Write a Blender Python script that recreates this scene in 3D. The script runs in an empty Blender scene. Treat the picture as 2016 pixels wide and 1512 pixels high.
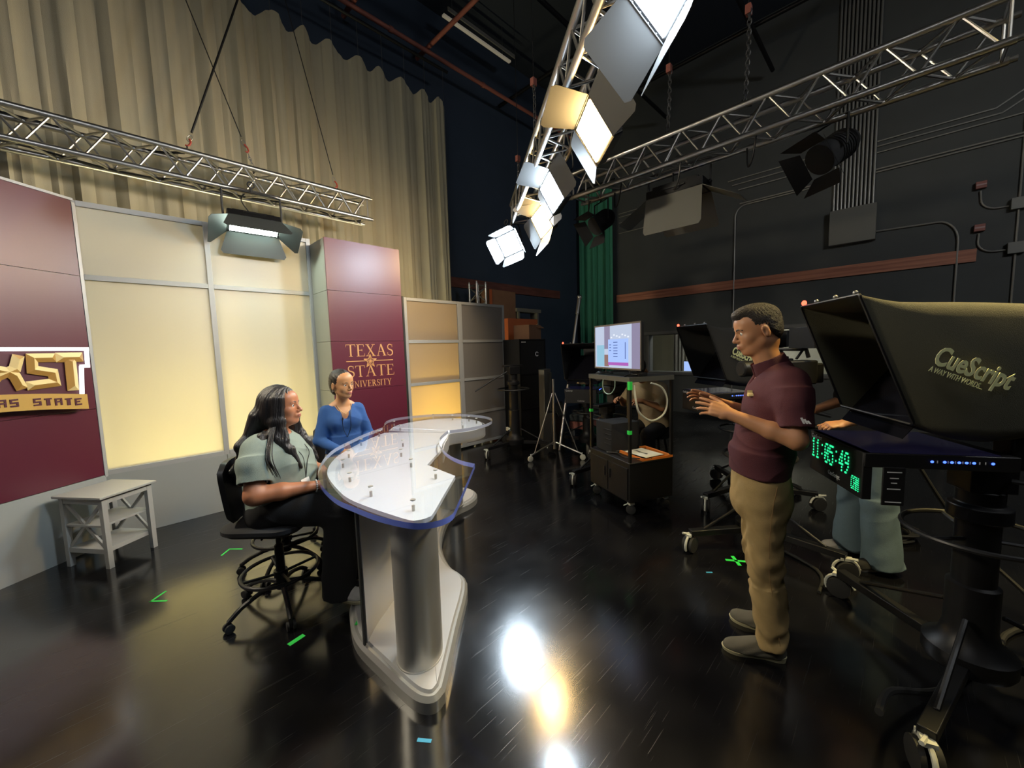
import bpy, bmesh, math, random
import numpy as np
from mathutils import Vector, Matrix, Euler

random.seed(7)
rng = np.random.default_rng(11)
PI = math.pi
scene = bpy.context.scene
C = scene.collection

# ------------------------------------------------------------------ camera
cam_data = bpy.data.cameras.new('camera')
cam = bpy.data.objects.new('camera', cam_data)
C.objects.link(cam)
cam_data.sensor_fit = 'HORIZONTAL'
cam_data.sensor_width = 36.0
cam_data.lens = 36.0 * 770.0 / 2016.0
cam_data.clip_start = 0.02
cam_data.clip_end = 60
# columns: camera right, camera up, camera back
_R = Matrix(((0.70285998, 0.08396965, -0.70635469),
             (-0.7107277, 0.04210467, -0.70220605),
             (-0.02922316, 0.99557837, 0.08927324)))
cam.matrix_world = Matrix.Translation((0, 0, 1.6)) @ _R.to_4x4()
scene.camera = cam

# ------------------------------------------------------------------ world, view
scene.view_settings.view_transform = 'Standard'
scene.view_settings.look = 'None'
scene.view_settings.exposure = 0.0
scene.view_settings.gamma = 1.0
scene.view_settings.use_curve_mapping = False
world = bpy.data.worlds.new('world')
scene.world = world
world.use_nodes = True
world.node_tree.nodes['Background'].inputs[0].default_value = (0.6, 0.7, 0.85, 1)
world.node_tree.nodes['Background'].inputs[1].default_value = 0.01
scene.cycles.max_bounces = 7
scene.cycles.diffuse_bounces = 3
scene.cycles.glossy_bounces = 4
scene.cycles.transmission_bounces = 7
scene.cycles.transparent_max_bounces = 8
scene.cycles.sample_clamp_indirect = 4.0
scene.cycles.caustics_reflective = False
scene.cycles.caustics_refractive = False
try:
    scene.cycles.use_denoising = True
except Exception:
    pass

COOL = (0.72, 0.87, 1.0)
WARM = (1.0, 0.66, 0.25)
KEY = 225.0          # radiance of the key panels
BACKLIGHT = 140.0     # strip lights behind the frosted set walls

# ------------------------------------------------------------------ materials
def mat(name, col, rough=0.5, metal=0.0, emit=None, es=0.0, var=0.0, vscale=8.0, bump=0.0, bscale=60.0,
        spec=None, coat=0.0, aniso=None, stretch=None):
    m = bpy.data.materials.new(name)
    m.use_nodes = True
    nt = m.node_tree
    b = nt.nodes['Principled BSDF']
    b.inputs['Base Color'].default_value = (*col, 1)
    b.inputs['Roughness'].default_value = rough
    b.inputs['Metallic'].default_value = metal
    if spec is not None: b.inputs['Specular IOR Level'].default_value = spec
    if coat: b.inputs['Coat Weight'].default_value = coat
    if emit is not None:
        b.inputs['Emission Color'].default_value = (*emit, 1)
        b.inputs['Emission Strength'].default_value = es
    if var or bump:
        tc = nt.nodes.new('ShaderNodeTexCoord')
        mp = nt.nodes.new('ShaderNodeMapping')
        if stretch: mp.inputs['Scale'].default_value = stretch
        nt.links.new(tc.outputs['Object'], mp.inputs['Vector'])
    if var:
        n = nt.nodes.new('ShaderNodeTexNoise')
        n.inputs['Scale'].default_value = vscale
        n.inputs['Detail'].default_value = 5
        nt.links.new(mp.outputs[0], n.inputs['Vector'])
        r = nt.nodes.new('ShaderNodeMapRange')
        r.inputs['To Min'].default_value = 1 - var
        r.inputs['To Max'].default_value = 1 + var
        nt.links.new(n.outputs['Fac'], r.inputs['Value'])
        x = nt.nodes.new('ShaderNodeMix')
        x.data_type = 'RGBA'; x.blend_type = 'MULTIPLY'
        x.inputs[0].default_value = 1.0
        x.inputs[6].default_value = (*col, 1)
        nt.links.new(r.outputs[0], x.inputs[7])
        nt.links.new(x.outputs[2], b.inputs['Base Color'])
    if bump:
        n2 = nt.nodes.new('ShaderNodeTexNoise')
        n2.inputs['Scale'].default_value = bscale
        n2.inputs['Detail'].default_value = 4
        nt.links.new(mp.outputs[0], n2.inputs['Vector'])
        bp = nt.nodes.new('ShaderNodeBump')
        bp.inputs['Strength'].default_value = bump
        bp.inputs['Distance'].default_value = 0.01
        nt.links.new(n2.outputs['Fac'], bp.inputs['Height'])
        nt.links.new(bp.outputs[0], b.inputs['Normal'])
    return m

def emis(name, col, s):
    m = bpy.data.materials.new(name)
    m.use_nodes = True
    nt = m.node_tree
    nt.nodes.clear()
    o = nt.nodes.new('ShaderNodeOutputMaterial')
    e = nt.nodes.new('ShaderNodeEmission')
    e.inputs[0].default_value = (*col, 1)
    e.inputs[1].default_value = s
    nt.links.new(e.outputs[0], o.inputs[0])
    return m

def frosted(name, col, trans, gl=0.06, rough=0.35, tw=0.5):
    m = bpy.data.materials.new(name)
    m.use_nodes = True
    nt = m.node_tree
    nt.nodes.clear()
    o = nt.nodes.new('ShaderNodeOutputMaterial')
    d = nt.nodes.new('ShaderNodeBsdfDiffuse'); d.inputs[0].default_value = (*col, 1)
    t = nt.nodes.new('ShaderNodeBsdfTranslucent'); t.inputs[0].default_value = (*trans, 1)
    g = nt.nodes.new('ShaderNodeBsdfGlossy'); g.inputs[1].default_value = rough
    a = nt.nodes.new('ShaderNodeMixShader'); a.inputs[0].default_value = tw
    b = nt.nodes.new('ShaderNodeMixShader'); b.inputs[0].default_value = gl
    nt.links.new(d.outputs[0], a.inputs[1]); nt.links.new(t.outputs[0], a.inputs[2])
    nt.links.new(a.outputs[0], b.inputs[1]); nt.links.new(g.outputs[0], b.inputs[2])
    nt.links.new(b.outputs[0], o.inputs[0])
    return m

def acrylic(name, col, edge=None):
    m = bpy.data.materials.new(name)
    m.use_nodes = True
    b = m.node_tree.nodes['Principled BSDF']
    b.inputs['Base Color'].default_value = (*col, 1)
    b.inputs['Roughness'].default_value = 0.02
    b.inputs['Transmission Weight'].default_value = 1.0
    b.inputs['IOR'].default_value = 1.45
    return m

def acrylic_face(name):
    m = bpy.data.materials.new(name)
    m.use_nodes = True
    nt = m.node_tree
    nt.nodes.clear()
    o = nt.nodes.new('ShaderNodeOutputMaterial')
    t = nt.nodes.new('ShaderNodeBsdfTransparent'); t.inputs[0].default_value = (0.96, 0.975, 0.99, 1)
    g = nt.nodes.new('ShaderNodeBsdfGlossy'); g.inputs[1].default_value = 0.015
    f = nt.nodes.new('ShaderNodeFresnel'); f.inputs[0].default_value = 1.5
    mx = nt.nodes.new('ShaderNodeMixShader')
    ge = nt.nodes.new('ShaderNodeNewGeometry')
    iv = nt.nodes.new('ShaderNodeMath'); iv.operation = 'SUBTRACT'; iv.inputs[0].default_value = 1.0
    nt.links.new(ge.outputs['Backfacing'], iv.inputs[1])
    mu = nt.nodes.new('ShaderNodeMath'); mu.operation = 'MULTIPLY'
    nt.links.new(f.outputs[0], mu.inputs[0]); nt.links.new(iv.outputs[0], mu.inputs[1])
    m2 = nt.nodes.new('ShaderNodeMath'); m2.operation = 'MULTIPLY'; m2.inputs[1].default_value = 1.6
    nt.links.new(mu.outputs[0], m2.inputs[0])
    nt.links.new(m2.outputs[0], mx.inputs[0])
    nt.links.new(t.outputs[0], mx.inputs[1]); nt.links.new(g.outputs[0], mx.inputs[2])
    nt.links.new(mx.outputs[0], o.inputs[0])
    return m

def floor_mat():
    m = mat('studio_floor_paint', (0.012, 0.013, 0.015), 0.16)
    nt = m.node_tree
    b = nt.nodes['Principled BSDF']
    b.inputs['IOR'].default_value = 1.8
    tc = nt.nodes.new('ShaderNodeTexCoord')
    n = nt.nodes.new('ShaderNodeTexNoise'); n.inputs['Scale'].default_value = 1.3; n.inputs['Detail'].default_value = 8
    nt.links.new(tc.outputs['Object'], n.inputs['Vector'])
    r = nt.nodes.new('ShaderNodeMapRange')
    r.inputs['From Min'].default_value = 0.3; r.inputs['From Max'].default_value = 0.7
    r.inputs['To Min'].default_value = 0.12; r.inputs['To Max'].default_value = 0.23
    nt.links.new(n.outputs['Fac'], r.inputs['Value'])
    # fine scratches: thin stretched noise bands at three angles, added to the gloss
    last = r.outputs[0]
    for k, (ang, sc) in enumerate(((0.4, 2.2), (1.5, 1.6), (2.5, 2.8))):
        mp = nt.nodes.new('ShaderNodeMapping')
        mp.inputs['Rotation'].default_value = (0, 0, ang)
        mp.inputs['Scale'].default_value = (sc, sc * 90, 1)
        nt.links.new(tc.outputs['Object'], mp.inputs['Vector'])
        nn = nt.nodes.new('ShaderNodeTexNoise'); nn.inputs['Scale'].default_value = 1.0; nn.inputs['Detail'].default_value = 2
        nt.links.new(mp.outputs[0], nn.inputs['Vector'])
        rr = nt.nodes.new('ShaderNodeMapRange')
        rr.inputs['From Min'].default_value = 0.68; rr.inputs['From Max'].default_value = 0.74
        rr.inputs['To Min'].default_value = 0.0; rr.inputs['To Max'].default_value = 0.16
        nt.links.new(nn.outputs['Fac'], rr.inputs['Value'])
        ad = nt.nodes.new('ShaderNodeMath'); ad.operation = 'ADD'
        nt.links.new(last, ad.inputs[0]); nt.links.new(rr.outputs[0], ad.inputs[1])
        last = ad.outputs[0]
    nt.links.new(last, b.inputs['Roughness'])
    # dusty film, slightly lighter in patches
    n3 = nt.nodes.new('ShaderNodeTexNoise'); n3.inputs['Scale'].default_value = 2.2; n3.inputs['Detail'].default_value = 9
    nt.links.new(tc.outputs['Object'], n3.inputs['Vector'])
    cr = nt.nodes.new('ShaderNodeValToRGB')
    cr.color_ramp.elements[0].position = 0.35; cr.color_ramp.elements[0].color = (0.002, 0.002, 0.003, 1)
    cr.color_ramp.elements[1].position = 0.75; cr.color_ramp.elements[1].color = (0.008, 0.008, 0.009, 1)
    nt.links.new(n3.outputs['Fac'], cr.inputs[0])
    nt.links.new(cr.outputs[0], b.inputs['Base Color'])
    return m

def wood_mat(name, col, dark):
    m = mat(name, col, 0.6)
    nt = m.node_tree
    b = nt.nodes['Principled BSDF']
    tc = nt.nodes.new('ShaderNodeTexCoord'); mp = nt.nodes.new('ShaderNodeMapping')
    mp.inputs['Scale'].default_value = (1, 0.35, 9)
    n = nt.nodes.new('ShaderNodeTexNoise'); n.inputs['Scale'].default_value = 3; n.inputs['Detail'].default_value = 6
    nt.links.new(tc.outputs['Object'], mp.inputs[0]); nt.links.new(mp.outputs[0], n.inputs['Vector'])
    cr = nt.nodes.new('ShaderNodeValToRGB')
    cr.color_ramp.elements[0].position = 0.3; cr.color_ramp.elements[0].color = (*dark, 1)
    cr.color_ramp.elements[1].position = 0.6; cr.color_ramp.elements[1].color = (*col, 1)
    nt.links.new(n.outputs['Fac'], cr.inputs[0]); nt.links.new(cr.outputs[0], b.inputs['Base Color'])
    return m

# ------------------------------------------------------------------ mesh builder
class MB:
    def __init__(s):
        s.v = []; s.f = []; s.mi = []; s.cur = 0
    def add(s, vs, fs):
        o = len(s.v)
        s.v += [tuple(p) for p in vs]
        for f in fs:
            s.f.append([i + o for i in f]); s.mi.append(s.cur)
        return s
    def box(s, c, d, M=None, taper=None):
        hx, hy, hz = d[0] / 2, d[1] / 2, d[2] / 2
        t = taper or (1, 1)
        vs = [Vector((x * hx * (t[0] if z > 0 else 1), y * hy * (t[1] if z > 0 else 1), z * hz)) for z in (-1, 1) for y in (-1, 1) for x in (-1, 1)]
        if M is not None: vs = [M @ p for p in vs]
        vs = [p + Vector(c) for p in vs]
        return s.add(vs, [(0, 2, 3, 1), (4, 5, 7, 6), (0, 1, 5, 4), (2, 6, 7, 3), (0, 4, 6, 2), (1, 3, 7, 5)])
    def quad(s, a, b, c, d):
        return s.add([a, b, c, d], [(0, 1, 2, 3)])
    def tube(s, pts, r, seg=10, closed=False, caps=True, radii=None):
        pts = [Vector(p) for p in pts]
        n = len(pts)
        rings = []
        up = None
        for i, p in enumerate(pts):
            if closed: t = pts[(i + 1) % n] - pts[i - 1]
            elif i == 0: t = pts[1] - pts[0]
            elif i == n - 1: t = pts[-1] - pts[-2]
            else: t = (pts[i + 1] - p).normalized() + (p - pts[i - 1]).normalized()
            if t.length < 1e-9: t = Vector((0, 0, 1))
            t.normalize()
            if up is None:
                up = Vector((0, 0, 1)) if abs(t.z) < 0.9 else Vector((1, 0, 0))
            a = t.cross(up)
            if a.length < 1e-6: a = t.orthogonal()
            a.normalize(); b = a.cross(t).normalized(); up = b
            rr = radii[i] if radii else r
            rings.append([p + (a * math.cos(2 * PI * k / seg) + b * math.sin(2 * PI * k / seg)) * rr for k in range(seg)])
        vs = [q for ring in rings for q in ring]
        fs = []
        m = n if closed else n - 1
        for i in range(m):
            j = (i + 1) % n
            for k in range(seg):
                l = (k + 1) % seg
                fs.append((i * seg + k, i * seg + l, j * seg + l, j * seg + k))
        if caps and not closed:
            fs.append(tuple(range(seg - 1, -1, -1)))
            fs.append(tuple((n - 1) * seg + k for k in range(seg)))
        return s.add(vs, fs)
    def cyl(s, a, b, r, seg=16, r2=None):
        return s.tube([a, b], r, seg, radii=[r, r if r2 is None else r2])
    def lathe(s, prof, c=(0, 0, 0), seg=28, M=None):
        vs = []
        for (r, z) in prof:
            for k in range(seg):
                p = Vector((r * math.cos(2 * PI * k / seg), r * math.sin(2 * PI * k / seg), z))
                if M is not None: p = M @ p
                vs.append(p + Vector(c))
        fs = []
        n = len(prof)
        for i in range(n - 1):
            for k in range(seg):
                l = (k + 1) % seg
                fs.append((i * seg + k, i * seg + l, (i + 1) * seg + l, (i + 1) * seg + k))
        fs.append(tuple(range(seg - 1, -1, -1)))
        fs.append(tuple((n - 1) * seg + k for k in range(seg)))
        return s.add(vs, fs)
    def prism(s, out, z0, z1, M=None, inset=None):
        n = len(out)
        top = inset or out
        vs = [Vector((x, y, z0)) for x, y in out] + [Vector((x, y, z1)) for x, y in top]
        if M is not None: vs = [M @ p for p in vs]
        fs = [tuple(range(n - 1, -1, -1)), tuple(range(n, 2 * n))]
        fs += [(i, (i + 1) % n, n + (i + 1) % n, n + i) for i in range(n)]
        return s.add(vs, fs)
    def sphere(s, c, r, seg=14, rings=9, M=None):
        rr = r if hasattr(r, '__len__') else (r, r, r)
        vs = []
        for i in range(rings + 1):
            th = PI * i / rings
            for k in range(seg):
                ph = 2 * PI * k / seg
                p = Vector((rr[0] * math.sin(th) * math.cos(ph), rr[1] * math.sin(th) * math.sin(ph), rr[2] * math.cos(th)))
                if M is not None: p = M @ p
                vs.append(p + Vector(c))
        fs = [(i * seg + k, (i + 1) * seg + k, (i + 1) * seg + (k + 1) % seg, i * seg + (k + 1) % seg) for i in range(rings) for k in range(seg)]
        return s.add(vs, fs)
    def sheet(s, rows, thick=None):
        """grid of points rows[i][j]; thick offsets a second skin along grid normals"""
        n, m = len(rows), len(rows[0])
        P = [Vector(p) for r in rows for p in r]
        fs = [(i * m + j, i * m + j + 1, (i + 1) * m + j + 1, (i + 1) * m + j) for i in range(n - 1) for j in range(m - 1)]
        if not thick: return s.add(P, fs)
        N = []
        for i in range(n):
            for j in range(m):
                a = P[min(i + 1, n - 1) * m + j] - P[max(i - 1, 0) * m + j]
                b = P[i * m + min(j + 1, m - 1)] - P[i * m + max(j - 1, 0)]
                nn = b.cross(a)
                N.append(nn.normalized() if nn.length > 1e-9 else Vector((0, 0, 1)))
        Q = [p + q * thick for p, q in zip(P, N)]
        o = n * m
        f2 = [tuple(o + i for i in reversed(f)) for f in fs]
        ed = [(j, j + 1) for j in range(m - 1)] + [((i * m + m - 1), ((i + 1) * m + m - 1)) for i in range(n - 1)] \
            + [((n - 1) * m + j + 1, (n - 1) * m + j) for j in range(m - 1)] + [((i + 1) * m, i * m) for i in range(n - 1)]
        return s.add(P + Q, fs + f2 + [(b, a, a + o, b + o) for a, b in ed])
    def build(s, name, m, parent=None, smooth=40, bevel=0.0, sub=0):
        me = bpy.data.meshes.new(name)
        me.from_pydata(s.v, [], s.f)
        ms = m if isinstance(m, (list, tuple)) else [m]
        for x in ms: me.materials.append(x)
        if len(ms) > 1: me.polygons.foreach_set('material_index', s.mi)
        bm = bmesh.new(); bm.from_mesh(me)
        bmesh.ops.remove_doubles(bm, verts=bm.verts, dist=1e-6)
        bmesh.ops.recalc_face_normals(bm, faces=bm.faces)
        bm.to_mesh(me); bm.free()
        if smooth:
            me.polygons.foreach_set('use_smooth', [True] * len(me.polygons))
            me.set_sharp_from_angle(angle=math.radians(smooth))
        o = bpy.data.objects.new(name, me)
        C.objects.link(o)
        if parent is not None: o.parent = parent
        if bevel:
            b = o.modifiers.new('edge', 'BEVEL'); b.width = bevel; b.segments = 2; b.limit_method = 'ANGLE'; b.angle_limit = math.radians(50)
        if sub:
            b = o.modifiers.new('sub', 'SUBSURF'); b.levels = sub; b.render_levels = sub
        return o

def tag(o, label, cat, group=None, kind=None):
    o['label'] = label
    o['category'] = cat
    if group: o['group'] = group
    if kind: o['kind'] = kind
    return o

def thing(name, label, cat, loc=(0, 0, 0), rz=0.0, group=None, M=None):
    o = bpy.data.objects.new(name, None)
    C.objects.link(o)
    o.empty_display_size = 0.1
    if M is not None: o.matrix_world = M
    else:
        o.location = loc; o.rotation_euler = (0, 0, rz)
    return tag(o, label, cat, group)

def struct(o):
    o['kind'] = 'structure'
    return o

def dup(root, loc, rz=None, label=None):
    r = root.copy(); C.objects.link(r); r.location = loc
    if rz is not None: r.rotation_euler = (0, 0, rz)
    if label: r['label'] = label
    for ch in list(root.children):
        c = ch.copy(); C.objects.link(c); c.parent = r
        for g in list(ch.children):
            d = g.copy(); C.objects.link(d); d.parent = c
    return r

def rect(w, d, r, seg=5):
    out = []
    for cx, cy, a0 in ((w / 2 - r, d / 2 - r, 0), (-w / 2 + r, d / 2 - r, PI / 2), (-w / 2 + r, -d / 2 + r, PI), (w / 2 - r, -d / 2 + r, 1.5 * PI)):
        for k in range(seg + 1):
            a = a0 + k * PI / 2 / seg
            out.append((cx + r * math.cos(a), cy + r * math.sin(a)))
    return out

def catmull(pts, n=6, closed=False):
    pts = [Vector(p) for p in pts]
    N = len(pts); out = []
    rngk = range(N if closed else N - 1)
    for i in rngk:
        g = (lambda k: pts[k % N]) if closed else (lambda k: pts[max(0, min(N - 1, k))])
        p0, p1, p2, p3 = g(i - 1), g(i), g(i + 1), g(i + 2)
        for k in range(n):
            t = k / n
            out.append(0.5 * ((2 * p1) + (p2 - p0) * t + (2 * p0 - 5 * p1 + 4 * p2 - p3) * t * t + (3 * p1 - p0 - 3 * p2 + p3) * t ** 3))
    if not closed: out.append(pts[-1])
    return out

def offset_poly(out, d):
    """move an outline inwards by d (positive) for a counter-clockwise loop"""
    P = [Vector((x, y)) for x, y in out]
    area = sum(P[i].x * P[(i + 1) % len(P)].y - P[(i + 1) % len(P)].x * P[i].y for i in range(len(P)))
    sg = 1 if area > 0 else -1
    res = []
    n = len(P)
    for i in range(n):
        a = (P[i] - P[i - 1]); b = (P[(i + 1) % n] - P[i])
        na = Vector((-a.y, a.x)).normalized() * sg; nb = Vector((-b.y, b.x)).normalized() * sg
        m = na + nb
        if m.length < 0.3: m = na
        m.normalize()
        q = P[i] + m * d
        res.append((q.x, q.y))
    return res

def text_mesh(name, s, size, m, parent=None, M=None, ext=0.002, width=None, bold=0.0, shear=0.0):
    cu = bpy.data.curves.new(name, 'FONT')
    cu.body = s; cu.size = size; cu.extrude = ext; cu.offset = bold; cu.shear = shear
    cu.align_x = 'LEFT'; cu.resolution_u = 3
    t = bpy.data.objects.new('tmp', cu)
    C.objects.link(t)
    dg = bpy.context.evaluated_depsgraph_get(); dg.update()
    me = bpy.data.meshes.new_from_object(t.evaluated_get(dg))
    bpy.data.objects.remove(t)
    xs = [v.co.x for v in me.vertices]
    if xs:
        x0, x1 = min(xs), max(xs)
        k = (width / (x1 - x0)) if width else 1.0
        for v in me.vertices:
            v.co.x = (v.co.x - x0) * k
            if M is not None: v.co = M @ v.co
    me.name = name
    me.materials.clear(); me.materials.append(m)
    o = bpy.data.objects.new(name, me)
    C.objects.link(o)
    if parent is not None: o.parent = parent
    return o

def frame(origin, x, y):
    """matrix whose local x,y axes run along x,y at origin"""
    x = Vector(x).normalized(); y = Vector(y).normalized(); z = x.cross(y).normalized(); y = z.cross(x)
    M = Matrix((x, y, z)).transposed().to_4x4()
    M.translation = Vector(origin)
    return M
# ------------------------------------------------------------------ shared materials
M = {}
M['floor'] = floor_mat()
M['wall_l'] = mat('wall_paint_blue_haze', (0.040, 0.058, 0.090), 0.7, var=0.25, vscale=1.5)  # blue haze around the lights is put into this wall's colour
M['wall'] = mat('dark_wall_paint', (0.070, 0.074, 0.072), 0.75, var=0.2, vscale=1.5, bump=0.15, bscale=90)
M['ceiling'] = mat('dark_ceiling_paint', (0.025, 0.032, 0.046), 0.8)
M['curtain'] = mat('cream_drape', (0.40, 0.36, 0.26), 0.85, var=0.08, vscale=3, bump=0.3, bscale=300)
M['green'] = mat('green_drape', (0.055, 0.27, 0.16), 0.8, var=0.1, vscale=4)
M['maroon'] = mat('maroon_satin_panel', (0.098, 0.012, 0.028), 0.36, spec=0.6)
M['frame'] = mat('grey_metal_frame', (0.42, 0.43, 0.43), 0.42, metal=0.15)
M['greywall'] = mat('light_grey_laminate', (0.34, 0.36, 0.35), 0.4)
M['greycol'] = mat('grey_column_side', (0.27, 0.29, 0.26), 0.42)
M['frost'] = frosted('frosted_panel', (0.80, 0.78, 0.70), (1.0, 0.94, 0.70), tw=0.5)
M['frost2'] = frosted('frosted_panel_folding', (0.50, 0.46, 0.40), (0.95, 0.75, 0.38), tw=0.6)
M['alu'] = mat('aluminium_tube', (0.52, 0.51, 0.49), 0.36, metal=1.0)
M['alu2'] = mat('brushed_aluminium', (0.56, 0.555, 0.53), 0.40, metal=0.75)
M['steel'] = mat('dull_steel', (0.32, 0.32, 0.31), 0.4, metal=0.9)
M['black'] = mat('black_plastic', (0.012, 0.012, 0.013), 0.42)
M['blackm'] = mat('black_metal', (0.008, 0.008, 0.009), 0.42, metal=0.1, spec=0.35)
M['blackf'] = mat('black_fabric', (0.014, 0.014, 0.016), 0.9, bump=0.3, bscale=400)
M['rubber'] = mat('black_rubber', (0.012, 0.012, 0.012), 0.7)
M['red'] = mat('red_hook_paint', (0.35, 0.04, 0.02), 0.45)
M['redpipe'] = mat('rust_red_pipe_paint', (0.30, 0.10, 0.075), 0.55)
M['white'] = mat('white_laminate', (0.74, 0.79, 0.88), 0.28)
M['paper'] = mat('white_paper', (0.8, 0.8, 0.76), 0.8)
M['acry'] = acrylic_face('clear_acrylic')
M['acryedge'] = mat('acrylic_edge_lit_blue', (0.20, 0.28, 0.95), 0.10, coat=0.8)  # near edges painted blue for the light caught in the acrylic
M['acrypale'] = mat('clear_acrylic_edge', (0.42, 0.46, 0.60), 0.08, coat=0.6)
M['silver'] = mat('silver_paint', (0.42, 0.42, 0.40), 0.34, metal=0.55)
M['silver2'] = mat('satin_silver_laminate', (0.50, 0.50, 0.50), 0.38, metal=0.45)
M['darkpanel'] = mat('dark_panel_edge', (0.03, 0.032, 0.035), 0.4)
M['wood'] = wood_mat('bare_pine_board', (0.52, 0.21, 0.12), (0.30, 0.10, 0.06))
M['card'] = mat('brown_cardboard', (0.22, 0.11, 0.06), 0.85, var=0.1)
M['orangecard'] = mat('orange_carton', (0.42, 0.10, 0.03), 0.7, var=0.06)
M['greybox'] = mat('grey_enamel_box', (0.17, 0.165, 0.14), 0.5)
M['pipe'] = mat('galvanised_conduit', (0.34, 0.33, 0.30), 0.42, metal=0.5)
M['greentape'] = mat('green_spike_tape', (0.03, 0.75, 0.10), 0.6, emit=(0.03, 0.75, 0.1), es=0.0)
M['bluetape'] = mat('blue_spike_tape', (0.04, 0.30, 0.50), 0.6)
M['orange'] = mat('orange_plastic', (0.70, 0.20, 0.03), 0.5)
M['greytable'] = mat('grey_wood_paint', (0.38, 0.38, 0.355), 0.5)
M['gold'] = mat('gold_letter', (0.58, 0.36, 0.09), 0.4)
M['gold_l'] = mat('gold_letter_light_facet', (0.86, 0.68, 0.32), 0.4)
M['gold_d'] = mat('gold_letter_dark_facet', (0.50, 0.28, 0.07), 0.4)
M['tan'] = mat('tan_vinyl_letter', (0.62, 0.33, 0.13), 0.5)
M['maroonflat'] = mat('maroon_sign_face', (0.085, 0.016, 0.032), 0.45)
M['neon'] = emis('white_lit_sign_edge', (1.0, 1.0, 0.98), 2.2)
M['cool'] = emis('cool_led_panel', COOL, KEY)
M['cool_far'] = emis('cool_led_panel_far', COOL, KEY)
M['warm'] = emis('warm_led_panel', WARM, KEY)
M['green_led'] = emis('greenish_white_led_panel', (0.80, 1.0, 0.86), 42)
M['warmstrip'] = emis('warm_backlight_strip', (1.0, 0.90, 0.52), BACKLIGHT)
M['flag'] = mat('barn_door_grey', (0.06, 0.06, 0.06), 0.5, metal=0.3)
M['flagd'] = mat('barn_door_dark', (0.05, 0.055, 0.055), 0.5, metal=0.3)
M['hood'] = mat('hood_cloth_black', (0.030, 0.030, 0.030), 0.85, bump=0.35, bscale=350)
M['hood_o'] = mat('hood_cloth_olive', (0.105, 0.098, 0.062), 0.85, bump=0.35, bscale=350)  # olive, lighter than the black hood cloth
M['logo'] = mat('yellowish_white_print', (0.85, 0.90, 0.50), 0.7)
M['whiteprint'] = mat('white_print', (0.75, 0.75, 0.75), 0.7)
M['glassd'] = mat('dark_reflective_glass', (0.01, 0.01, 0.014), 0.05)
M['scrblue'] = mat('dim_purple_screen', (0.012, 0.012, 0.03), 0.12, emit=(0.10, 0.09, 0.30), es=0.03)
M['ledblue'] = emis('blue_indicator', (0.05, 0.12, 1.0), 4.0)
M['ledgreen'] = emis('green_clock_led', (0.03, 1.0, 0.35), 1.2)
M['ledred'] = emis('red_tally_light', (1.0, 0.08, 0.04), 5.0)
M['casterwhite'] = mat('white_cable_guard', (0.55, 0.56, 0.50), 0.45)
# ------------------------------------------------------------------ the room
YL, XR, ZC = 6.35, 9.3, 7.8
XB, YB = -4.2, -5.6       # walls behind and beside the camera
b = MB(); b.box(((XB + XR) / 2, (YB + YL) / 2, -0.05), (XR - XB + 0.6, YL - YB + 0.6, 0.1)); struct(b.build('floor', M['floor'], smooth=0))
b = MB(); b.box(((XB + XR) / 2, (YB + YL) / 2, ZC + 0.05), (XR - XB + 0.6, YL - YB + 0.6, 0.1)); struct(b.build('ceiling', M['ceiling'], smooth=0))
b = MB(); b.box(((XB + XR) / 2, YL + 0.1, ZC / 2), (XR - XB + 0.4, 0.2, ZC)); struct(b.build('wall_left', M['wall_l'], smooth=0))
b = MB(); b.box(((XB + XR) / 2, YB - 0.1, ZC / 2), (XR - XB + 0.4, 0.2, ZC)); struct(b.build('wall_right', M['wall'], smooth=0))
b = MB(); b.box((XB - 0.1, (YB + YL) / 2, ZC / 2), (0.2, YL - YB, ZC)); struct(b.build('wall_front', M['wall'], smooth=0))
# far wall with the control room window opening (y 0.3..4.42, z 0.95..1.83)
W0, W1, WZ0, WZ1 = 0.3, 4.42, 0.95, 1.83
b = MB()
b.box((XR + 0.1, (YB + YL) / 2, WZ0 / 2), (0.2, YL - YB, WZ0))
b.box((XR + 0.1, (YB + YL) / 2, (ZC + WZ1) / 2), (0.2, YL - YB, ZC - WZ1))
b.box((XR + 0.1, (YB + W0) / 2, (WZ0 + WZ1) / 2), (0.2, W0 - YB, WZ1 - WZ0))
b.box((XR + 0.1, (W1 + YL) / 2, (WZ0 + WZ1) / 2), (0.2, YL - W1, WZ1 - WZ0))
struct(b.build('wall_back', M['wall'], smooth=0))
win = bpy.data.objects.new('window_1', None); C.objects.link(win); win.location = (XR, (W0 + W1) / 2, WZ0); win['kind'] = 'structure'
wl = W1 - W0; wh = WZ1 - WZ0
M['winframe'] = mat('grey_window_trim', (0.10, 0.10, 0.10), 0.5)
b = MB()
b.box((-0.02, 0, wh + 0.05), (0.04, wl + 0.5, 0.07)); b.box((-0.02, 0, -0.04), (0.06, wl + 0.3, 0.06))
b.box((0.0, -wl / 2 - 0.03, wh / 2), (0.05, 0.06, wh)); b.box((0.0, wl / 2 + 0.03, wh / 2), (0.05, 0.06, wh))
for yy in (-0.68, 0.68): b.box((0.03, yy, wh / 2), (0.05, 0.05, wh))
b.build('window_frame', M['winframe'], win, smooth=0)
b = MB(); b.box((0.1, 0, wh / 2), (0.008, wl, wh)); b.build('pane', M['acry'], win, smooth=0)
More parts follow.
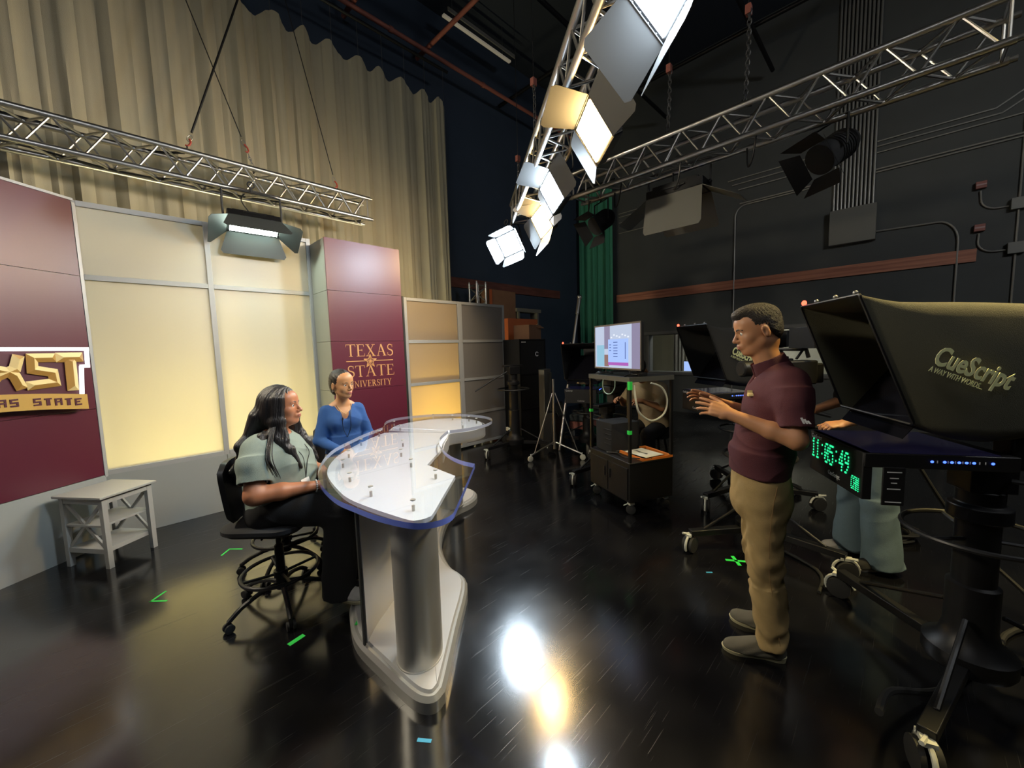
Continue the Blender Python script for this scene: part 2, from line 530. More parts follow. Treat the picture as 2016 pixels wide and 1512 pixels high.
# control room behind the glass
M['ctrl'] = mat('control_room_wall', (0.42, 0.41, 0.35), 0.8, var=0.15, vscale=1.2)
b = MB()
b.box((XR + 2.6, 2.4, 1.4), (0.1, 6.4, 2.8)); b.box((XR + 1.4, 5.6, 1.4), (2.4, 0.1, 2.8)); b.box((XR + 1.4, -0.8, 1.4), (2.4, 0.1, 2.8))
b.box((XR + 1.4, 2.4, 0.02), (2.4, 6.4, 0.06)); b.box((XR + 1.4, 2.4, 2.82), (2.4, 6.4, 0.06))
o = b.build('wall_control_room', M['ctrl'], smooth=0); struct(o)
b = MB(); b.box((XR + 1.3, 3.0, 2.76), (0.5, 1.2, 0.04))
tag(b.build('ceiling_light', emis('office_light', (1.0, 0.97, 0.82), 30.0), smooth=0), 'fluorescent ceiling light inside the control room behind the window', 'light')
# drapes seen through the window
b = MB()
rows = []
for i in range(2):
    rows.append([(XR + 1.9 + 0.03 * math.sin(k * 1.9), 4.6 - k * 0.03, 0.1 + i * 2.5) for k in range(52)])
b.sheet(rows, 0.004)
tag(b.build('grey_drape', mat('grey_drape', (0.12, 0.12, 0.115), 0.9)), 'grey pleated drape hanging inside the control room', 'curtain')
b = MB()
b.tube([(XR + 1.2, 3.7, 1.25), (XR + 1.6, 2.6, 2.1)], 0.03, 8)
b.tube([(XR + 1.2, 3.1, 1.1), (XR + 1.6, 2.0, 1.75)], 0.025, 8)
tag(b.build('stair_rail', M['greybox']), 'pale sloping stair rails seen through the control room window', 'railing')
b = MB()
b.box((XR + 0.8, 2.1, 0.78), (0.7, 3.4, 0.05)); b.box((XR + 0.8, 2.1, 0.41), (0.5, 3.2, 0.70))
tag(b.build('control_desk', M['greybox']), 'long desk behind the control room window', 'desk')
M['ctrlmon'] = emis('blueish_monitor', (0.35, 0.5, 0.9), 1.2)
for yy, lab in ((3.7, 'small bluish monitor on the control desk by the drape'), (1.5, 'small bluish monitor on the control desk beyond the man')):
    t = thing('control_monitor', lab, 'monitor', (XR + 0.85, yy, 0.805), 0)
    b = MB(); b.box((0, 0, 0.23), (0.03, 0.42, 0.27)); b.cyl((0, 0, 0), (0, 0, 0.12), 0.02); b.box((0, 0, 0.005), (0.16, 0.2, 0.01)); b.build('housing', M['black'], t)
    b = MB(); b.box((-0.017, 0, 0.23), (0.003, 0.39, 0.24)); b.build('screen', M['ctrlmon'], t, smooth=0)
# pine boards nailed along the walls
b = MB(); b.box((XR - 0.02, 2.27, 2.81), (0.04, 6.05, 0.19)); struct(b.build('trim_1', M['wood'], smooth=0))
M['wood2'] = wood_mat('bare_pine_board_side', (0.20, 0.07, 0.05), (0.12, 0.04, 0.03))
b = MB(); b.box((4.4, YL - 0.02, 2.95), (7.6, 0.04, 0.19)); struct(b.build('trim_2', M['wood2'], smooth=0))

# ------------------------------------------------------------------ drapes
def drape(name, x0, x1, y, z0, z1, m, label, n, amp, scallop, axis='x'):
    rows = []
    nz = 26
    ph = rng.uniform(0, 6.28, 40)
    folds = []
    NX = int(abs(x1 - x0) * 42)
    for iz in range(nz + 1):
        f = iz / nz
        row = []
        for ix in range(NX + 1):
            u = ix / NX
            x = x0 + (x1 - x0) * u
            a = 2 * PI * n * u
            s = math.sin(a + 0.6 * math.sin(a * 0.37 + 1)) + 0.45 * math.sin(2.3 * a + 1.3 + 0.8 * f) + 0.25 * math.sin(5.1 * a + 2.2 * f)
            amp2 = amp * (0.55 + 0.45 * (1 - f)) * (1 + 0.35 * math.sin(a * 0.13 + 2))
            d = s * amp2
            pin = (math.cos(a + 0.6 * math.sin(a * 0.37 + 1)))
            zt = z1 - scallop * (0.5 - 0.5 * math.cos(a + PI / 2 + 0.6 * math.sin(a * 0.37 + 1))) * f ** 6
            z = z0 + (zt - z0) * f
            row.append((x, y + d, z) if axis == 'x' else (y + d, x, z))
        rows.append(row)
    b = MB(); b.sheet(rows)
    o = b.build(name, m)
    return o
t = thing('studio_drape', 'tall pleated cream drape hanging behind the news set', 'curtain', (0, 0, 0))
o = drape('cloth', -3.6, 4.31, 5.72, 0.02, 5.86, M['curtain'], '', 22, 0.045, 0.13); o.parent = t
b = MB(); b.tube([(-3.6, 5.72, 6.35), (4.4, 5.72, 6.35)], 0.024, 10); b.build('track_pipe', M['blackm'], t)
for k in range(22):
    x = -3.5 + 7.8 * k / 21
    b = MB(); b.tube([(x, 5.72, 5.84), (x, 5.72, 6.34)], 0.003, 5); b.build('hook_line', M['steel'], t)
t = thing('green_drape', 'dark green drape hanging in the corner beside the window wall', 'curtain')
o = drape('cloth', 5.25, 6.2, 8.95, 0.0, 5.6, M['green'], '', 5, 0.055, 0.04, axis='y'); o.parent = t
b = MB(); b.tube([(8.95, 5.15, 5.68), (8.95, 6.25, 5.68)], 0.02, 8); b.build('track_pipe', M['blackm'], t)

# ------------------------------------------------------------------ ceiling grid
gz = 6.6
for k, (y, x0, x1, m) in enumerate(((5.84, 2.6, 8.6, M['redpipe']), (3.9, -1.0, 9.0, M['blackm']), (1.9, -1.0, 9.0, M['blackm']))):
    b = MB(); b.tube([(x0, y, gz), (x1, y, gz)], 0.035, 10)
    for q in np.arange(x0 + 0.8, x1, 1.9): b.tube([(q, y, gz - 0.0), (q + 0.06, y, gz)], 0.047, 10)
    tag(b.build('grid_pipe', m), ('rust red grid pipe running above the cream drape', 'dark grid pipe crossing high over the middle of the studio', 'dark grid pipe crossing high over the camera side of the studio')[k], 'pipe')
for k, (x, y0, y1, m) in enumerate(((2.85, 4.6, 6.2, M['redpipe']), (4.12, -1, 6.2, M['redpipe']), (6.1, -1, 6.2, M['blackm']), (7.7, -1, 6.1, M['blackm']))):
    b = MB(); b.tube([(x, y0, gz + 0.08), (x, y1, gz + 0.08)], 0.035, 10)
    tag(b.build('cross_pipe', m), ('short rust red cross pipe ending above the drape edge', 'rust red cross pipe passing beneath the ceiling tube light', 'dark cross pipe beyond the ceiling tube light', 'dark cross pipe nearest the window wall')[k], 'pipe')
t = thing('tube_light', 'unlit ceiling tube fixture given a faint glow, with pale reflector edges', 'light', (5.17, 5.73, 7.25))
M['cream'] = mat('cream_enamel_glow', (0.55, 0.50, 0.40), 0.5, emit=(0.9, 0.8, 0.62), es=0.12)  # faint glow given to the tube although the fixture is off
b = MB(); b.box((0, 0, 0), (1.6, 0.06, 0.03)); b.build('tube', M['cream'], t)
b = MB(); b.box((0, -0.14, 0.02), (1.6, 0.02, 0.06)); b.build('reflector', M['pipe'], t)
b = MB(); b.tube([(-0.6, 0, 0), (-0.6, 0, 0.55)], 0.004, 5); b.tube([(0.6, 0, 0), (0.6, 0, 0.55)], 0.004, 5); b.build('hanger', M['steel'], t)

# ------------------------------------------------------------------ conduits on the far wall
X = XR - 0.03
for k in range(11):
    y = 0.96 - k * 0.052
    b = MB(); b.tube([(X, y, 3.86), (X, y, 7.78)], 0.017, 8)
    tag(b.build('wall_conduit', M['pipe']), 'vertical grey conduit in the bundle rising from the grey junction box', 'conduit', 'conduit bundle above the junction box')
b = MB(); b.box((XR - 0.07, 0.69, 3.57), (0.14, 0.62, 0.60))
tag(b.build('junction_box', M['greybox'], bevel=0.006), 'large square grey electrical box below the conduit bundle', 'electrical box')
def conduit(pts, label, r=0.014):
    b = MB(); b.tube(pts, r, 8); tag(b.build('wall_conduit', M['pipe']), label, 'conduit')
def arc(y0, z0, y1, z1, n=7, flip=False):
    """quarter turn from (y0,z0) horizontally to (y1,z1) vertically"""
    return [(X, y0 + (y1 - y0) * math.sin(PI / 2 * k / n), z0 + (z1 - z0) * (1 - math.cos(PI / 2 * k / n))) for k in range(n + 1)]
conduit([(X, 1.17, 4.39)] + arc(2.35, 4.39, 2.55, 4.17) + [(X, 2.55, 0.3)], 'conduit bending down the wall behind the man in maroon')
conduit([(X, 1.17, 4.43), (X, 2.47, 4.43)], 'short pale conduit doubled above the bent conduit')
conduit([(X, 0.38, 3.41)] + arc(-0.33, 3.39, -0.56, 3.05) + [(X, -0.56, 0.3)], 'conduit bending down from the side of the junction box')
for z, y1, lab in ((4.93, 2.70, 'topmost of three thin conduits left of the conduit bundle'), (4.83, 2.62, 'middle of three thin conduits left of the conduit bundle'), (4.71, 2.50, 'lowest of three thin conduits left of the conduit bundle')):
    conduit([(X, 1.24, z), (X, y1, z)], lab, 0.011)
for k, (z, lab) in enumerate(((4.92, 'topmost of four conduits beside the green drape'), (4.84, 'second of four conduits beside the green drape'), (4.70, 'third of four conduits beside the green drape'), (4.44, 'lowest of four conduits beside the green drape'))):
    conduit([(X, 4.0, z), (X, 5.22, z)], lab, 0.011)
conduit([(X, 0.42, 4.88), (X, -0.84, 4.87), (X, -1.1, 5.03), (X, -2.4, 5.05)], 'thin conduit kinking upward near the frame edge, upper one', 0.011)
conduit([(X, 0.42, 4.80), (X, -0.90, 4.78), (X, -1.15, 4.93), (X, -2.4, 4.95)], 'thin conduit kinking upward near the frame edge, lower one', 0.011)
conduit([(X, 0.42, 4.70), (X, -2.4, 4.70)], 'thin straight conduit below the two kinked ones', 0.011)
conduit([(X, 0.42, 4.43), (X, -2.4, 4.43)], 'upper of two paired conduits right of the bundle', 0.013)
conduit([(X, 0.42, 4.385), (X, -2.4, 4.385)], 'lower of two paired conduits right of the bundle', 0.013)
conduit([(X, -1.12, 5.0), (X, -1.12, 0.3)], 'vertical conduit joining the two small wall boxes', 0.013)
for z, lab in ((3.46, 'small square wall box, upper of two'), (2.84, 'small square wall box, lower of two')):
    b = MB(); b.box((XR - 0.05, -1.12, z), (0.10, 0.16, 0.16)); tag(b.build('outlet_box', M['greybox'], bevel=0.004), lab, 'electrical box')
for z, yr, lab in ((3.46, -0.75, 'upper'), (2.84, -0.765, 'lower')):
    conduit([(X, -1.03, z - 0.01), (X, -0.93, z - 0.01)] + [(X, -0.93 + 0.17 * math.sin(a), z - 0.01 + 0.17 * (1 - math.cos(a))) for a in np.linspace(0.2, PI / 2, 6)] + [(X, yr, z + 0.28)], 'curved conduit stub running to the %s fire strobe' % lab, 0.011)
    t = thing('fire_strobe', 'small red alarm unit on the far wall, %s of two' % lab, 'alarm', (XR - 0.04, yr, z + 0.36))
    b = MB(); b.box((0, 0, 0), (0.08, 0.11, 0.10)); b.build('housing', M['redpipe'], t, bevel=0.004)
    b = MB(); b.box((-0.042, 0, 0.0), (0.008, 0.10, 0.022)); b.build('lens', mat('alarm_lens_' + lab, (0.42, 0.24, 0.22), 0.4), t)
# ------------------------------------------------------------------ the news set
YS = 4.985
def framed_panel(root, xs, zs, thick, skin, framem, loc_y=0.0, bar=0.045, panel_name='frosted_panel', dividers=True):
    """vertical bars at xs, horizontal bars at zs, frosted skins between"""
    for x in xs:
        b = MB(); b.box((x, loc_y, (zs[0] + zs[-1]) / 2), (bar, thick, zs[-1] - zs[0] + bar)); b.build('upright', framem, root, smooth=0, bevel=0.003)
    for i in range(len(xs) - 1):
        for z in zs:
            b = MB(); b.box(((xs[i] + xs[i + 1]) / 2, loc_y, z), (xs[i + 1] - xs[i] - bar, thick, bar)); b.build('rail', framem, root, smooth=0, bevel=0.003)
        for j in range(len(zs) - 1):
            b = MB(); b.box(((xs[i] + xs[i + 1]) / 2, loc_y, (zs[j] + zs[j + 1]) / 2), (xs[i + 1] - xs[i] - bar, 0.006, zs[j + 1] - zs[j] - bar))
            b.build(panel_name, skin, root, smooth=0)

t = thing('set_wall', 'pale yellow backlit set wall of framed frosted panels between maroon wall and column', 'wall panel', (0, YS, 0))
framed_panel(t, [-0.155, 0.735, 1.685], [0.61, 2.315, 2.925], 0.05, M['frost'], M['frame'])
for x0, x1 in ((-0.19, 0.735), (0.735, 1.70)):
    b = MB(); b.box(((x0 + x1) / 2, 0, 0.295), (x1 - x0 - 0.004, 0.05, 0.59)); b.build('base_panel', M['greywall'], t, smooth=0, bevel=0.002)

# maroon wall, angled: from (-.15,4.955) towards (-.794,-.608)
ang = math.atan2(-0.608, -0.794)
p0 = Vector((-0.15, 4.955, 0))
tm = thing('maroon_set_wall', 'large maroon set wall with grey base carrying the gold lettered sign', 'wall panel', p0, ang)
# local +x runs along the wall away from the corner, +y faces the room
b = MB()
for z0, z1 in ((0.605, 1.19), (1.194, 2.312), (2.316, 2.925)):
    b.box((1.42, 0.0, (z0 + z1) / 2), (2.78, 0.06, z1 - z0))
b.build('maroon_face', M['maroon'], tm, smooth=0)
b = MB(); b.box((1.42, 0.0, 2.935), (2.80, 0.08, 0.02)); b.build('top_cap', M['frame'], tm, smooth=0)
b = MB(); b.box((0.015, 0.0, 1.75), (0.022, 0.064, 2.33)); b.build('edge_strip', M['frame'], tm, smooth=0)
b = MB(); b.box((1.42, 0.0, 0.30), (2.80, 0.06, 0.60)); b.build('base_panel', M['greywall'], tm, smooth=0)

# column
t = thing('set_column', 'tall maroon column with grey sides and tan serif lettering', 'column', (1.70, 4.51, 0))
b = MB()
for z0, z1 in ((0.0, 0.595), (0.60, 1.176), (1.180, 1.741), (1.745, 2.306), (2.310, 2.875)):
    b.box((0.45, 0.01, (z0 + z1) / 2), (0.90, 0.02, z1 - z0))
b.build('maroon_face', M['maroon'], t, smooth=0)
b = MB()
for z0, z1 in ((0.0, 0.595), (0.60, 1.176), (1.180, 1.741), (1.745, 2.306), (2.310, 2.875)):
    b.box((0.45, 0.235, (z0 + z1) / 2), (0.90, 0.43, z1 - z0))
b.build('grey_box', M['greycol'], t, smooth=0)

# serif glyphs drawn as ribbons of varying width, unit cap height
def glyph(ch):
    T, n = 0.13, 0.045
    S = []
    def st(*p): S.append(list(p))
    if ch == 'T': st((0.42, 0, T), (0.42, 1, T)); st((0.0, 0.975, n), (0.84, 0.975, n)); st((0.03, 0.98, n), (0.0, 0.78, 0.02)); st((0.81, 0.98, n), (0.84, 0.78, 0.02)); st((0.26, 0.02, 0.04), (0.58, 0.02, 0.04)); w = 0.84
    elif ch == 'E': st((0.16, 0, T), (0.16, 1, T)); st((0, 0.98, 0.04), (0.66, 0.98, 0.04)); st((0, 0.02, 0.04), (0.72, 0.02, 0.04)); st((0.16, 0.52, 0.04), (0.50, 0.52, 0.04)); st((0.65, 0.98, 0.04), (0.67, 0.78, 0.02)); st((0.70, 0.02, 0.04), (0.74, 0.24, 0.02)); st((0.50, 0.42, 0.03), (0.50, 0.62, 0.03)); w = 0.74
    elif ch == 'X': st((0.16, 0.98, T), (0.76, 0.02, T)); st((0.74, 0.98, n), (0.14, 0.02, n)); st((0, 0.98, 0.04), (0.34, 0.98, 0.04)); st((0.58, 0.98, 0.04), (0.88, 0.98, 0.04)); st((0, 0.02, 0.04), (0.30, 0.02, 0.04)); st((0.58, 0.02, 0.04), (0.92, 0.02, 0.04)); w = 0.92
    elif ch == 'A': st((0.44, 1.0, T), (0.80, 0.02, T)); st((0.44, 1.0, n), (0.12, 0.02, n)); st((0.20, 0.36, 0.04), (0.66, 0.36, 0.04)); st((0, 0.02, 0.04), (0.26, 0.02, 0.04)); st((0.62, 0.02, 0.04), (0.94, 0.02, 0.04)); w = 0.94
    elif ch == 'S':
        pts = []
        for k in range(15):
            a = math.radians(40 + k * 200 / 14); pts.append((0.30 + 0.22 * math.cos(a), 0.755 + 0.225 * math.sin(a), 0.05 + 0.05 * k / 14))
        for k in range(15):
            a = math.radians(60 - k * 200 / 14); pts.append((0.30 + 0.25 * math.cos(a), 0.265 + 0.245 * math.sin(a), 0.12 - 0.07 * k / 14))
        S.append(pts); st((0.52, 0.98, 0.03), (0.52, 0.72, 0.03)); st((0.06, 0.02, 0.03), (0.06, 0.30, 0.03)); w = 0.60
    elif ch == 'U':
        pts = [(0.16, 0.98, T), (0.16, 0.35, T)] + [(0.43 - 0.27 * math.cos(a), 0.30 - 0.28 * math.sin(a), T - 0.07 * a / PI) for a in np.linspace(0.1, PI - 0.05, 10)] + [(0.70, 0.35, n), (0.70, 0.98, n)]
        S.append(pts); st((0, 0.98, 0.04), (0.34, 0.98, 0.04)); st((0.56, 0.98, 0.04), (0.84, 0.98, 0.04)); w = 0.84
    elif ch == 'N': st((0.14, 0, n), (0.14, 1, n)); st((0.10, 0.98, T), (0.76, 0.04, T)); st((0.78, 0, n), (0.78, 1, n)); st((0, 0.02, 0.04), (0.28, 0.02, 0.04)); st((0.0, 0.98, 0.04), (0.20, 0.98, 0.04)); st((0.64, 0.98, 0.04), (0.92, 0.98, 0.04)); w = 0.92
    elif ch == 'I': st((0.17, 0, T), (0.17, 1, T)); st((0, 0.98, 0.04), (0.34, 0.98, 0.04)); st((0, 0.02, 0.04), (0.34, 0.02, 0.04)); w = 0.34
    elif ch == 'V': st((0.14, 0.98, T), (0.47, 0.02, T)); st((0.80, 0.98, n), (0.47, 0.02, n)); st((0, 0.98, 0.04), (0.32, 0.98, 0.04)); st((0.64, 0.98, 0.04), (0.92, 0.98, 0.04)); w = 0.92
    elif ch == 'R':
        st((0.16, 0, T), (0.16, 1, T)); st((0, 0.02, 0.04), (0.34, 0.02, 0.04)); st((0, 0.98, 0.04), (0.30, 0.98, 0.04))
        S.append([(0.2, 0.975, 0.045), (0.36, 0.975, 0.06), (0.50, 0.92, 0.1), (0.56, 0.75, 0.12), (0.50, 0.58, 0.1), (0.36, 0.52, 0.06), (0.2, 0.52, 0.045)])
        st((0.36, 0.52, T), (0.72, 0.02, T)); st((0.62, 0.02, 0.04), (0.84, 0.02, 0.04)); w = 0.82
    elif ch == 'Y': st((0.44, 0, T), (0.44, 0.46, T)); st((0.14, 0.98, T), (0.44, 0.44, T)); st((0.76, 0.98, n), (0.44, 0.44, n)); st((0, 0.98, 0.04), (0.30, 0.98, 0.04)); st((0.60, 0.98, 0.04), (0.88, 0.98, 0.04)); st((0.28, 0.02, 0.04), (0.60, 0.02, 0.04)); w = 0.88
    else: w = 0.4
    return S, w
def ribbon(b, pts, tr, y):
    n = len(pts); L = []; Rr = []
    for i, (x, z, w) in enumerate(pts):
        a = Vector(pts[max(0, i - 1)][:2]); c = Vector(pts[min(n - 1, i + 1)][:2]); d = (c - a).normalized(); nn = Vector((-d.y, d.x)) * w / 2
        L.append((x + nn.x, z + nn.y)); Rr.append((x - nn.x, z - nn.y))
    for i in range(n - 1):
        q = [L[i], L[i + 1], Rr[i + 1], Rr[i]]
        vs = [(tr(*p)[0], y, tr(*p)[1]) for p in q] + [(tr(*p)[0], y + 0.004, tr(*p)[1]) for p in q]
        b.add(vs, [(0, 1, 2, 3), (7, 6, 5, 4), (0, 4, 5, 1), (1, 5, 6, 2), (2, 6, 7, 3), (3, 7, 4, 0)])
def serif(b, s, x0, x1, z0, h, y, hs=1.0):
    ws = [glyph(c)[1] for c in s]; gap = 0.10
    tot = sum(ws) + gap * (len(s) - 1)
    kx = (x1 - x0) / tot; x = 0
    for c, w in zip(s, ws):
        S, _ = glyph(c)
        for p in S: ribbon(b, p, lambda u, v, x=x: (x0 + (x + u) * kx, z0 + v * h), y)
        x += w + gap
b = MB(); serif(b, 'TEXAS', 0.155, 0.742, 1.565, 0.140, -0.003); serif(b, 'STATE', 0.160, 0.742, 1.325, 0.133, -0.003); serif(b, 'UNIVERSITY', 0.17, 0.70, 1.205, 0.075, -0.003)
b.box((0.275, -0.001, 1.510), (0.245, 0.004, 0.008)); b.box((0.612, -0.001, 1.510), (0.245, 0.004, 0.008))
b.build('lettering', M['tan'], t, smooth=0)
b = MB()
o_, i_ = [], []
for k in range(10):
    a = PI / 2 + k * PI / 5; r = 0.082 if k % 2 == 0 else 0.033
    o_.append((0.44 + r * math.cos(a), 1.505 + r * math.sin(a)))
for k in range(10):
    p, q = o_[k], o_[(k + 1) % 10]
    b.tube([(p[0], -0.003, p[1]), (q[0], -0.003, q[1])], 0.0045, 5)
    if k % 2 == 1: b.tube([(p[0], -0.003, p[1]), (0.44, -0.003, 1.505)], 0.003, 5)
    else: b.tube([(p[0], -0.003, p[1]), (0.44, -0.003, 1.505)], 0.0045, 5)
b.build('star_outline', M['tan'], t)

# folding screen beyond the column
t = thing('folding_screen', 'two section framed frosted screen beside the maroon column, warm section lit from behind', 'screen', (0, 5.0, 0))
zs = [0.05, 0.56, 1.125, 1.745, 2.345]
framed_panel(t, [2.925, 3.86], zs, 0.045, M['frost2'], M['frame'])
M['frost3'] = frosted('frosted_panel_unlit', (0.30, 0.28, 0.265), (0.25, 0.23, 0.2), tw=0.3, gl=0.10, rough=0.3)  # same frosted skin, its missing backlight put into a darker colour
framed_panel(t, [3.90, 4.84], zs, 0.045, M['frost3'], M['frame'])
b = MB(); b.box((2.885, 0.05, 1.2), (0.02, 0.16, 2.36)); b.build('side_board', M['darkpanel'], t, smooth=0)

# warm strip lights standing on the floor behind the frosted panels
def strip(x0, x1, y, lab, z=0.32, ty=-1.0, tz=1.2):
    t = thing('strip_light', lab, 'light', ((x0 + x1) / 2, y, 0))
    w = x1 - x0
    b = MB(); b.box((0, 0.05, z - 0.04), (w, 0.10, 0.06)); b.box((-w / 2 + 0.05, 0.05, (z - 0.06) / 2), (0.03, 0.10, z - 0.06)); b.box((w / 2 - 0.05, 0.05, (z - 0.06) / 2), (0.03, 0.10, z - 0.06))
    b.build('housing', M['blackm'], t)
    b = MB(); b.quad((-w / 2, -0.0, z - 0.005), (w / 2, -0.0, z - 0.005), (w / 2, 0.09, z + 0.055), (-w / 2, 0.09, z + 0.055)); b.build('tube', M['warmstrip'], t, smooth=0)
strip(-0.05, 0.65, 5.18, 'warm strip light on the floor behind the first frosted set panel', z=0.50)
strip(0.82, 1.60, 5.18, 'warm strip light on the floor behind the frosted panel nearest the column', z=0.50)
strip(3.0, 3.8, 5.20, 'warm strip light on the floor behind the folding screen', z=0.30)

# ---- the lit sign with bevelled letters
ts = thing('lit_logo_sign', 'gold angular letter sign with white lit outline on the maroon set wall', 'sign', p0 + Vector((-0.794, -0.608, 0)) * 0.05, ang)
# along-wall coordinate u (local x), height z; front of the sign at local y .08
YB_ = 0.06
def up(pts, y0, y1, m, name, parent):
    b = MB(); n = len(pts)
    vs = [(u, y0, z) for u, z in pts] + [(u, y1, z) for u, z in pts]
    b.add(vs, [tuple(range(n)), tuple(range(2 * n - 1, n - 1, -1))] + [(i, (i + 1) % n, n + (i + 1) % n, n + i) for i in range(n)])
    return b.build(name, m, parent, smooth=0)
UL = 1.36
back = [(0.040, 1.716), (0.046, 1.548), (0.085, 1.548), (0.101, 1.331), (0.104, 1.206)] + [(0.104 + (UL - 0.104) * k / 16, 1.206 + 0.085 * math.sin(PI * (k / 16))) for k in range(1, 17)] + [(UL, 1.331), (UL + 0.016, 1.548), (UL + 0.055, 1.548), (UL + 0.06, 1.716)]
up(back, 0.045, 0.10, M['maroonflat'], 'back_plate', ts)
b = MB()
def bar(u0, z0, u1, z1, w, y=0.104, d=0.012):
    a = Vector((u0, z0)); c = Vector((u1, z1)); dd = (c - a).normalized(); nn = Vector((-dd.y, dd.x)) * w / 2
    q = [a + nn, c + nn, c - nn, a - nn]
    b.add([(p.x, y, p.y) for p in q] + [(p.x, y + d, p.y) for p in q], [(0, 1, 2, 3), (7, 6, 5, 4), (0, 4, 5, 1), (1, 5, 6, 2), (2, 6, 7, 3), (3, 7, 4, 0)])
bar(0.040, 1.703, UL + 0.06, 1.703, 0.028); bar(0.054, 1.71, 0.060, 1.560, 0.026); bar(0.047, 1.562, 0.112, 1.562, 0.026); bar(0.103, 1.562, 0.122, 1.335, 0.026)
bar(UL + 0.046, 1.71, UL + 0.04, 1.56, 0.026); bar(UL + 0.05, 1.562, UL - 0.01, 1.562, 0.026); bar(UL, 1.562, UL - 0.02, 1.335, 0.026)
b.build('lit_outline', M['neon'], ts, smooth=0)
# banner, arched
def banz(u): return 1.331 + 0.056 * math.sin(PI * (u - 0.098) / (UL - 0.098))
us = [0.098 + (UL - 0.098) * k / 20 for k in range(21)]
pts = [(u, banz(u)) for u in us] + [(u, banz(u) - 0.122) for u in reversed(us)]
up(pts, 0.10, 0.125, M['gold'], 'banner', ts)
b = MB()
bl = {'S': ['1111', '1000', '1111', '0001', '1111'], 'T': ['1111', '0110', '0110', '0110', '0110'], 'A': ['1111', '1001', '1111', '1001', '1001'], 'E': ['1111', '1000', '1110', '1000', '1111'], 'X': ['1001', '1001', '0110', '1001', '1001']}
def block(s, u_right, step, h, w):
    for i, ch in enumerate(s):
        if ch == ' ': continue
        uc = u_right + (len(s) - 1 - i) * step
        for r, row in enumerate(bl[ch]):
            for c, q in enumerate(row):
                if q == '1': b.box((uc + w * (0.5 - (c + 0.5) / 4) + w * 0.0, 0.127, banz(uc) - 0.035 - h * (r + 0.5) / 5), (w / 4 * 1.02, 0.006, h / 5 * 1.02))
block('STATE', 0.165, 0.062, 0.056, 0.044)
block('TEXAS', 0.165 + 6 * 0.062, 0.062, 0.056, 0.044)
b.build('banner_lettering', M['maroonflat'], ts, smooth=0)
# bevelled letters: centre lines offset to two facets
def bevel_letter(name, strokes, w):
    b = MB()
    for pl in strokes:
        n = len(pl); P = [Vector(p) for p in pl]
        A, Cc, D = [], [], []
        for i in range(n):
            if i == 0: d = (P[1] - P[0]).normalized(); nn = Vector((-d.y, d.x)); k = 1
            elif i == n - 1: d = (P[-1] - P[-2]).normalized(); nn = Vector((-d.y, d.x)); k = 1
            else:
                d0 = (P[i] - P[i - 1]).normalized(); d1 = (P[i + 1] - P[i]).normalized()
                nn = (Vector((-d0.y, d0.x)) + Vector((-d1.y, d1.x))); nn.normalize(); k = 1 / max(0.5, nn.dot(Vector((-d1.y, d1.x))))
            A.append(P[i] + nn * w / 2 * k); D.append(P[i] - nn * w / 2 * k)
        e0 = (P[1] - P[0]).normalized() * w / 2; e1 = (P[-1] - P[-2]).normalized() * w / 2
        Cc = [P[0] + e0] + P[1:-1] + [P[-1] - e1]
        for i in range(n - 1):
            for (p, q, r, s) in ((A[i], A[i + 1], Cc[i + 1], Cc[i]), (Cc[i], Cc[i + 1], D[i + 1], D[i])):
                nrm = (q - p).orthogonal() if False else None
                mid = (p + q) / 2 - (r + s) / 2
                if p is Cc[i]: mid = -((p + q) / 2 - (r + s) / 2)
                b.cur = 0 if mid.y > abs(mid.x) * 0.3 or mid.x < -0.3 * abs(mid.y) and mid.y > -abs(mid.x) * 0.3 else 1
                ys = [0.112 if v in (A[i], A[i + 1], D[i], D[i + 1]) else 0.134 for v in (p, q, r, s)]
                b.add([(v.x, y, v.y) for v, y in zip((p, q, r, s), ys)], [(0, 1, 2, 3)])
        b.cur = 1; b.add([(A[0].x, 0.112, A[0].y), (Cc[0].x, 0.134, Cc[0].y), (D[0].x, 0.112, D[0].y)], [(0, 1, 2)])
        b.cur = 0; b.add([(A[-1].x, 0.112, A[-1].y), (Cc[-1].x, 0.134, Cc[-1].y), (D[-1].x, 0.112, D[-1].y)], [(0, 1, 2)])
    b.build(name, [M['gold_l'], M['gold_d']], ts, smooth=0)
w = 0.076
bevel_letter('letter', [[(0.086, 1.637), (0.262, 1.637)], [(0.172, 1.637), (0.178, 1.37)]], w)
bevel_letter('letter', [[(0.262, 1.637), (0.40, 1.637), (0.405, 1.55), (0.29, 1.520), (0.285, 1.445), (0.45, 1.432)]], w * 0.88)
bevel_letter('letter', [[(0.47, 1.66), (0.50, 1.56), (0.54, 1.54), (0.60, 1.56), (0.66, 1.66)], [(0.475, 1.41), (0.505, 1.51), (0.54, 1.54), (0.60, 1.51), (0.66, 1.41)]], w * 0.88)
bevel_letter('letter', [[(0.70, 1.637), (0.90, 1.637)], [(0.80, 1.637), (0.80, 1.37)]], w)

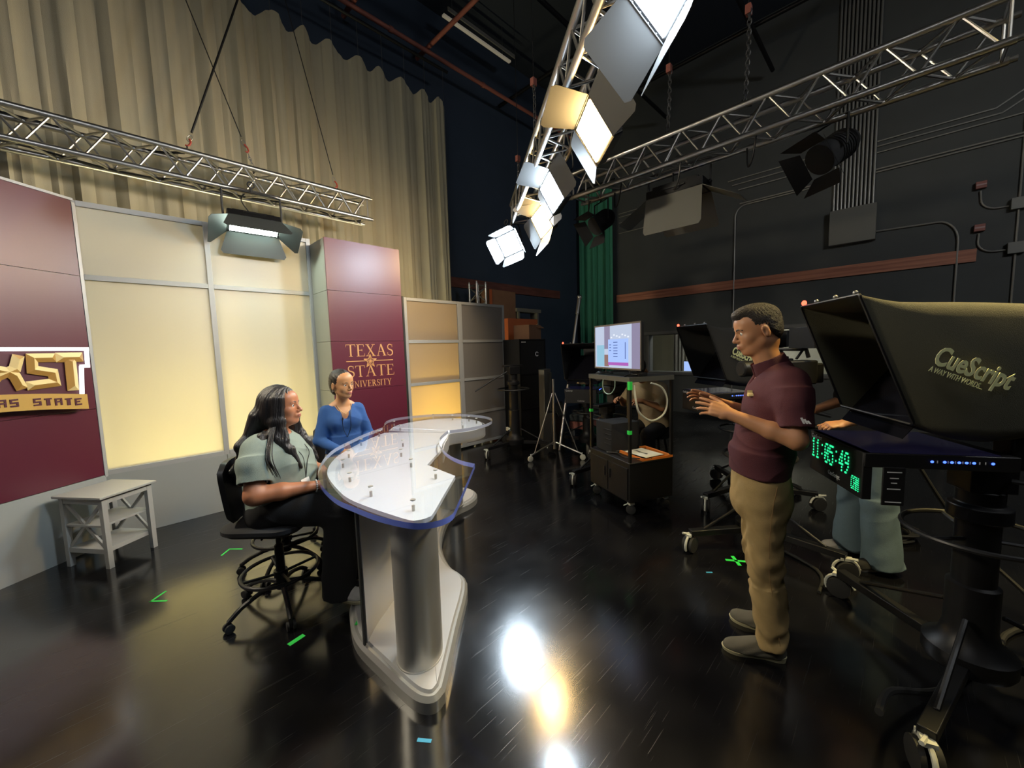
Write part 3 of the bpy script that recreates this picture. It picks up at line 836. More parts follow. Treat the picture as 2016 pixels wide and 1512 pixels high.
# ------------------------------------------------------------------ grey side table
tt = thing('side_table', 'grey painted side table with crossed side braces and two shelves', 'table', (-0.143, 4.525, 0), math.radians(36.5))
W_, D_, H_ = 0.36, 0.40, 0.575
b = MB(); b.box((0, 0, H_ - 0.009), (W_ + 0.05, D_ + 0.05, 0.018)); b.build('tabletop', M['greytable'], tt, smooth=0, bevel=0.003)
for sx in (-1, 1):
    for sy in (-1, 1):
        b = MB(); b.box((sx * (W_ / 2 - 0.018), sy * (D_ / 2 - 0.018), (H_ - 0.018) / 2), (0.036, 0.036, H_ - 0.018)); b.build('leg', M['greytable'], tt, smooth=0, bevel=0.002)
b = MB()
for s in (-1, 1):
    b.box((0, s * (D_ / 2 - 0.012), H_ - 0.042), (W_ - 0.072, 0.018, 0.048)); b.box((s * (W_ / 2 - 0.012), 0, H_ - 0.042), (0.018, D_ - 0.072, 0.048))
b.build('apron', M['greytable'], tt, smooth=0)
for z, h in ((0.335, 0.016), (0.135, 0.036)):
    b = MB(); b.box((0, 0, z), (W_ - 0.01, D_ - 0.074, h)); b.build('shelf', M['greytable'], tt, smooth=0)
for s in (-1, 1):
    b = MB()
    za, zb = 0.16, H_ - 0.07
    for q in (-1, 1):
        ya, yb = q * (D_ / 2 - 0.04), -q * (D_ / 2 - 0.04)
        L = math.hypot(yb - ya, zb - za)
        Mx = Matrix.Rotation(math.atan2(zb - za, yb - ya), 4, 'X')
        b.box((s * (W_ / 2 - 0.02), 0, (za + zb) / 2), (0.014, L, 0.022), M=Mx)
    b.build('cross_brace', M['greytable'], tt, smooth=0)

# ------------------------------------------------------------------ anchor desk
td = thing('anchor_desk', 'curved silver news desk with clear acrylic top over white counter', 'desk', (0, 0, 0))
base = [(0.776, 1.997), (0.785, 1.75), (0.800, 1.52), (0.822, 1.436), (0.862, 1.398), (0.912, 1.405), (0.96, 1.44), (1.2, 1.67), (1.515, 1.979), (1.556, 2.218), (1.637, 2.426), (1.753, 2.61), (1.914, 2.792), (2.07, 2.93), (2.218, 3.0), (2.38, 3.02), (2.52, 3.08), (2.62, 3.20), (2.63, 3.36), (2.52, 3.50), (2.33, 3.56), (2.10, 3.50), (1.80, 3.25), (1.45, 2.95), (1.12, 2.62), (0.90, 2.36), (0.82, 2.18)]
def smoothloop(pts, corners=(), n=4):
    out = catmull([(x, y, 0) for x, y in pts], n, closed=True)
    return [(p.x, p.y) for p in out]
bs = smoothloop(base)
b = MB(); b.prism(bs, 0.0, 0.055); b.prism(bs, 0.055, 0.075, inset=offset_poly(bs, 0.016)); b.build('base', M['silver'], td)
b = MB(); i1 = offset_poly(bs, 0.03); b.prism(i1, 0.075, 0.088, inset=offset_poly(bs, 0.038)); b.build('base_step', M['silver2'], td)
for (x, y, r) in ((0.958, 1.66, 0.112), (2.22, 3.10, 0.115)):
    Me = Matrix.Rotation(math.radians(50), 4, 'Z') @ Matrix.Diagonal((1.2, 1.0, 1, 1))
    b = MB(); b.lathe([(r, 0.085), (r, 0.885)], (x, y, 0), 40, M=Me); b.lathe([(r + 0.005, 0.085), (r + 0.005, 0.094)], (x, y, 0), 40, M=Me)
    b.build('pillar', M['alu2'], td)
mod = catmull([(0.795, 1.93, 0), (0.90, 2.03, 0), (1.10, 2.18, 0), (1.38, 2.45, 0), (1.65, 2.75, 0), (1.95, 2.98, 0)], 6)
b = MB(); b.sheet([[(p.x, p.y, 0.085) for p in mod], [(p.x, p.y, 0.885) for p in mod]], 0.012); b.build('modesty_panel', M['silver2'], td)
b = MB(); b.box((0.787, 1.922, 0.485), (0.010, 0.016, 0.80)); b.build('modesty_panel_edge', M['darkpanel'], td)
ks = 0.979
wn = [(x * ks, y * ks) for x, y in [(0.841, 2.438), (0.999, 2.731), (1.189, 2.932), (1.45, 3.143), (1.64, 3.26), (1.83, 3.03), (1.99, 2.78), (1.87, 2.64), (1.72, 2.49), (1.601, 2.338), (1.33, 2.101), (1.31, 1.783), (1.10, 1.595), (0.935, 1.445), (0.895, 1.423), (0.850, 1.432), (0.815, 1.49), (0.756, 1.846), (0.768, 2.087)]]
wn = [(p.x, p.y) for p in catmull([(x, y, 0) for x, y in wn[12:] + wn[:4]], 4)] + wn[4:12]
b = MB(); b.prism(wn, 0.880, 0.90); b.build('white_counter', M['white'], td, smooth=30)
fc = Vector((2.16, 3.02))
wf = []
for x, y in [(1.70, 3.30), (1.845, 3.45), (2.039, 3.50), (2.30, 3.46), (2.46, 3.30), (2.52, 3.10), (2.47, 2.90), (2.33, 2.74), (2.15, 2.70), (1.98, 2.78), (1.82, 3.03)]:
    wf.append((x * 0.985, y * 0.985))
wfs = wf[:1] + [(p.x, p.y) for p in catmull([(x, y, 0) for x, y in wf[1:9]], 4)] + wf[9:]
b = MB(); b.prism(wfs, 0.862, 0.90); b.build('white_counter', M['white'], td, smooth=30)
# silver skirt under the counter along the notch
sk = catmull([(1.585, 2.30, 0), (1.70, 2.44, 0), (1.83, 2.58, 0), (1.945, 2.70, 0), (2.10, 2.655, 0), (2.28, 2.68, 0), (2.42, 2.80, 0), (2.485, 3.0, 0)], 4)
b = MB(); b.sheet([[(p.x, p.y, 0.80) for p in sk], [(p.x, p.y, 0.895) for p in sk]], 0.008); b.build('counter_skirt', M['silver2'], td)
N_ = [(1.587, 3.189), (1.369, 3.055), (1.217, 2.933), (1.013, 2.751), (0.864, 2.538), (0.745, 2.297), (0.682, 2.085), (0.655, 1.927), (0.645, 1.763), (0.658, 1.643), (0.682, 1.475), (0.72, 1.346), (0.757, 1.275), (0.819, 1.238), (0.886, 1.243), (0.947, 1.291), (1.14, 1.469), (1.398, 1.709)]
N2 = [(1.398, 1.709), (1.388, 1.818), (1.411, 1.965), (1.472, 2.126), (1.572, 2.317), (1.698, 2.472), (1.863, 2.607)]
F_ = [(1.875, 2.60), (2.03, 2.555), (2.19, 2.55), (2.34, 2.61), (2.45, 2.72), (2.50, 2.87), (2.484, 3.071), (2.40, 3.26), (2.25, 3.42), (2.07, 3.51), (1.905, 3.53), (1.75, 3.44), (1.60, 3.20)]
def cm2(p, n=3): return [(q.x, q.y) for q in catmull([(x, y, 0) for x, y in p], n)]
ng = cm2(N_) + cm2(N2)[1:]
fg = cm2(F_)
for g in (ng, fg):
    b = MB(); n = len(g)
    vs = [(x, y, 0.925) for x, y in g] + [(x, y, 0.950) for x, y in g]
    b.cur = 0; b.add(vs, [tuple(range(n - 1, -1, -1)), tuple(range(n, 2 * n))])
    for i in range(n - 1):
        b.cur = 1 if (g is ng and 17 < i < 60) else 2
        b.add([vs[i], vs[i + 1], vs[n + i + 1], vs[n + i]], [(0, 1, 2, 3)])
    b.cur = 0; b.add([vs[n - 1], vs[0], vs[n], vs[2 * n - 1]], [(0, 1, 2, 3)])
    b.build('acrylic_top', [M['acry'], M['acryedge'], M['acrypale']], td, smooth=30)
for x, y in [(1.052, 2.62), (0.93, 2.416), (0.846, 2.116), (0.823, 1.814), (0.868, 1.50), (1.183, 1.789), (1.21, 2.09), (1.295, 2.356), (1.447, 2.60), (1.50, 3.08), (1.259, 2.89), (1.80, 3.38), (1.74, 3.16), (2.25, 3.40), (2.35, 3.20), (2.40, 3.0), (2.37, 2.85), (2.15, 2.78)]:
    b = MB(); b.lathe([(0.007, 0.899), (0.007, 0.926)], (x, y, 0), 10); b.lathe([(0.012, 0.949), (0.012, 0.953)], (x, y, 0), 12); b.build('standoff', M['alu2'], td)
b = MB(); b.box((0.86, 2.15, 0.0785), (0.022, 0.10, 0.003), M=Matrix.Rotation(-0.7, 4, 'Z')); tag(b.build('green_tape', M['greentape'], smooth=0), 'green tape strip stuck on the silver desk base', 'tape')

# ------------------------------------------------------------------ drafting stools
def make_stool(label, loc, rz, seat_z=0.60):
    t = thing('drafting_stool', label, 'stool', loc, rz, None)
    # local +x is the direction the sitter faces
    legs_r = 0.305
    for k in range(5):
        a = 2 * PI * k / 5 + 0.35
        c, s = math.cos(a), math.sin(a)
        b = MB(); pts = catmull([(0.03 * c, 0.03 * s, 0.15), (0.12 * c, 0.12 * s, 0.145), (0.23 * c, 0.23 * s, 0.11), (0.285 * c, 0.285 * s, 0.075), (legs_r * c, legs_r * s, 0.062)], 4)
        b.tube(pts, 0.014, 8); lg = b.build('leg', M['blackm'], t)
        b = MB()
        tx, ty = -s, c
        for q in (-1, 1):
            Mw = Matrix.Rotation(PI / 2, 4, 'X'); Mw = Matrix.Rotation(a, 4, 'Z') @ Mw
            b.lathe([(0.020, -0.008), (0.026, -0.006), (0.026, 0.006), (0.020, 0.008)], (legs_r * c + q * 0.017 * tx, legs_r * s + q * 0.017 * ty, 0.0265), 16, M=Mw)
        b.cyl((legs_r * c - 0.024 * tx, legs_r * s - 0.024 * ty, 0.0265), (legs_r * c + 0.024 * tx, legs_r * s + 0.024 * ty, 0.0265), 0.006)
        b.cyl((legs_r * c, legs_r * s, 0.02), (legs_r * c, legs_r * s, 0.065), 0.008)
        b.build('caster', M['rubber'], lg)
    b = MB(); b.lathe([(0.032, 0.115), (0.036, 0.15), (0.030, 0.19), (0.026, 0.20), (0.026, 0.40), (0.020, 0.405), (0.014, 0.41), (0.014, seat_z - 0.07)], seg=20); b.build('gas_column', M['blackm'], t)
    b = MB(); b.tube([(0.215 * math.cos(a), 0.215 * math.sin(a), 0.235) for a in np.linspace(0, 2 * PI, 41)[:-1]], 0.0115, 8, closed=True)
    for k in range(4):
        a = PI / 4 + k * PI / 2; b.tube([(0.03 * math.cos(a), 0.03 * math.sin(a), 0.215), (0.215 * math.cos(a), 0.215 * math.sin(a), 0.235)], 0.009, 8)
    b.lathe([(0.04, 0.195), (0.04, 0.235)], seg=20)
    b.build('foot_ring', M['blackm'], t)
    b = MB(); b.box((0, 0, seat_z - 0.065), (0.20, 0.16, 0.025)); b.tube([(0.02, -0.08, seat_z - 0.06), (0.03, -0.2, seat_z - 0.07)], 0.006, 6); b.build('seat_plate', M['blackm'], t)
    o1 = rect(0.47, 0.49, 0.12, 6)
    b = MB(); b.prism([(x * 0.9, y * 0.9) for x, y in o1], seat_z - 0.052, seat_z - 0.03, inset=o1); b.prism(o1, seat_z - 0.03, seat_z - 0.008); b.prism(o1, seat_z - 0.008, seat_z, inset=[(x * 0.93, y * 0.93) for x, y in o1]); b.build('seat', M['blackf'], t, smooth=60)
    b = MB(); b.tube(catmull([(-0.10, 0, seat_z - 0.06), (-0.25, 0, seat_z - 0.06), (-0.240, 0, seat_z + 0.0), (-0.242, 0, seat_z + 0.12), (-0.240, 0, seat_z + 0.2)], 4), 0.014, 8); b.build('back_bracket', M['blackm'], t)
    rows = []
    for i in range(9):
        f = i / 8; hw = 0.20 * (1 - 0.10 * (2 * f - 1) ** 4) * (0.85 if i in (0, 8) else 1.0)
        z = seat_z + 0.015 + 0.36 * f
        rows.append([(-0.205 - 0.045 * f + 0.045 * (j / 8 * 2 - 1) ** 2 , hw * (j / 8 * 2 - 1), z) for j in range(9)])
    b = MB(); b.sheet(rows, 0.028); b.build('backrest', M['black'], t, smooth=60)
    return t
heading1 = math.atan2(-0.71, 0.70)
stool = make_stool('black drafting stool under the woman in grey shirt', (0.63, 2.77, 0), heading1, 0.60)
dup(stool, (0.80, 3.28, 0), math.radians(-80), 'empty black drafting stool behind the woman in grey shirt')
dup(stool, (1.33, 3.42, 0), math.radians(-98), 'black drafting stool under the woman in blue top')

# ------------------------------------------------------------------ floor marks
def tape(pts, w, m, label, cat='tape', name='spike_tape'):
    b = MB()
    for a, c in zip(pts[:-1], pts[1:]):
        a = Vector((*a, 0)); c = Vector((*c, 0)); d = (c - a).normalized(); n = Vector((-d.y, d.x, 0)) * w / 2; a = a - d * w / 2 * 0.9; c = c + d * w / 2 * 0.9
        b.add([a + n, c + n, c - n, a - n] + [q + Vector((0, 0, 0.0012)) for q in (a + n, c + n, c - n, a - n)], [(0, 1, 2, 3), (7, 6, 5, 4), (0, 4, 5, 1), (1, 5, 6, 2), (2, 6, 7, 3), (3, 7, 4, 0)])
    tag(b.build(name, m, smooth=0), label, cat)
tape([(0.472, 3.849), (0.535, 3.924), (0.606, 3.844)], 0.014, M['greentape'], 'green tape corner mark on floor between side table and stools')
tape([(0.104, 3.54), (0.028, 3.47), (0.099, 3.399)], 0.014, M['greentape'], 'green tape corner mark on floor in front of side table')
tape([(0.553, 2.347), (0.613, 2.362)], 0.03, M['greentape'], 'short wide green tape strip on floor beside the stool casters')
b = MB()
for a, c in (((3.045, 0.855), (3.115, 0.74)), ((3.135, 0.835), (3.03, 0.755))):
    a = Vector((*a, 0.0006)); c = Vector((*c, 0.0006)); d = (c - a); L = d.length; b.box((a + c) / 2, (L, 0.024, 0.0012), M=Matrix.Rotation(math.atan2(d.y, d.x), 4, 'Z'))
tag(b.build('spike_tape', M['greentape'], smooth=0), 'green tape cross on floor beside the standing man', 'tape')
tape([(0.749, 1.348), (0.777, 1.312)], 0.016, M['bluetape'], 'small blue tape piece on floor in front of desk tip')
tape([(2.787, 0.898), (2.808, 0.875)], 0.012, M['bluetape'], 'tiny blue tape piece on floor near the man')
# ------------------------------------------------------------------ trusses
def truss(label, a, c, s=0.25, r=0.025, bays=None, up=(0, 0, 1), side=None):
    a = Vector(a); c = Vector(c); L = (c - a).length
    d = (c - a) / L
    upv = Vector(up); upv = (upv - d * upv.dot(d)).normalized()
    sv = d.cross(upv).normalized()
    Mx = Matrix((d, sv, upv)).transposed().to_4x4(); Mx.translation = a
    t = thing('box_truss', label, 'truss', M=Mx)
    h = s / 2
    for y in (-h, h):
        for z in (-h, h):
            b = MB(); b.tube([(0, y, z), (L, y, z)], r, 14); b.build('chord', M['alu'], t)
            for x in (0.0, L):
                sg = -1 if x == 0 else 1
                b = MB(); b.cyl((x, y, z), (x + sg * 0.035, y, z), r * 0.75, 12); b.build('end_spigot', M['steel'], t)
    n = bays or int(L / (s * 1.25))
    for k, (p, q) in enumerate((((-h, -h), (-h, h)), ((h, -h), (h, h)), ((-h, -h), (h, -h)), ((-h, h), (h, h)))):
        b = MB()
        for i in range(n):
            x0 = 0.06 + (L - 0.12) * i / n; x1 = 0.06 + (L - 0.12) * (i + 1) / n; xm = (x0 + x1) / 2
            if k % 2 == 0: lo, hi = p, q
            else: lo, hi = q, p
            b.tube([(x0, *lo), (xm, *hi)], 0.0095, 8); b.tube([(xm, *hi), (x1, *lo)], 0.0095, 8)
        for x in (0.03, L - 0.03): b.tube([(x, *p), (x, *q)], 0.0095, 8)
        b.build('lattice', M['alu'], t)
    return t
truss('aluminium box truss hanging above the set wall with one light', (-2.2, 5.02, 3.44), (2.44, 5.02, 3.43))
kd = Vector((0.616, 0.788, 0))
kc = Vector((2.02, 1.37, 3.425)) + Vector((0.788, -0.616, 0)) * 0.125
truss('aluminium box truss overhead carrying the row of five key lights', kc - kd * 1.85, kc + kd * 3.15)
truss('aluminium box truss across the dark side of the studio', (3.90, -0.40, 3.405), (3.90, 2.72, 3.405))
t_small = truss('short upright truss section standing behind the folding screen', (4.93, 5.75, 0.04), (4.93, 5.75, 2.84), s=0.22, r=0.022, up=(0, 1, 0))

# wire slings with red hooks
def sling(top, bot, label, r=0.006, chain=0.0):
    t = thing('wire_sling', label, 'cable', bot)
    tp = Vector(top) - Vector(bot)
    d = tp.normalized()
    h = chain
    b = MB(); b.tube([d * (0.16 + h), tp], r, 6); b.build('wire', M['black'], t)
    b = MB(); pts = [d * (0.10 + h + 0.035 * math.sin(a)) + Vector((0.02 * math.cos(a), 0.005, 0)) for a in np.linspace(0, 2 * PI, 13)[:-1]]
    b.tube(pts, 0.004, 6, closed=True); b.build('thimble', M['steel'], t)
    b = MB(); b.tube([d * (0.09 + h), d * (0.06 + h) + Vector((0.018, 0, 0)), d * (0.03 + h) + Vector((0.016, 0, 0)), d * (0.01 + h), d * (0.02 + h) + Vector((-0.014, 0, 0))], 0.009, 8); b.build('hook', M['red'], t)
    if chain:
        b = MB(); k = 0; z = 0.0
        while z < chain:
            ax = Vector((1, 0, 0)) if k % 2 else Vector((0, 1, 0))
            c = d * z
            b.tube([c + d * 0.022 * math.sin(a) + ax * 0.013 * math.cos(a) for a in np.linspace(0, 2 * PI, 11)[:-1]], 0.0035, 5, closed=True)
            z += 0.03; k += 1
        b.build('chain', M['steel'], t)
    b = MB(); b.tube([(0, -0.03, 0.0), (0.0, -0.03, -0.05), (0, 0.03, -0.05), (0, 0.03, 0.0)], 0.007, 6); b.build('clamp', M['black'], t)
sling((1.60, 5.05, 6.5), (0.66, 5.05, 3.66), 'thick black cable bundle slung to the set truss with red hook', 0.011)
sling((0.30, 5.05, 6.5), (1.22, 5.05, 3.63), 'thin wire sling with red hook and short chain above the set light', 0.005, chain=0.14)
sling((1.45, 5.05, 6.5), (2.10, 5.05, 3.64), 'thin wire sling with red hook at the free end of the set truss', 0.005)
M['pipe_d'] = mat('dark_chain_steel', (0.10, 0.10, 0.10), 0.5, metal=0.6)
def chain_hoist(x, y, z0, z1, label, hook=True):
    t = thing('hoist_chain', label, 'chain', (x, y, z0))
    b = MB(); z = 0; k = 0
    while z < z1 - z0:
        ax = Vector((1, 0, 0)) if k % 2 else Vector((0, 1, 0)); c = Vector((0.01 * math.sin(z * 7), 0.01 * math.cos(z * 5), z))
        b.tube([c + Vector((0, 0, 1)) * 0.026 * math.sin(a) + ax * 0.015 * math.cos(a) for a in np.linspace(0, 2 * PI, 9)[:-1]], 0.005, 5, closed=True); z += 0.037; k += 1
    b.build('links', M['pipe_d'], t)
    b = MB(); b.tube([(0, -0.03, 0.02), (0.02, -0.03, -0.04), (-0.02, 0.03, -0.04), (0, 0.03, 0.02)], 0.008, 6); b.build('clamp', M['black'], t)
    if hook:
        b = MB(); b.box((0, 0, z1 - z0), (0.05, 0.04, 0.07)); b.build('hook', M['redpipe'], t)
        b = MB(); b.tube([(0, 0, z1 - z0), (0, 0, 3.02)], 0.004, 6); b.build('wire', M['black'], t)
chain_hoist(3.80, 0.98, 3.56, 4.25, 'hoist chain holding the middle of the dark side truss')
chain_hoist(3.80, 1.62, 3.56, 4.12, 'hoist chain holding the far half of the dark side truss')
chain_hoist(3.05, 2.62, 3.57, 4.15, 'hoist chain with rust red hook at the key light truss')
chain_hoist(3.72, 3.48, 3.57, 3.95, 'short hoist chain near the far end of the key light truss')

# ------------------------------------------------------------------ LED panel lights
def panel_light(label, loc, target, roll, led, size=(0.31, 0.31), doors=(50, 50, 50, 50), dl=0.24, yokeup=0.22, clampto=None, flag='flag', flare=0.07, xa=None):
    loc = Vector(loc); n = (Vector(target) - loc).normalized() if target is not None else None
    x0 = n.cross(Vector((0, 0, 1))).normalized(); y0 = n.cross(x0) * -1
    y0 = x0.cross(n) if False else n.cross(x0); y0 = -y0
    Mr = Matrix((x0, y0, n)).transposed()
    if Mr.determinant() < 0: Mr = Matrix((-x0, y0, n)).transposed()
    Mr = Mr @ Matrix.Rotation(math.radians(roll), 3, 'Z')
    if xa is not None:
        x0 = Vector(xa); x0 = (x0 - n * x0.dot(n)).normalized(); Mr = Matrix((x0, n.cross(x0), n)).transposed()
    Mx = Mr.to_4x4(); Mx.translation = loc
    t = thing('panel_light', label, 'light', M=Mx)
    w, h = size
    b = MB(); o_ = rect(w + 0.05, h + 0.05, 0.015, 3)
    b.prism(o_, -0.075, -0.004); b.prism([(x * 0.8, y * 0.8) for x, y in o_], -0.11, -0.075)
    for k in range(7): b.box((-w * 0.3 + k * w * 0.1, 0, -0.118), (0.006, h * 0.6, 0.02))
    b.build('housing', M['blackm'], t, smooth=30)
    b = MB(); b.box((0, 0, 0.0), (w, h, 0.004)); b.build('led_panel', led, t, smooth=0)
    b = MB(); b.box((0, h / 2 + 0.035, -0.05), (w * 0.45, 0.012, 0.012)); b.box((-w * 0.22, h / 2 + 0.03, -0.05), (0.012, 0.03, 0.012)); b.box((w * 0.22, h / 2 + 0.03, -0.05), (0.012, 0.03, 0.012)); b.build('handle', M['black'], t)
    hw, hh = w / 2 + 0.02, h / 2 + 0.02
    th = 0.0025
    fm = M[flag]
    for k, an in enumerate(doors):
        if an is None: continue
        a = math.radians(an)
        b = MB()
        if k < 2:
            s = 1 if k == 0 else -1
            def P(u, v, s=s, a=a): return (u, s * (hh + v * math.sin(a)), v * math.cos(a))
            W = hw; r_ = 0.03
        else:
            s = 1 if k == 2 else -1
            def P(u, v, s=s, a=a): return (s * (hw + v * math.sin(a)), u, v * math.cos(a))
            W = hh; r_ = 0.03
        f_ = flare if k < 2 else flare
        pr = [(-W, 0), (-W - f_ * 0.9, dl - r_), (-W - f_ * 0.9 + r_ * 0.7, dl), (W + f_ * 0.9 - r_ * 0.7, dl), (W + f_ * 0.9, dl - r_), (W, 0)]
        A = [Vector(P(u, v)) for u, v in pr]
        nn = (A[1] - A[0]).cross(A[5] - A[0]).normalized() * th
        m_ = len(A)
        b.add(A + [p + nn for p in A], [tuple(range(m_)), tuple(range(2 * m_ - 1, m_ - 1, -1))] + [(i, (i + 1) % m_, m_ + (i + 1) % m_, m_ + i) for i in range(m_)])
        d_ = b.build('barn_door', fm, t, smooth=0)
        b = MB()
        q0, q1 = Vector(P(-W, 0)), Vector(P(W, 0))
        b.tube([q0, q1], 0.004, 6)
        for q in (0.2, 0.4, 0.6, 0.8): b.sphere(q0.lerp(q1, q) + Vector((0, 0, -0.004)), 0.007, 8, 5)
        b.build('hinge', M['black'], d_)
    # yoke rises towards world up
    u = (Mr.transposed() @ Vector((0, 0, 1)))
    u = Vector((u.x, u.y, u.z)); u.normalize()
    sx = w / 2 + 0.045
    base0, base1 = Vector((-sx, 0, -0.05)), Vector((sx, 0, -0.05))
    u2 = (u - Vector((u.x, 0, 0))).normalized() * yokeup
    b = MB(); b.tube(catmull([base0, base0 + u2 * 0.8, base0 + u2 + Vector((0.05, 0, 0)), base1 + u2 - Vector((0.05, 0, 0)), base1 + u2 * 0.8, base1], 4), 0.010, 8)
    b.sphere(base0, 0.02, 8, 6); b.sphere(base1, 0.02, 8, 6)
    b.build('yoke', M['black'], t)
    top = (base0 + base1) / 2 + u2
    b = MB(); b.cyl(top, top + u * 0.05, 0.012, 10); b.tube([top + u * 0.05 + Vector((0.03 * math.cos(q), 0, 0)) * 1 + u * (0.03 + 0.03 * math.sin(q)) for q in np.linspace(0, 2 * PI, 13)[:-1]], 0.007, 6, closed=True); b.build('clamp', M['black'], t)
    return t
def aim(loc, n): return Vector(loc) + Vector(n)
S27 = (0.27, 0.27)
L1p, L2p, L3p, L4p, L5p = (1.78, 0.80, 3.15), (2.41, 1.55, 3.05), (3.10, 2.47, 3.09), (3.74, 3.14, 3.11), (3.97, 3.92, 3.05)
panel_light('cool key light nearest the camera at top of the frame', L1p, aim(L1p, (-0.70, 0.42, -0.55)), 0, M['cool'], size=S27, doors=(40, 30, 95, 60), dl=0.27, xa=(-0.59, -0.78, 0.17), flare=0.05)
panel_light('large warm key light with wide barn doors, second on the overhead truss', L2p, aim(L2p, (-0.75, 0.47, -0.46)), 0, M['warm'], size=S27, doors=(35, None, 100, 105), dl=0.25, xa=(-0.593, -0.78, 0.168), flare=0.03)
panel_light('cool key light in the middle of the overhead row', L3p, aim(L3p, (-0.82, 0.40, -0.41)), 0, M['cool'], size=S27, doors=(35, 28, 95, 110), dl=0.24, xa=(-0.50, -0.84, 0.195), flare=0.02)
panel_light('small warm key light between two cool ones', L4p, aim(L4p, (-0.90, 0.26, -0.34)), 0, M['warm'], size=S27, doors=(38, 45, 85, 96), dl=0.24, xa=(-0.33, -0.93, 0.26), flare=0.02)
panel_light('cool key light farthest along the overhead truss', L5p, aim(L5p, (-0.80, -0.38, -0.46)), 0, M['cool_far'], size=S27, doors=(25, 25, 25, 25), dl=0.19, xa=(0.30, -0.93, 0.25), flare=0.02)
panel_light('panel light with grey barn doors hanging over the set wall', (1.12, 4.78, 2.93), (1.05, 3.4, 0.9), 0, M['green_led'], size=(0.42, 0.18), doors=(12, 38, 50, 50), dl=0.22, yokeup=0.30, flag='flagd', flare=0.07)
# lamps out of view; those for set, dark side and man are added fill
panel_light('added fill panel lamp hung out of view over the camera side facing the set', (-0.9, 0.1, 4.3), (1.0, 4.6, 1.6), 0, emis('added_set_fill', (0.95, 0.97, 1.0), 13.0), size=(1.1, 0.6), doors=(40, 40, 40, 40), dl=0.3, yokeup=2.1)
panel_light('added fill panel lamp hung out of view over the dark side facing the window wall', (3.4, -3.0, 4.6), (8.0, 2.0, 2.0), 0, emis('added_side_fill', (0.95, 0.98, 1.0), 34.0), size=(1.1, 0.6), doors=(40, 40, 40, 40), dl=0.3, yokeup=1.8)
panel_light('warm panel lamp hung above the large prompter hood', (3.35, -1.05, 4.4), (2.80, -0.55, 1.7), 0, emis('warm_hood_lamp', (1.0, 0.76, 0.28), 1500.0), size=(0.22, 0.22), doors=(3, 3, 3, 3), dl=0.34, yokeup=2.1)
panel_light('added panel lamp hung out of view beside the maroon set wall to light the man', (-0.95, 3.95, 3.35), (2.1, 0.9, 1.1), 0, emis('added_man_lamp', (1.0, 0.88, 0.66), 400.0), size=(0.42, 0.2), doors=(30, 40, 45, 45), dl=0.2, yokeup=3.1)
# unlit fixtures on the dark side truss
M['off_led'] = mat('unlit_panel', (0.25, 0.25, 0.24), 0.4)
panel_light('unlit panel light whose grey barn door faces the camera', (4.02, 1.62, 3.05), (4.01, 1.62, 2.05), 0, M['off_led'], size=(0.50, 0.2), doors=(8, 40, 60, 60), dl=0.36, flag='greybox', flare=0.01, xa=(0, -1, 0))
def fresnel(label, loc, target, r=0.11, L=0.24):
    loc = Vector(loc); n = (Vector(target) - loc).normalized(); x0 = n.cross(Vector((0, 0, 1))).normalized(); y0 = n.cross(x0)
    Mx = Matrix((x0, y0, n)).transposed().to_4x4(); Mx.translation = loc
    t = thing('spot_light', label, 'light', M=Mx)
    b = MB(); b.lathe([(r * 0.7, -L), (r, -L * 0.8), (r, 0.0), (r * 1.06, 0.01), (r * 1.06, 0.03), (r * 0.9, 0.03)], seg=24)
    for k in range(6): b.lathe([(r * 1.05, -L * 0.7 + k * 0.022), (r * 1.05, -L * 0.7 + k * 0.022 + 0.008)], seg=24)
    b.build('housing', M['blackf'], t)
    b = MB(); b.sphere((0, 0, 0.0), (r * 0.88, r * 0.88, 0.03), 20, 8); b.build('lens', M['glassd'], t)
    for k in range(4):
        Mq = Matrix.Rotation(k * PI / 2, 4, 'Z')
        b = MB(); pr = [(-r, r * 1.08, 0.03), (-r * 1.5, r * 1.9, 0.13), (r * 1.5, r * 1.9, 0.13), (r, r * 1.08, 0.03)]
        A = [Mq @ Vector(p) for p in pr]; nn = (A[1] - A[0]).cross(A[3] - A[0]).normalized() * 0.003
        b.add(A + [p + nn for p in A], [(0, 1, 2, 3), (7, 6, 5, 4), (0, 4, 5, 1), (1, 5, 6, 2), (2, 6, 7, 3), (3, 7, 4, 0)]); b.build('barn_door', M['blackf'], t, smooth=0)
    u = Mx.to_3x3().transposed() @ Vector((0, 0, 1)); u2 = (u - Vector((u.x, 0, 0))).normalized() * 0.22
    s = r + 0.03
    b = MB(); b.tube([Vector((-s, 0, -0.08)), Vector((-s, 0, -0.08)) + u2, Vector((s, 0, -0.08)) + u2, Vector((s, 0, -0.08))], 0.009, 6)
    b.cyl(Vector((0, 0, -0.08)) + u2, Vector((0, 0, -0.08)) + u2 + u * 0.12, 0.012, 8); b.build('yoke', M['black'], t)
    return t
fresnel('black unlit spotlight hanging at the far end of the dark side truss', (4.02, 2.55, 2.99), (2.0, 3.4, 1.5), r=0.10)
fresnel('black unlit spotlight hanging in front of the conduit bundle', (4.03, 0.50, 3.02), (2.2, 2.0, 1.5), r=0.11, L=0.28)
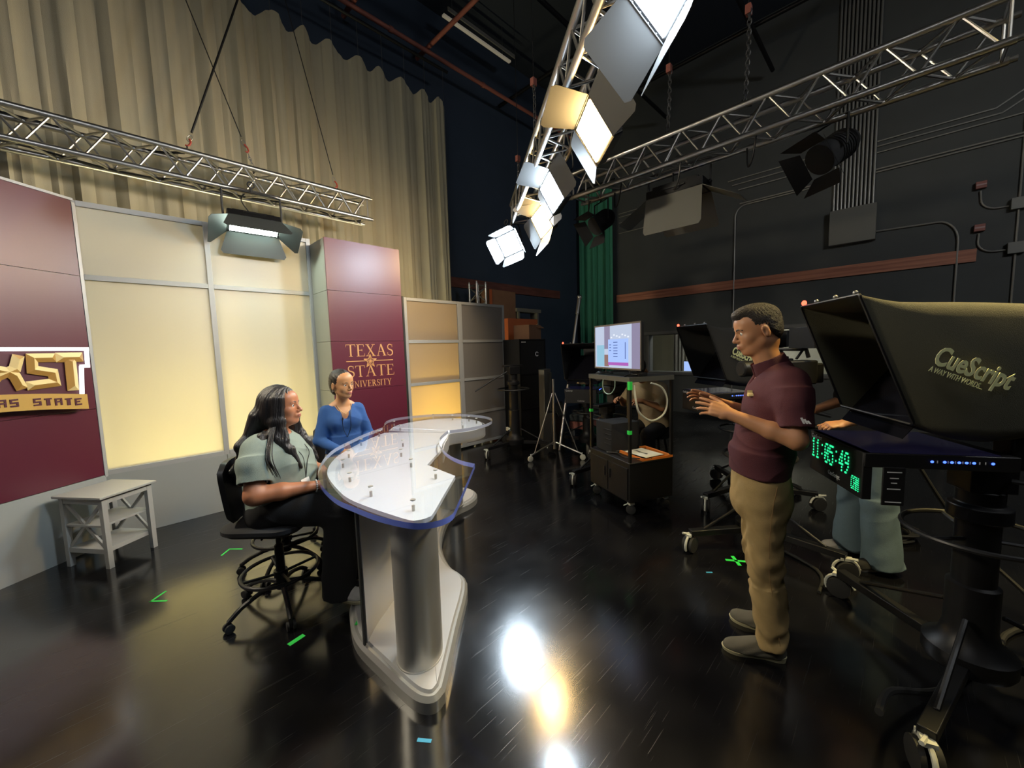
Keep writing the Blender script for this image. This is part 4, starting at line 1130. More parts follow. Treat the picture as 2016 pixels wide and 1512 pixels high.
# cable loops on the trusses
def cable(pts, r, label, m='black', n=5):
    b = MB(); b.tube(catmull(pts, n), r, 6); return tag(b.build('cable', M[m]), label, 'cable')
cable([(-2.0, 5.10, 3.36), (-1.2, 5.12, 3.30), (-0.5, 5.12, 3.36), (0.2, 5.10, 3.30), (0.7, 5.12, 3.36), (1.1, 5.08, 3.31), (1.7, 5.11, 3.36), (2.2, 5.1, 3.30), (2.42, 5.12, 3.34)], 0.009, 'black cable lying in festoons along the bottom of the set truss')
cable([(0.64, 5.05, 3.60), (0.3, 5.14, 3.56), (-0.5, 5.13, 3.58), (-1.4, 5.14, 3.55), (-2.1, 5.13, 3.57)], 0.012, 'thick black cable running along the top of the set truss')
cable([(1.12, 5.0, 3.34), (1.05, 4.92, 3.22), (1.10, 4.88, 3.10), (1.16, 4.86, 3.02)], 0.006, 'thin black power lead dropping to the set panel light')
for k, (y, dy) in enumerate(((0.9, 0.12), (1.5, 0.16), (2.1, 0.2), (2.5, 0.12))):
    cable([(3.79, y, 3.29), (3.84, y + dy * 0.3, 3.12), (3.9, y + dy * 0.7, 3.08), (4.0, y + dy, 3.27)], 0.007, ('hanging black cable loop on the dark side truss near the conduit bundle', 'hanging black cable loop on the middle of the dark side truss', 'hanging black cable loop above the unlit panel light', 'hanging black cable loop at the far end of the dark side truss')[k])
for k, s in enumerate((0.3, 1.1, 1.9, 2.6)):
    p = kc + kd * s
    cable([p + Vector((0.1, -0.08, -0.12)), p + Vector((0.16, -0.05, -0.26)), p + Vector((0.2, 0.1, -0.25)), p + Vector((0.15, 0.16, -0.11))], 0.006, ('black cable loop under the key truss by the large warm light', 'black cable loop under the key truss before the middle cool light', 'black cable loop under the key truss by the small warm light', 'black cable loop at the far end of the key truss')[k])
# ------------------------------------------------------------------ prompter cameras on pedestals
DOT = {'0': '01110 10001 10011 10101 11001 10001 01110', '1': '00100 01100 00100 00100 00100 00100 01110', '4': '00010 00110 01010 10010 11111 00010 00010', '5': '11111 10000 11110 00001 00001 10001 01110',
       '9': '01110 10001 10001 01111 00001 00010 01100', ':': '00000 00100 00000 00000 00100 00000 00000', 'A': '01110 10001 10001 11111 10001 10001 10001', 'M': '10001 11011 10101 10101 10001 10001 10001', 'C': '01110 10001 10000 10000 10000 10001 01110'}
def caster(b, c, r=0.06, white=True):
    pass
def pedestal_base(t, r=0.60, a0=0.0, col_h=0.80, ring=True):
    for k in range(3):
        a = a0 + 2 * PI * k / 3
        c, s = math.cos(a), math.sin(a)
        b = MB(); b.box((0.5 * r * c, 0.5 * r * s, 0.15), (r, 0.055, 0.045), M=Matrix.Rotation(a, 4, 'Z')); b.tube([(0.10 * c, 0.10 * s, 0.36), (0.8 * r * c, 0.8 * r * s, 0.17)], 0.011, 8); lg = b.build('leg', M['blackm'], t, bevel=0.004)
        x, y = r * c, r * s
        Mw = Matrix.Rotation(a + 0.6, 4, 'Z') @ Matrix.Rotation(PI / 2, 4, 'X')
        ax = Mw @ Vector((0, 0, 1))
        b = MB()
        for q in (-1, 1): b.lathe([(0.045, -0.012), (0.060, -0.010), (0.060, 0.010), (0.045, 0.012)], Vector((x, y, 0.061)) + ax * 0.026 * q, 20, M=Mw)
        b.build('wheel', M['rubber'], lg)
        b = MB(); pts = [Vector((x, y, 0.061)) + (Mw @ Vector((0.072 * math.cos(w), 0.072 * math.sin(w), 0))) for w in np.linspace(-0.5, 3.0, 12)]
        b.tube(pts, 0.009, 6); b.box((x, y, 0.135), (0.07, 0.04, 0.018), M=Matrix.Rotation(a + 0.6, 4, 'Z')); b.tube([Vector((x, y, 0.14)) + Vector((0.0, 0, 0)), Vector((x + 0.06 * c, y + 0.06 * s, 0.15))], 0.009, 6)
        b.build('cable_guard', M['casterwhite'], lg)
    b = MB(); b.lathe([(0.14, 0.12), (0.15, 0.14), (0.15, 0.20), (0.10, 0.24), (0.085, 0.30), (0.085, col_h * 0.62), (0.07, col_h * 0.63), (0.07, col_h)], seg=28); b.build('column', M['blackm'], t)
    if ring:
        b = MB(); b.tube([(0.24 * math.cos(w), 0.24 * math.sin(w), col_h - 0.07) for w in np.linspace(0, 2 * PI, 41)[:-1]], 0.011, 8, closed=True)
        for k in range(3):
            a = 2 * PI * k / 3 + 0.4; b.tube([(0.06 * math.cos(a), 0.06 * math.sin(a), col_h - 0.09), (0.24 * math.cos(a), 0.24 * math.sin(a), col_h - 0.07)], 0.009, 6)
        b.build('steering_ring', M['black'], t)
def prompter_camera(label, loc, rz, base_rot=0.0, clock='11:05:49', cloth='hood', r=0.6, prompter=True):
    t = thing('prompter_camera', label, 'camera', loc, rz)
    pedestal_base(t, r, base_rot)
    # pan head and camera
    b = MB(); b.lathe([(0.10, 0.80), (0.10, 0.86), (0.075, 0.87), (0.075, 0.93)], seg=24); b.box((0, 0, 0.98), (0.16, 0.13, 0.10)); b.box((0.05, 0, 1.045), (0.36, 0.10, 0.03)); b.build('pan_head', M['blackm'], t, bevel=0.004)
    for s in (-1, 1):
        b = MB(); b.tube([(-0.05, 0.07 * s, 0.99), (-0.18, 0.20 * s, 1.0), (-0.62, 0.30 * s, 0.88)], 0.010, 8); b.tube([(-0.50, 0.275 * s, 0.913), (-0.64, 0.304 * s, 0.874)], 0.016, 8); b.build('pan_handle', M['black'], t)
    b = MB(); b.box((-0.20, 0, 1.36), (0.40, 0.14, 0.18)); b.box((-0.16, 0, 1.22), (0.34, 0.12, 0.10)); b.box((-0.42, 0, 1.35), (0.10, 0.10, 0.15)); b.box((-0.16, 0, 1.10), (0.20, 0.10, 0.14)); b.build('camera_body', M['black'], t, bevel=0.012)
    b = MB(); b.tube([(-0.38, 0, 1.47), (-0.36, 0, 1.53), (-0.10, 0, 1.54), (-0.05, 0, 1.47)], 0.014, 8); b.build('carry_handle', M['black'], t)
    b = MB(); b.lathe([(0.055, 0.0), (0.06, 0.02), (0.06, 0.16), (0.05, 0.17)], (0.0, 0, 1.40), 24, M=Matrix.Rotation(PI / 2, 4, 'Y')); b.build('lens', M['black'], t)
    b = MB(); b.box((-0.34, 0.0, 1.62), (0.05, 0.24, 0.16)); b.tube([(-0.34, 0, 1.54), (-0.28, 0, 1.46)], 0.01, 6); b.build('viewfinder', M['black'], t, bevel=0.004)
    if not prompter: return t
    # prompter monitor lying flat with a clock box on its front
    b = MB(); b.box((0.30, 0, 1.100), (0.50, 0.46, 0.06)); b.box((0.05, 0, 1.07), (0.30, 0.06, 0.03)); b.build('prompter_monitor', M['black'], t, bevel=0.004)
    b = MB(); b.box((0.315, 0, 1.1315), (0.42, 0.44, 0.003)); b.build('screen', M['scrblue'], t, smooth=0)
    cb = MB(); cb.box((0.535, 0, 1.030), (0.035, 0.45, 0.20)); cbo = cb.build('clock_box', M['black'], t, bevel=0.004)
    b = MB()
    n = max(1, len(clock)); cw = 0.34 / n
    for i, ch in enumerate(clock):
        for r_, row in enumerate(DOT[ch].split()):
            for c_, q in enumerate(row):
                if q == '1': b.box((0.5535, -0.205 + i * cw + (c_ + 0.5) * cw / 6.2, 1.095 - r_ * 0.0145), (0.003, cw / 9, 0.0085))
    for i, ch in enumerate('CAM' if clock else ''):
        for r_, row in enumerate(DOT[ch].split()):
            for c_, q in enumerate(row):
                if q == '1': b.box((0.5535, 0.152 + i * 0.019 + c_ * 0.0032, 1.010 - r_ * 0.009), (0.003, 0.0022, 0.0045))
    if clock: tagk = b.build('clock_digits', M['ledgreen'], cbo, smooth=0)
    for z in (1.128, 0.985):
        text_mesh('lettering', 'CueScript', 0.03, M['whiteprint'], cbo, M=frame((0.5533, -0.21 if z > 1.1 else -0.04, z - 0.028), (0, 1, 0), (0, 0, 1)), ext=0.0008, width=0.10)
    b = MB(); b.box((0.45, 0.2335, 0.995), (0.075, 0.008, 0.16)); kp = b.build('keypad', M['black'], t, bevel=0.002)
    for z, w_ in ((1.055, 0.05), (1.03, 0.03), (1.01, 0.02), (0.985, 0.045), (0.93, 0.055)):
        b = MB(); b.box((0.45, 0.2380, z), (w_, 0.001, 0.004)); b.build('keypad_mark', M['whiteprint'], kp, smooth=0)
    b = MB()
    for x in (0.325, 0.285, 0.262, 0.239, 0.216, 0.193, 0.135): b.sphere((x, 0.2305, 1.103), (0.006, 0.003, 0.005), 8, 6)
    b.build('indicator_light', M['ledblue'], t)
    b = MB()
    for x in (0.308, 0.274, 0.251, 0.228, 0.205, 0.176, 0.158): b.box((x, 0.2305, 1.103), (0.003, 0.002, 0.010))
    b.build('button_marks', M['whiteprint'], t, smooth=0)
    # hood: cloth skins from slanted front frame to the camera
    FT, FB = (0.605, 1.775), (0.41, 1.255)         # front frame top and bottom (x, z)
    hw = 0.255
    def sec(u):
        # section u 0..1 from the front frame to the back; returns loop of points
        out = []
        xt, zt = FT[0] + (-0.15 - FT[0]) * u, FT[1] - 0.035 * math.sin(min(1, u * 4) * PI / 2) - 0.04 * u * u
        xb, zb = FB[0] + (-0.15 - FB[0]) * u, FB[1] - 0.075 * math.sin(min(1.0, u * 2.2) * PI / 2) + 0.06 * max(0, u - 0.5)
        w = hw * (1 + 0.05 * math.sin(PI * min(1, u * 1.5))) - 0.07 * u * u
        rc = 0.012 + 0.05 * min(1, u * 3)
        P = []
        for (sy, top) in ((1, 0), (1, 1), (-1, 1), (-1, 0)):
            for k in range(5):
                q = k / 4 * PI / 2
                if (sy, top) == (1, 0): yy, zz = w - rc + rc * math.sin(q), rc * (1 - math.cos(q)); base = 0
                elif (sy, top) == (1, 1): yy, zz = w - rc + rc * math.cos(q), -rc * (1 - math.sin(q)); base = 1
                elif (sy, top) == (-1, 1): yy, zz = -(w - rc + rc * math.sin(q)), -rc * (1 - math.cos(q)); base = 1
                else: yy, zz = -(w - rc + rc * math.cos(q)), rc * (1 - math.sin(q)); base = 0
                X0, Z0 = (xt, zt) if base else (xb, zb)
                P.append((X0, yy, Z0 + zz))
        return P
    us = [0, 0.02, 0.05, 0.1, 0.16, 0.165, 0.2, 0.3, 0.45, 0.6, 0.8, 1.0]
    rows = [sec(u) for u in us]
    rows = [r_ + [r_[0]] for r_ in rows]
    b = MB(); b.sheet(rows, 0.004); hood = b.build('hood', M[cloth], t, smooth=50)
    P = rows[0]
    b = MB(); b.tube([Vector(p) for p in P[:-1]], 0.006, 6, closed=True); b.build('hood_frame', M['blackm'], hood)
    b = MB()
    for y in (-0.12, 0.05, 0.2): b.sphere((FT[0] - 0.01, y, FT[1] + 0.012), 0.010, 8, 6)
    b.build('hood_knob', M['steel'], hood)
    b = MB(); b.sphere((FT[0] + 0.0, -0.225, FT[1] + 0.015), (0.012, 0.012, 0.014), 10, 6); b.build('tally_light', M['ledred'], hood)
    b = MB(); rows = [[(0.42, y, 1.19) for y in (-0.22, 0.22)], [(0.12, y, 1.60) for y in (-0.22, 0.22)]]; b.sheet(rows, 0.003); b.build('prompter_glass', M['glassd'], t, smooth=0)
    # printing on the side
    a = math.radians(-24)
    d_ = Vector((-math.cos(a), 0, math.sin(a))); u_ = Vector((-math.sin(-a) * -1, 0, 0))
    up_ = Vector((math.sin(a), 0, math.cos(a)))
    yy = hw * 1.05 + 0.0075
    text_mesh('lettering', 'CueScript', 0.10, M['logo'], hood, M=frame((0.375, yy, 1.500), d_, up_), ext=0.0015, width=0.255, bold=0.0025)
    text_mesh('lettering', 'A WAY WITH WORDS...', 0.03, M['logo'], hood, M=frame((0.385, yy, 1.470), d_, up_), ext=0.0012, width=0.18)
    return t
p4 = prompter_camera('large studio camera with printed prompter hood at the frame edge, green clock on its front', (2.615, -0.275, 0), math.radians(120), base_rot=math.radians(-73), cloth='hood_o', r=0.66)
p3 = prompter_camera('studio camera with black prompter hood standing farther back beyond the man in maroon', (4.42, 1.08, 0), math.radians(142), base_rot=math.radians(20), clock='')
p2 = prompter_camera('studio camera with black prompter hood standing behind the television', (5.10, 3.42, -0.0), math.radians(203), base_rot=math.radians(15), clock='')
for ch in list(p2.children):
    if not ch.name.startswith(('leg', 'column')): ch.location.z -= 0.13
p5 = prompter_camera('studio camera without prompter standing behind the man in maroon', (3.42, 0.74, 0), math.radians(140), base_rot=0.0, prompter=False, r=0.55)
p6 = prompter_camera('studio camera without prompter standing behind the equipment cart', (4.22, 2.55, 0), math.radians(175), base_rot=math.radians(-4), prompter=False, r=0.6)
for ch in list(p6.children):
    if not ch.name.startswith(('leg', 'column', 'steering')): ch.location.z -= 0.16
# bare pedestal
t = thing('camera_pedestal', 'black camera pedestal with slanting pan handle beside the folding screen', 'pedestal', (4.30, 4.25, 0), math.radians(160))
pedestal_base(t, 0.58, math.radians(20), col_h=1.05)
b = MB(); b.lathe([(0.10, 1.05), (0.10, 1.10), (0.07, 1.12), (0.07, 1.22)], seg=24); b.box((0, 0, 1.27), (0.18, 0.16, 0.12)); b.box((0, 0, 1.34), (0.32, 0.10, 0.03)); b.build('pan_head', M['blackm'], t, bevel=0.005)
b = MB(); b.tube([(0.05, -0.02, 1.27), (0.28, -0.07, 1.15), (0.58, -0.14, 0.97)], 0.011, 8); b.build('pan_handle', M['black'], t)
b = MB(); b.box((0.11, 0.0, 0.36), (0.03, 0.09, 0.05)); b.build('gauge', M['casterwhite'], t)

# light stand and leaning boom pole
t = thing('light_stand', 'slim silver tripod light stand between pedestal and equipment cart', 'stand', (4.42, 3.55, 0), 0.5)
b = MB(); b.cyl((0, 0, 0.12), (0, 0, 1.15), 0.016, 12); b.cyl((0, 0, 0.12), (0, 0, 0.7), 0.020, 12); b.build('pole', M['alu'], t)
for k in range(3):
    a = 2 * PI * k / 3 + 0.3; c, s = math.cos(a), math.sin(a)
    b = MB(); b.tube([(0.02 * c, 0.02 * s, 0.22), (0.42 * c, 0.42 * s, 0.09)], 0.012, 8); b.tube([(0.02 * c, 0.02 * s, 0.95), (0.36 * c, 0.36 * s, 0.11)], 0.007, 8); lg = b.build('leg', M['alu'], t)
    Mw = Matrix.Rotation(a, 4, 'Z') @ Matrix.Rotation(PI / 2, 4, 'X')
    b = MB(); b.lathe([(0.034, -0.012), (0.042, -0.008), (0.042, 0.008), (0.034, 0.012)], (0.43 * c, 0.43 * s, 0.043), 16, M=Mw); b.cyl((0.42 * c, 0.42 * s, 0.05), (0.42 * c, 0.42 * s, 0.11), 0.008); b.build('caster', M['casterwhite'], lg)
b = MB(); b.tube([(4.75, 3.72, 0.0), (5.62, 3.92, 2.40)], 0.022, 12); b.tube([(5.52, 3.895, 2.15), (5.63, 3.92, 2.43)], 0.034, 12); b.sphere((5.63, 3.92, 2.44), 0.045, 12, 8)
tag(b.build('boom_pole', M['alu']), 'silver boom pole leaning diagonally behind the far prompter hood', 'pole')

# ------------------------------------------------------------------ equipment cart
ax = Vector((3.548 - 3.258, 2.356 - 1.735, 0)); ang_c = math.atan2(ax.y, ax.x)
tc = thing('equipment_cart', 'tall black equipment cart with two door cabinet and open upper frame', 'cart', (3.258, 1.735, 0), ang_c)
LX, LY = 0.685, 0.50      # local x along the door side, local -y away from the set
b = MB(); b.box((LX / 2, -LY / 2, 0.315), (LX, LY, 0.37)); b.build('cabinet', M['blackm'], tc, bevel=0.004)
b = MB(); b.box((LX / 2, -LY / 2, 0.506), (LX + 0.01, LY + 0.01, 0.014)); b.build('cabinet_top', M['black'], tc, bevel=0.003)
for k in (0, 1):
    b = MB(); b.box((0.02 + 0.32 * k + 0.16, 0.005, 0.305), (0.31, 0.012, 0.30)); d_ = b.build('door', M['blackm'], tc, bevel=0.002)
    b = MB(); b.box((0.30 if k == 0 else 0.39, 0.016, 0.34), (0.012, 0.012, 0.09)); b.build('handle', M['black'], d_)
for x in (0.012, LX - 0.012):
    for y in (-0.012, -LY + 0.012):
        b = MB(); b.box((x, y, 0.905), (0.024, 0.024, 0.79)); b.build('upright', M['blackm'], tc, smooth=0)
b = MB(); b.box((LX / 2, -LY / 2, 1.300), (LX + 0.01, LY + 0.01, 0.012)); b.build('top_shelf', M['black'], tc, smooth=0)
b = MB(); b.box((LX / 2, 0.0, 1.288), (LX + 0.01, 0.012, 0.045)); b.box((LX / 2, -LY, 1.288), (LX + 0.01, 0.012, 0.045)); b.box((0, -LY / 2, 1.288), (0.012, LY, 0.045)); b.box((LX, -LY / 2, 1.288), (0.012, LY, 0.045)); b.build('shelf_lip', mat('cart_lip_grey', (0.09, 0.09, 0.08), 0.5), tc, smooth=0)
for x in (0.05, LX - 0.05):
    for y in (-0.05, -LY + 0.05):
        Mw = Matrix.Rotation(0.8, 4, 'Z') @ Matrix.Rotation(PI / 2, 4, 'X')
        b = MB(); b.lathe([(0.036, -0.014), (0.045, -0.010), (0.045, 0.010), (0.036, 0.014)], (x, y, 0.0455), 18, M=Mw); b.cyl((x, y, 0.06), (x, y, 0.13), 0.012); cs = b.build('caster', M['rubber'], tc)
        b = MB(); b.box((x, y, 0.105), (0.05, 0.05, 0.02)); b.tube([(x + 0.02, y + 0.02, 0.10), (x + 0.05, y + 0.045, 0.075)], 0.006, 6); b.build('brake', M['casterwhite'], cs)
cart = tc.matrix_basis.copy() if False else Matrix.Translation((3.258, 1.735, 0)) @ Matrix.Rotation(ang_c, 4, 'Z')
def cw(x, y, z): return cart @ Vector((x, y, z))
for (x, y, z, h, lab) in ((0.0, 0.008, 1.235, 0.075, 'bright green tape wrapped on the top front corner of the cart'), (0.012, 0.004, 0.80, 0.035, 'green tape band around the near upright of the cart'), (0.67, 0.004, 0.92, 0.03, 'green tape band around the far upright of the cart')):
    b = MB(); b.box((0, 0, 0), (0.032, 0.032, h)); o = b.build('green_tape', M['greentape'], smooth=0); o.matrix_world = Matrix.Translation(cw(x + 0.0, y - 0.012, z)) @ Matrix.Rotation(ang_c, 4, 'Z'); tag(o, lab, 'tape')
# television on the cart
tv = thing('television', 'flat screen television on top of the black equipment cart', 'television', cw(0.35, -0.12, 1.307), ang_c)
b = MB(); b.box((0, 0, 0.285), (0.76, 0.035, 0.435)); b.build('housing', M['black'], tv, bevel=0.005)
M['bezel'] = mat('tv_bezel', (0.22, 0.19, 0.15), 0.4, metal=0.3)
b = MB()
for z in (0.285 + 0.2175, 0.285 - 0.2175): b.box((0, 0.0195, z), (0.765, 0.006, 0.016))
for x in (-0.3775, 0.3775): b.box((x, 0.0195, 0.285), (0.010, 0.006, 0.44))
b.build('bezel', M['bezel'], tv, smooth=0)
b = MB(); b.tube([(-0.22, 0.08, 0.006), (-0.20, 0, 0.02), (-0.22, -0.10, 0.006)], 0.007, 6); b.tube([(0.22, 0.08, 0.006), (0.20, 0, 0.02), (0.22, -0.10, 0.006)], 0.007, 6); b.tube([(-0.2, 0, 0.02), (-0.2, 0, 0.08)], 0.007, 6); b.tube([(0.2, 0, 0.02), (0.2, 0, 0.08)], 0.007, 6); b.build('stand_foot', M['black'], tv)
sc = [emis('screen_pale', (0.60, 0.68, 0.86), 0.9), emis('screen_window', (0.42, 0.58, 1.0), 1.0), emis('screen_mauve', (0.38, 0.34, 0.50), 0.75), emis('screen_purple', (0.55, 0.16, 0.62), 0.8), emis('screen_line', (0.10, 0.16, 0.50), 0.7), emis('screen_sky', (0.34, 0.62, 0.80), 0.9), emis('screen_skin', (0.42, 0.25, 0.22), 0.7), emis('screen_white', (0.85, 0.9, 1.0), 1.0)]
b = MB()
def sq(x0, x1, z0, z1, mi, y=0.0185):
    b.cur = mi; b.box(((x0 + x1) / 2, y, 0.285 + (z0 + z1) / 2), (x1 - x0, 0.002, z1 - z0))
# local +x is toward the far end of the cart, which is the picture's left edge seen from the set
sq(-0.37, 0.37, -0.21, 0.21, 0)
sq(-0.37, -0.25, -0.21, 0.21, 2, 0.019); sq(0.10, 0.20, -0.02, 0.21, 2, 0.019); sq(0.20, 0.34, -0.20, 0.02, 5, 0.019); sq(0.12, 0.20, -0.2, -0.08, 6, 0.0193)
sq(-0.20, 0.13, -0.155, 0.075, 1, 0.0197); sq(-0.20, 0.13, -0.185, -0.155, 3, 0.0197); sq(-0.16, -0.15, -0.12, 0.04, 4, 0.0203)
for k in range(6): sq(-0.03, 0.04, -0.10 + k * 0.028, -0.093 + k * 0.028, 4, 0.0203)
for k in range(3): sq(0.08, 0.11, -0.04 + k * 0.028, -0.033 + k * 0.028, 4, 0.0203)
for k in range(7): sq(-0.21 + k * 0.045, -0.185 + k * 0.045, 0.085 + 0.012 * (k % 3), 0.10 + 0.012 * (k % 3), 7, 0.0203)
b.build('screen', sc, tv, smooth=0)
# things on the cart
o = bpy.data.objects.new('picture_frame', None)
t = thing('orange_frame', 'orange plastic tray frame lying on the cart cabinet', 'tray', cw(0.20, -0.32, 0.513), ang_c)
b = MB()
for s in (-1, 1): b.box((s * 0.19, 0, 0.012), (0.025, 0.36, 0.024)); b.box((0, s * 0.167, 0.012), (0.36, 0.025, 0.024))
b.build('rim', M['orange'], t, bevel=0.003)
t = thing('paper_sheet', 'white paper sheet with a handwritten word lying on the orange frame', 'paper', cw(0.14, -0.27, 0.541), ang_c + 0.15)
b = MB(); rows = [[(x, y, 0.003 + 0.006 * math.sin(3 * x + 2 * y + 1) + 0.04 * x * x) for y in np.linspace(-0.12, 0.12, 6)] for x in np.linspace(-0.14, 0.14, 8)]; b.sheet(rows, 0.0008); sh = b.build('sheet', M['paper'], t)
text_mesh('lettering', 'Sunnyside', 0.045, M['black'], t, M=frame((0.11, 0.02, 0.0105), (-1, 0.05, 0), (0, -1, 0)), ext=0.0006, width=0.17, shear=0.3)
def gcable(pts, r, label, m, n=6):
    b = MB(); b.tube(catmull(pts, n), r, 8); return tag(b.build('cable', m), label, 'cable')
M['whitecable'] = mat('white_cable', (0.62, 0.62, 0.52), 0.5)
M['greencable'] = mat('pale_green_cable', (0.30, 0.42, 0.34), 0.5)
gcable([cw(-0.02, -0.22, 1.25), cw(-0.03, -0.34, 1.20), cw(-0.03, -0.40, 1.08), cw(-0.03, -0.36, 0.95), cw(-0.03, -0.22, 0.90), cw(-0.03, -0.09, 0.98), cw(-0.03, -0.05, 1.08), cw(-0.01, -0.04, 1.24)], 0.009, 'thick white cable loop hanging from the cart top shelf', M['whitecable'])
gcable([cw(0.40, 0.015, 1.27), cw(0.40, 0.02, 1.20), cw(0.35, 0.025, 1.14), cw(0.26, 0.025, 1.14), cw(0.20, 0.02, 1.20), cw(0.20, 0.015, 1.27)], 0.005, 'thin pale green cable loop on the door side of the cart', M['greencable'])
b = MB(); b.box(cw(0.50, -0.22, 0.665), (0.28, 0.34, 0.30), M=Matrix.Rotation(ang_c, 4, 'Z'))
for k in range(4): b.box(cw(0.42, -0.045, 0.60 + k * 0.05), (0.12, 0.01, 0.012), M=Matrix.Rotation(ang_c, 4, 'Z'))
tag(b.build('equipment_box', M['blackf'], bevel=0.01), 'black padded equipment box standing inside the cart', 'box')
for k, (x, y, w_, lab) in enumerate(((0.16, -0.14, 0.10, 'small black device on the cart top near the television foot'), (0.55, -0.40, 0.14, 'black switcher box on the cart top behind the television'))):
    b = MB(); b.box(cw(x, y - 0.10, 1.322), (w_, 0.10, 0.03), M=Matrix.Rotation(ang_c, 4, 'Z')); tag(b.build('device', M['black'], bevel=0.003), lab, 'device')
b = MB(); b.tube(catmull([cw(0.0, -0.25, 0.53), cw(0.1, -0.05, 0.535), cw(0.3, -0.08, 0.53), cw(0.38, -0.02, 0.53), cw(0.3, -0.35, 0.53)], 6), 0.007, 6); tag(b.build('cable', M['black']), 'black cable coiled on the cart cabinet under the frame', 'cable')

# ------------------------------------------------------------------ store corner behind the folding screen
def crate(name, label, cat, c, d, m, rz=0.0, bevel=0.004):
    t = thing(name, label, cat, (c[0], c[1], c[2]), rz)
    return t
t = thing('cardboard_box', 'tall brown cardboard carton standing beside the upright truss', 'box', (5.50, 5.86, 0), 0.05)
b = MB(); b.box((0, 0, 1.38), (0.76, 0.40, 2.76)); b.build('carton', M['card'], t, bevel=0.004)
b = MB(); b.box((-0.345, -0.203, 1.38), (0.07, 0.006, 2.74)); b.build('carton_edge', M['orangecard'], t, smooth=0)
t = thing('television_box', 'orange television carton with vertical white lettering leaning at the dark wall', 'box', (5.66, 5.35, 0), -0.06)
b = MB(); b.box((0, 0, 1.09), (0.80, 0.18, 2.18)); b.build('carton', M['orangecard'], t, bevel=0.004)
text_mesh('lettering', 'VIZIO', 0.15, M['tan'], t, M=frame((0.30, -0.092, 2.10), (0, 0, -1), (1, 0, 0)), ext=0.001, width=0.46)
t = thing('shelf_board', 'grey green board sticking out above the orange carton', 'board', (6.25, 5.75, 0)); b = MB(); b.box((0, 0, 2.40), (0.75, 0.25, 0.07)); b.box((-0.3, 0, 1.2), (0.05, 0.2, 2.36)); b.box((0.3, 0, 1.2), (0.05, 0.2, 2.36)); b.build('board', M['greybox'], t)
t = thing('flight_case', 'black flight case with white emblem standing beside the folding screen', 'case', (5.10, 4.74, 0), -0.05)
b = MB(); b.box((0, 0, 0.88), (0.62, 0.42, 1.76)); b.build('case_body', M['black'], t, bevel=0.01)
b = MB()
for x in (-0.305, 0.305): b.box((x, -0.21, 0.88), (0.03, 0.012, 1.76))
for z in (0.55, 1.15, 1.74): b.box((0, -0.212, z), (0.62, 0.012, 0.03))
b.build('edging', M['blackm'], t, smooth=0)
b = MB(); b.tube([(0.10 + 0.035 * math.cos(a), -0.214, 1.50 + 0.035 * math.sin(a)) for a in np.linspace(0.5, 5.6, 14)], 0.006, 6); b.box((-0.22, -0.214, 1.71), (0.10, 0.004, 0.018)); b.build('emblem', M['whiteprint'], t)
t = thing('cardboard_box', 'small brown cardboard box sitting on the black flight case', 'box', (5.22, 4.76, 1.76), 0.2)
b = MB(); b.box((0, 0, 0.125), (0.42, 0.32, 0.25)); b.build('carton', M['card'], t, bevel=0.004)
b = MB(); b.box((0.14, -0.17, 0.22), (0.18, 0.10, 0.01), M=Matrix.Rotation(0.5, 4, 'X')); b.build('flap', M['card'], t)
t = thing('wooden_stand', 'narrow pale wooden upright stand behind the slim light stand', 'stand', (5.10, 4.28, 0), 0.3)
b = MB(); b.box((0, 0, 0.62), (0.28, 0.10, 1.24)); b.box((0.10, -0.06, 0.60), (0.05, 0.04, 1.16)); b.build('board', M['greybox'], t)
t = thing('stage_speaker', 'black speaker cabinet with angled top on the floor behind the pedestal', 'speaker', (4.95, 3.98, 0), 0.2)
b = MB(); b.box((0, 0, 0.28), (0.32, 0.26, 0.56), taper=(0.9, 0.7)); b.build('cabinet', M['black'], t, bevel=0.008)
b = MB(); b.box((0, -0.115, 0.62), (0.32, 0.01, 0.22), M=Matrix.Rotation(-0.5, 4, 'X')); b.build('lid', M['blackm'], t)
t = thing('padded_bench', 'low bench with red brown seat rail and mottled top behind the light stand', 'bench', (5.75, 3.85, 0), 0.25)
b = MB(); b.box((0, 0, 0.30), (0.9, 0.35, 0.12)); b.build('seat_rail', M['redpipe'], t, bevel=0.004)
b = MB(); b.box((0, 0, 0.42), (0.9, 0.36, 0.11)); b.build('cushion', mat('mottled_cloth', (0.05, 0.06, 0.06), 0.9, var=0.6, vscale=30), t, bevel=0.02)
for x in (-0.4, 0.4):
    for y in (-0.13, 0.13): b = MB(); b.box((x, y, 0.12), (0.045, 0.045, 0.24)); b.build('leg', M['pipe'], t, smooth=0)
# coiled cables and cable run on the dark floor
for (x, y, lab) in ((4.35, 0.05, 'coil of black cable on the floor behind the jeans'), (3.05, -0.95, 'coil of black cable on the floor under the large prompter camera'), (4.9, 0.9, 'coil of black cable on the floor near the window wall')):
    b = MB(); pts = []
    for k in range(90):
        a = k * 0.42; r_ = 0.20 + 0.03 * math.sin(k * 0.9); pts.append((x + r_ * math.cos(a), y + r_ * math.sin(a), 0.012 + 0.05 * k / 90))
    b.tube(pts, 0.009, 6); tag(b.build('cable_coil', M['rubber']), lab, 'cable')
gcable([(1.96, 0.0, 0.16), (2.20, -0.03, 0.10), (2.414, -0.157, 0.03), (2.583, -0.243, 0.014), (2.975, -0.403, 0.014), (3.342, -0.541, 0.014), (4.2, -1.2, 0.014)], 0.014, 'thick black cable running from the nearest caster out of the frame', M['rubber'])
gcable([(3.0, 0.30, 0.012), (3.3, 0.35, 0.012), (3.6, 0.75, 0.012), (4.2, 1.0, 0.012), (5.0, 1.4, 0.012)], 0.010, 'black cable on the floor behind the man in khaki trousers', M['rubber'])
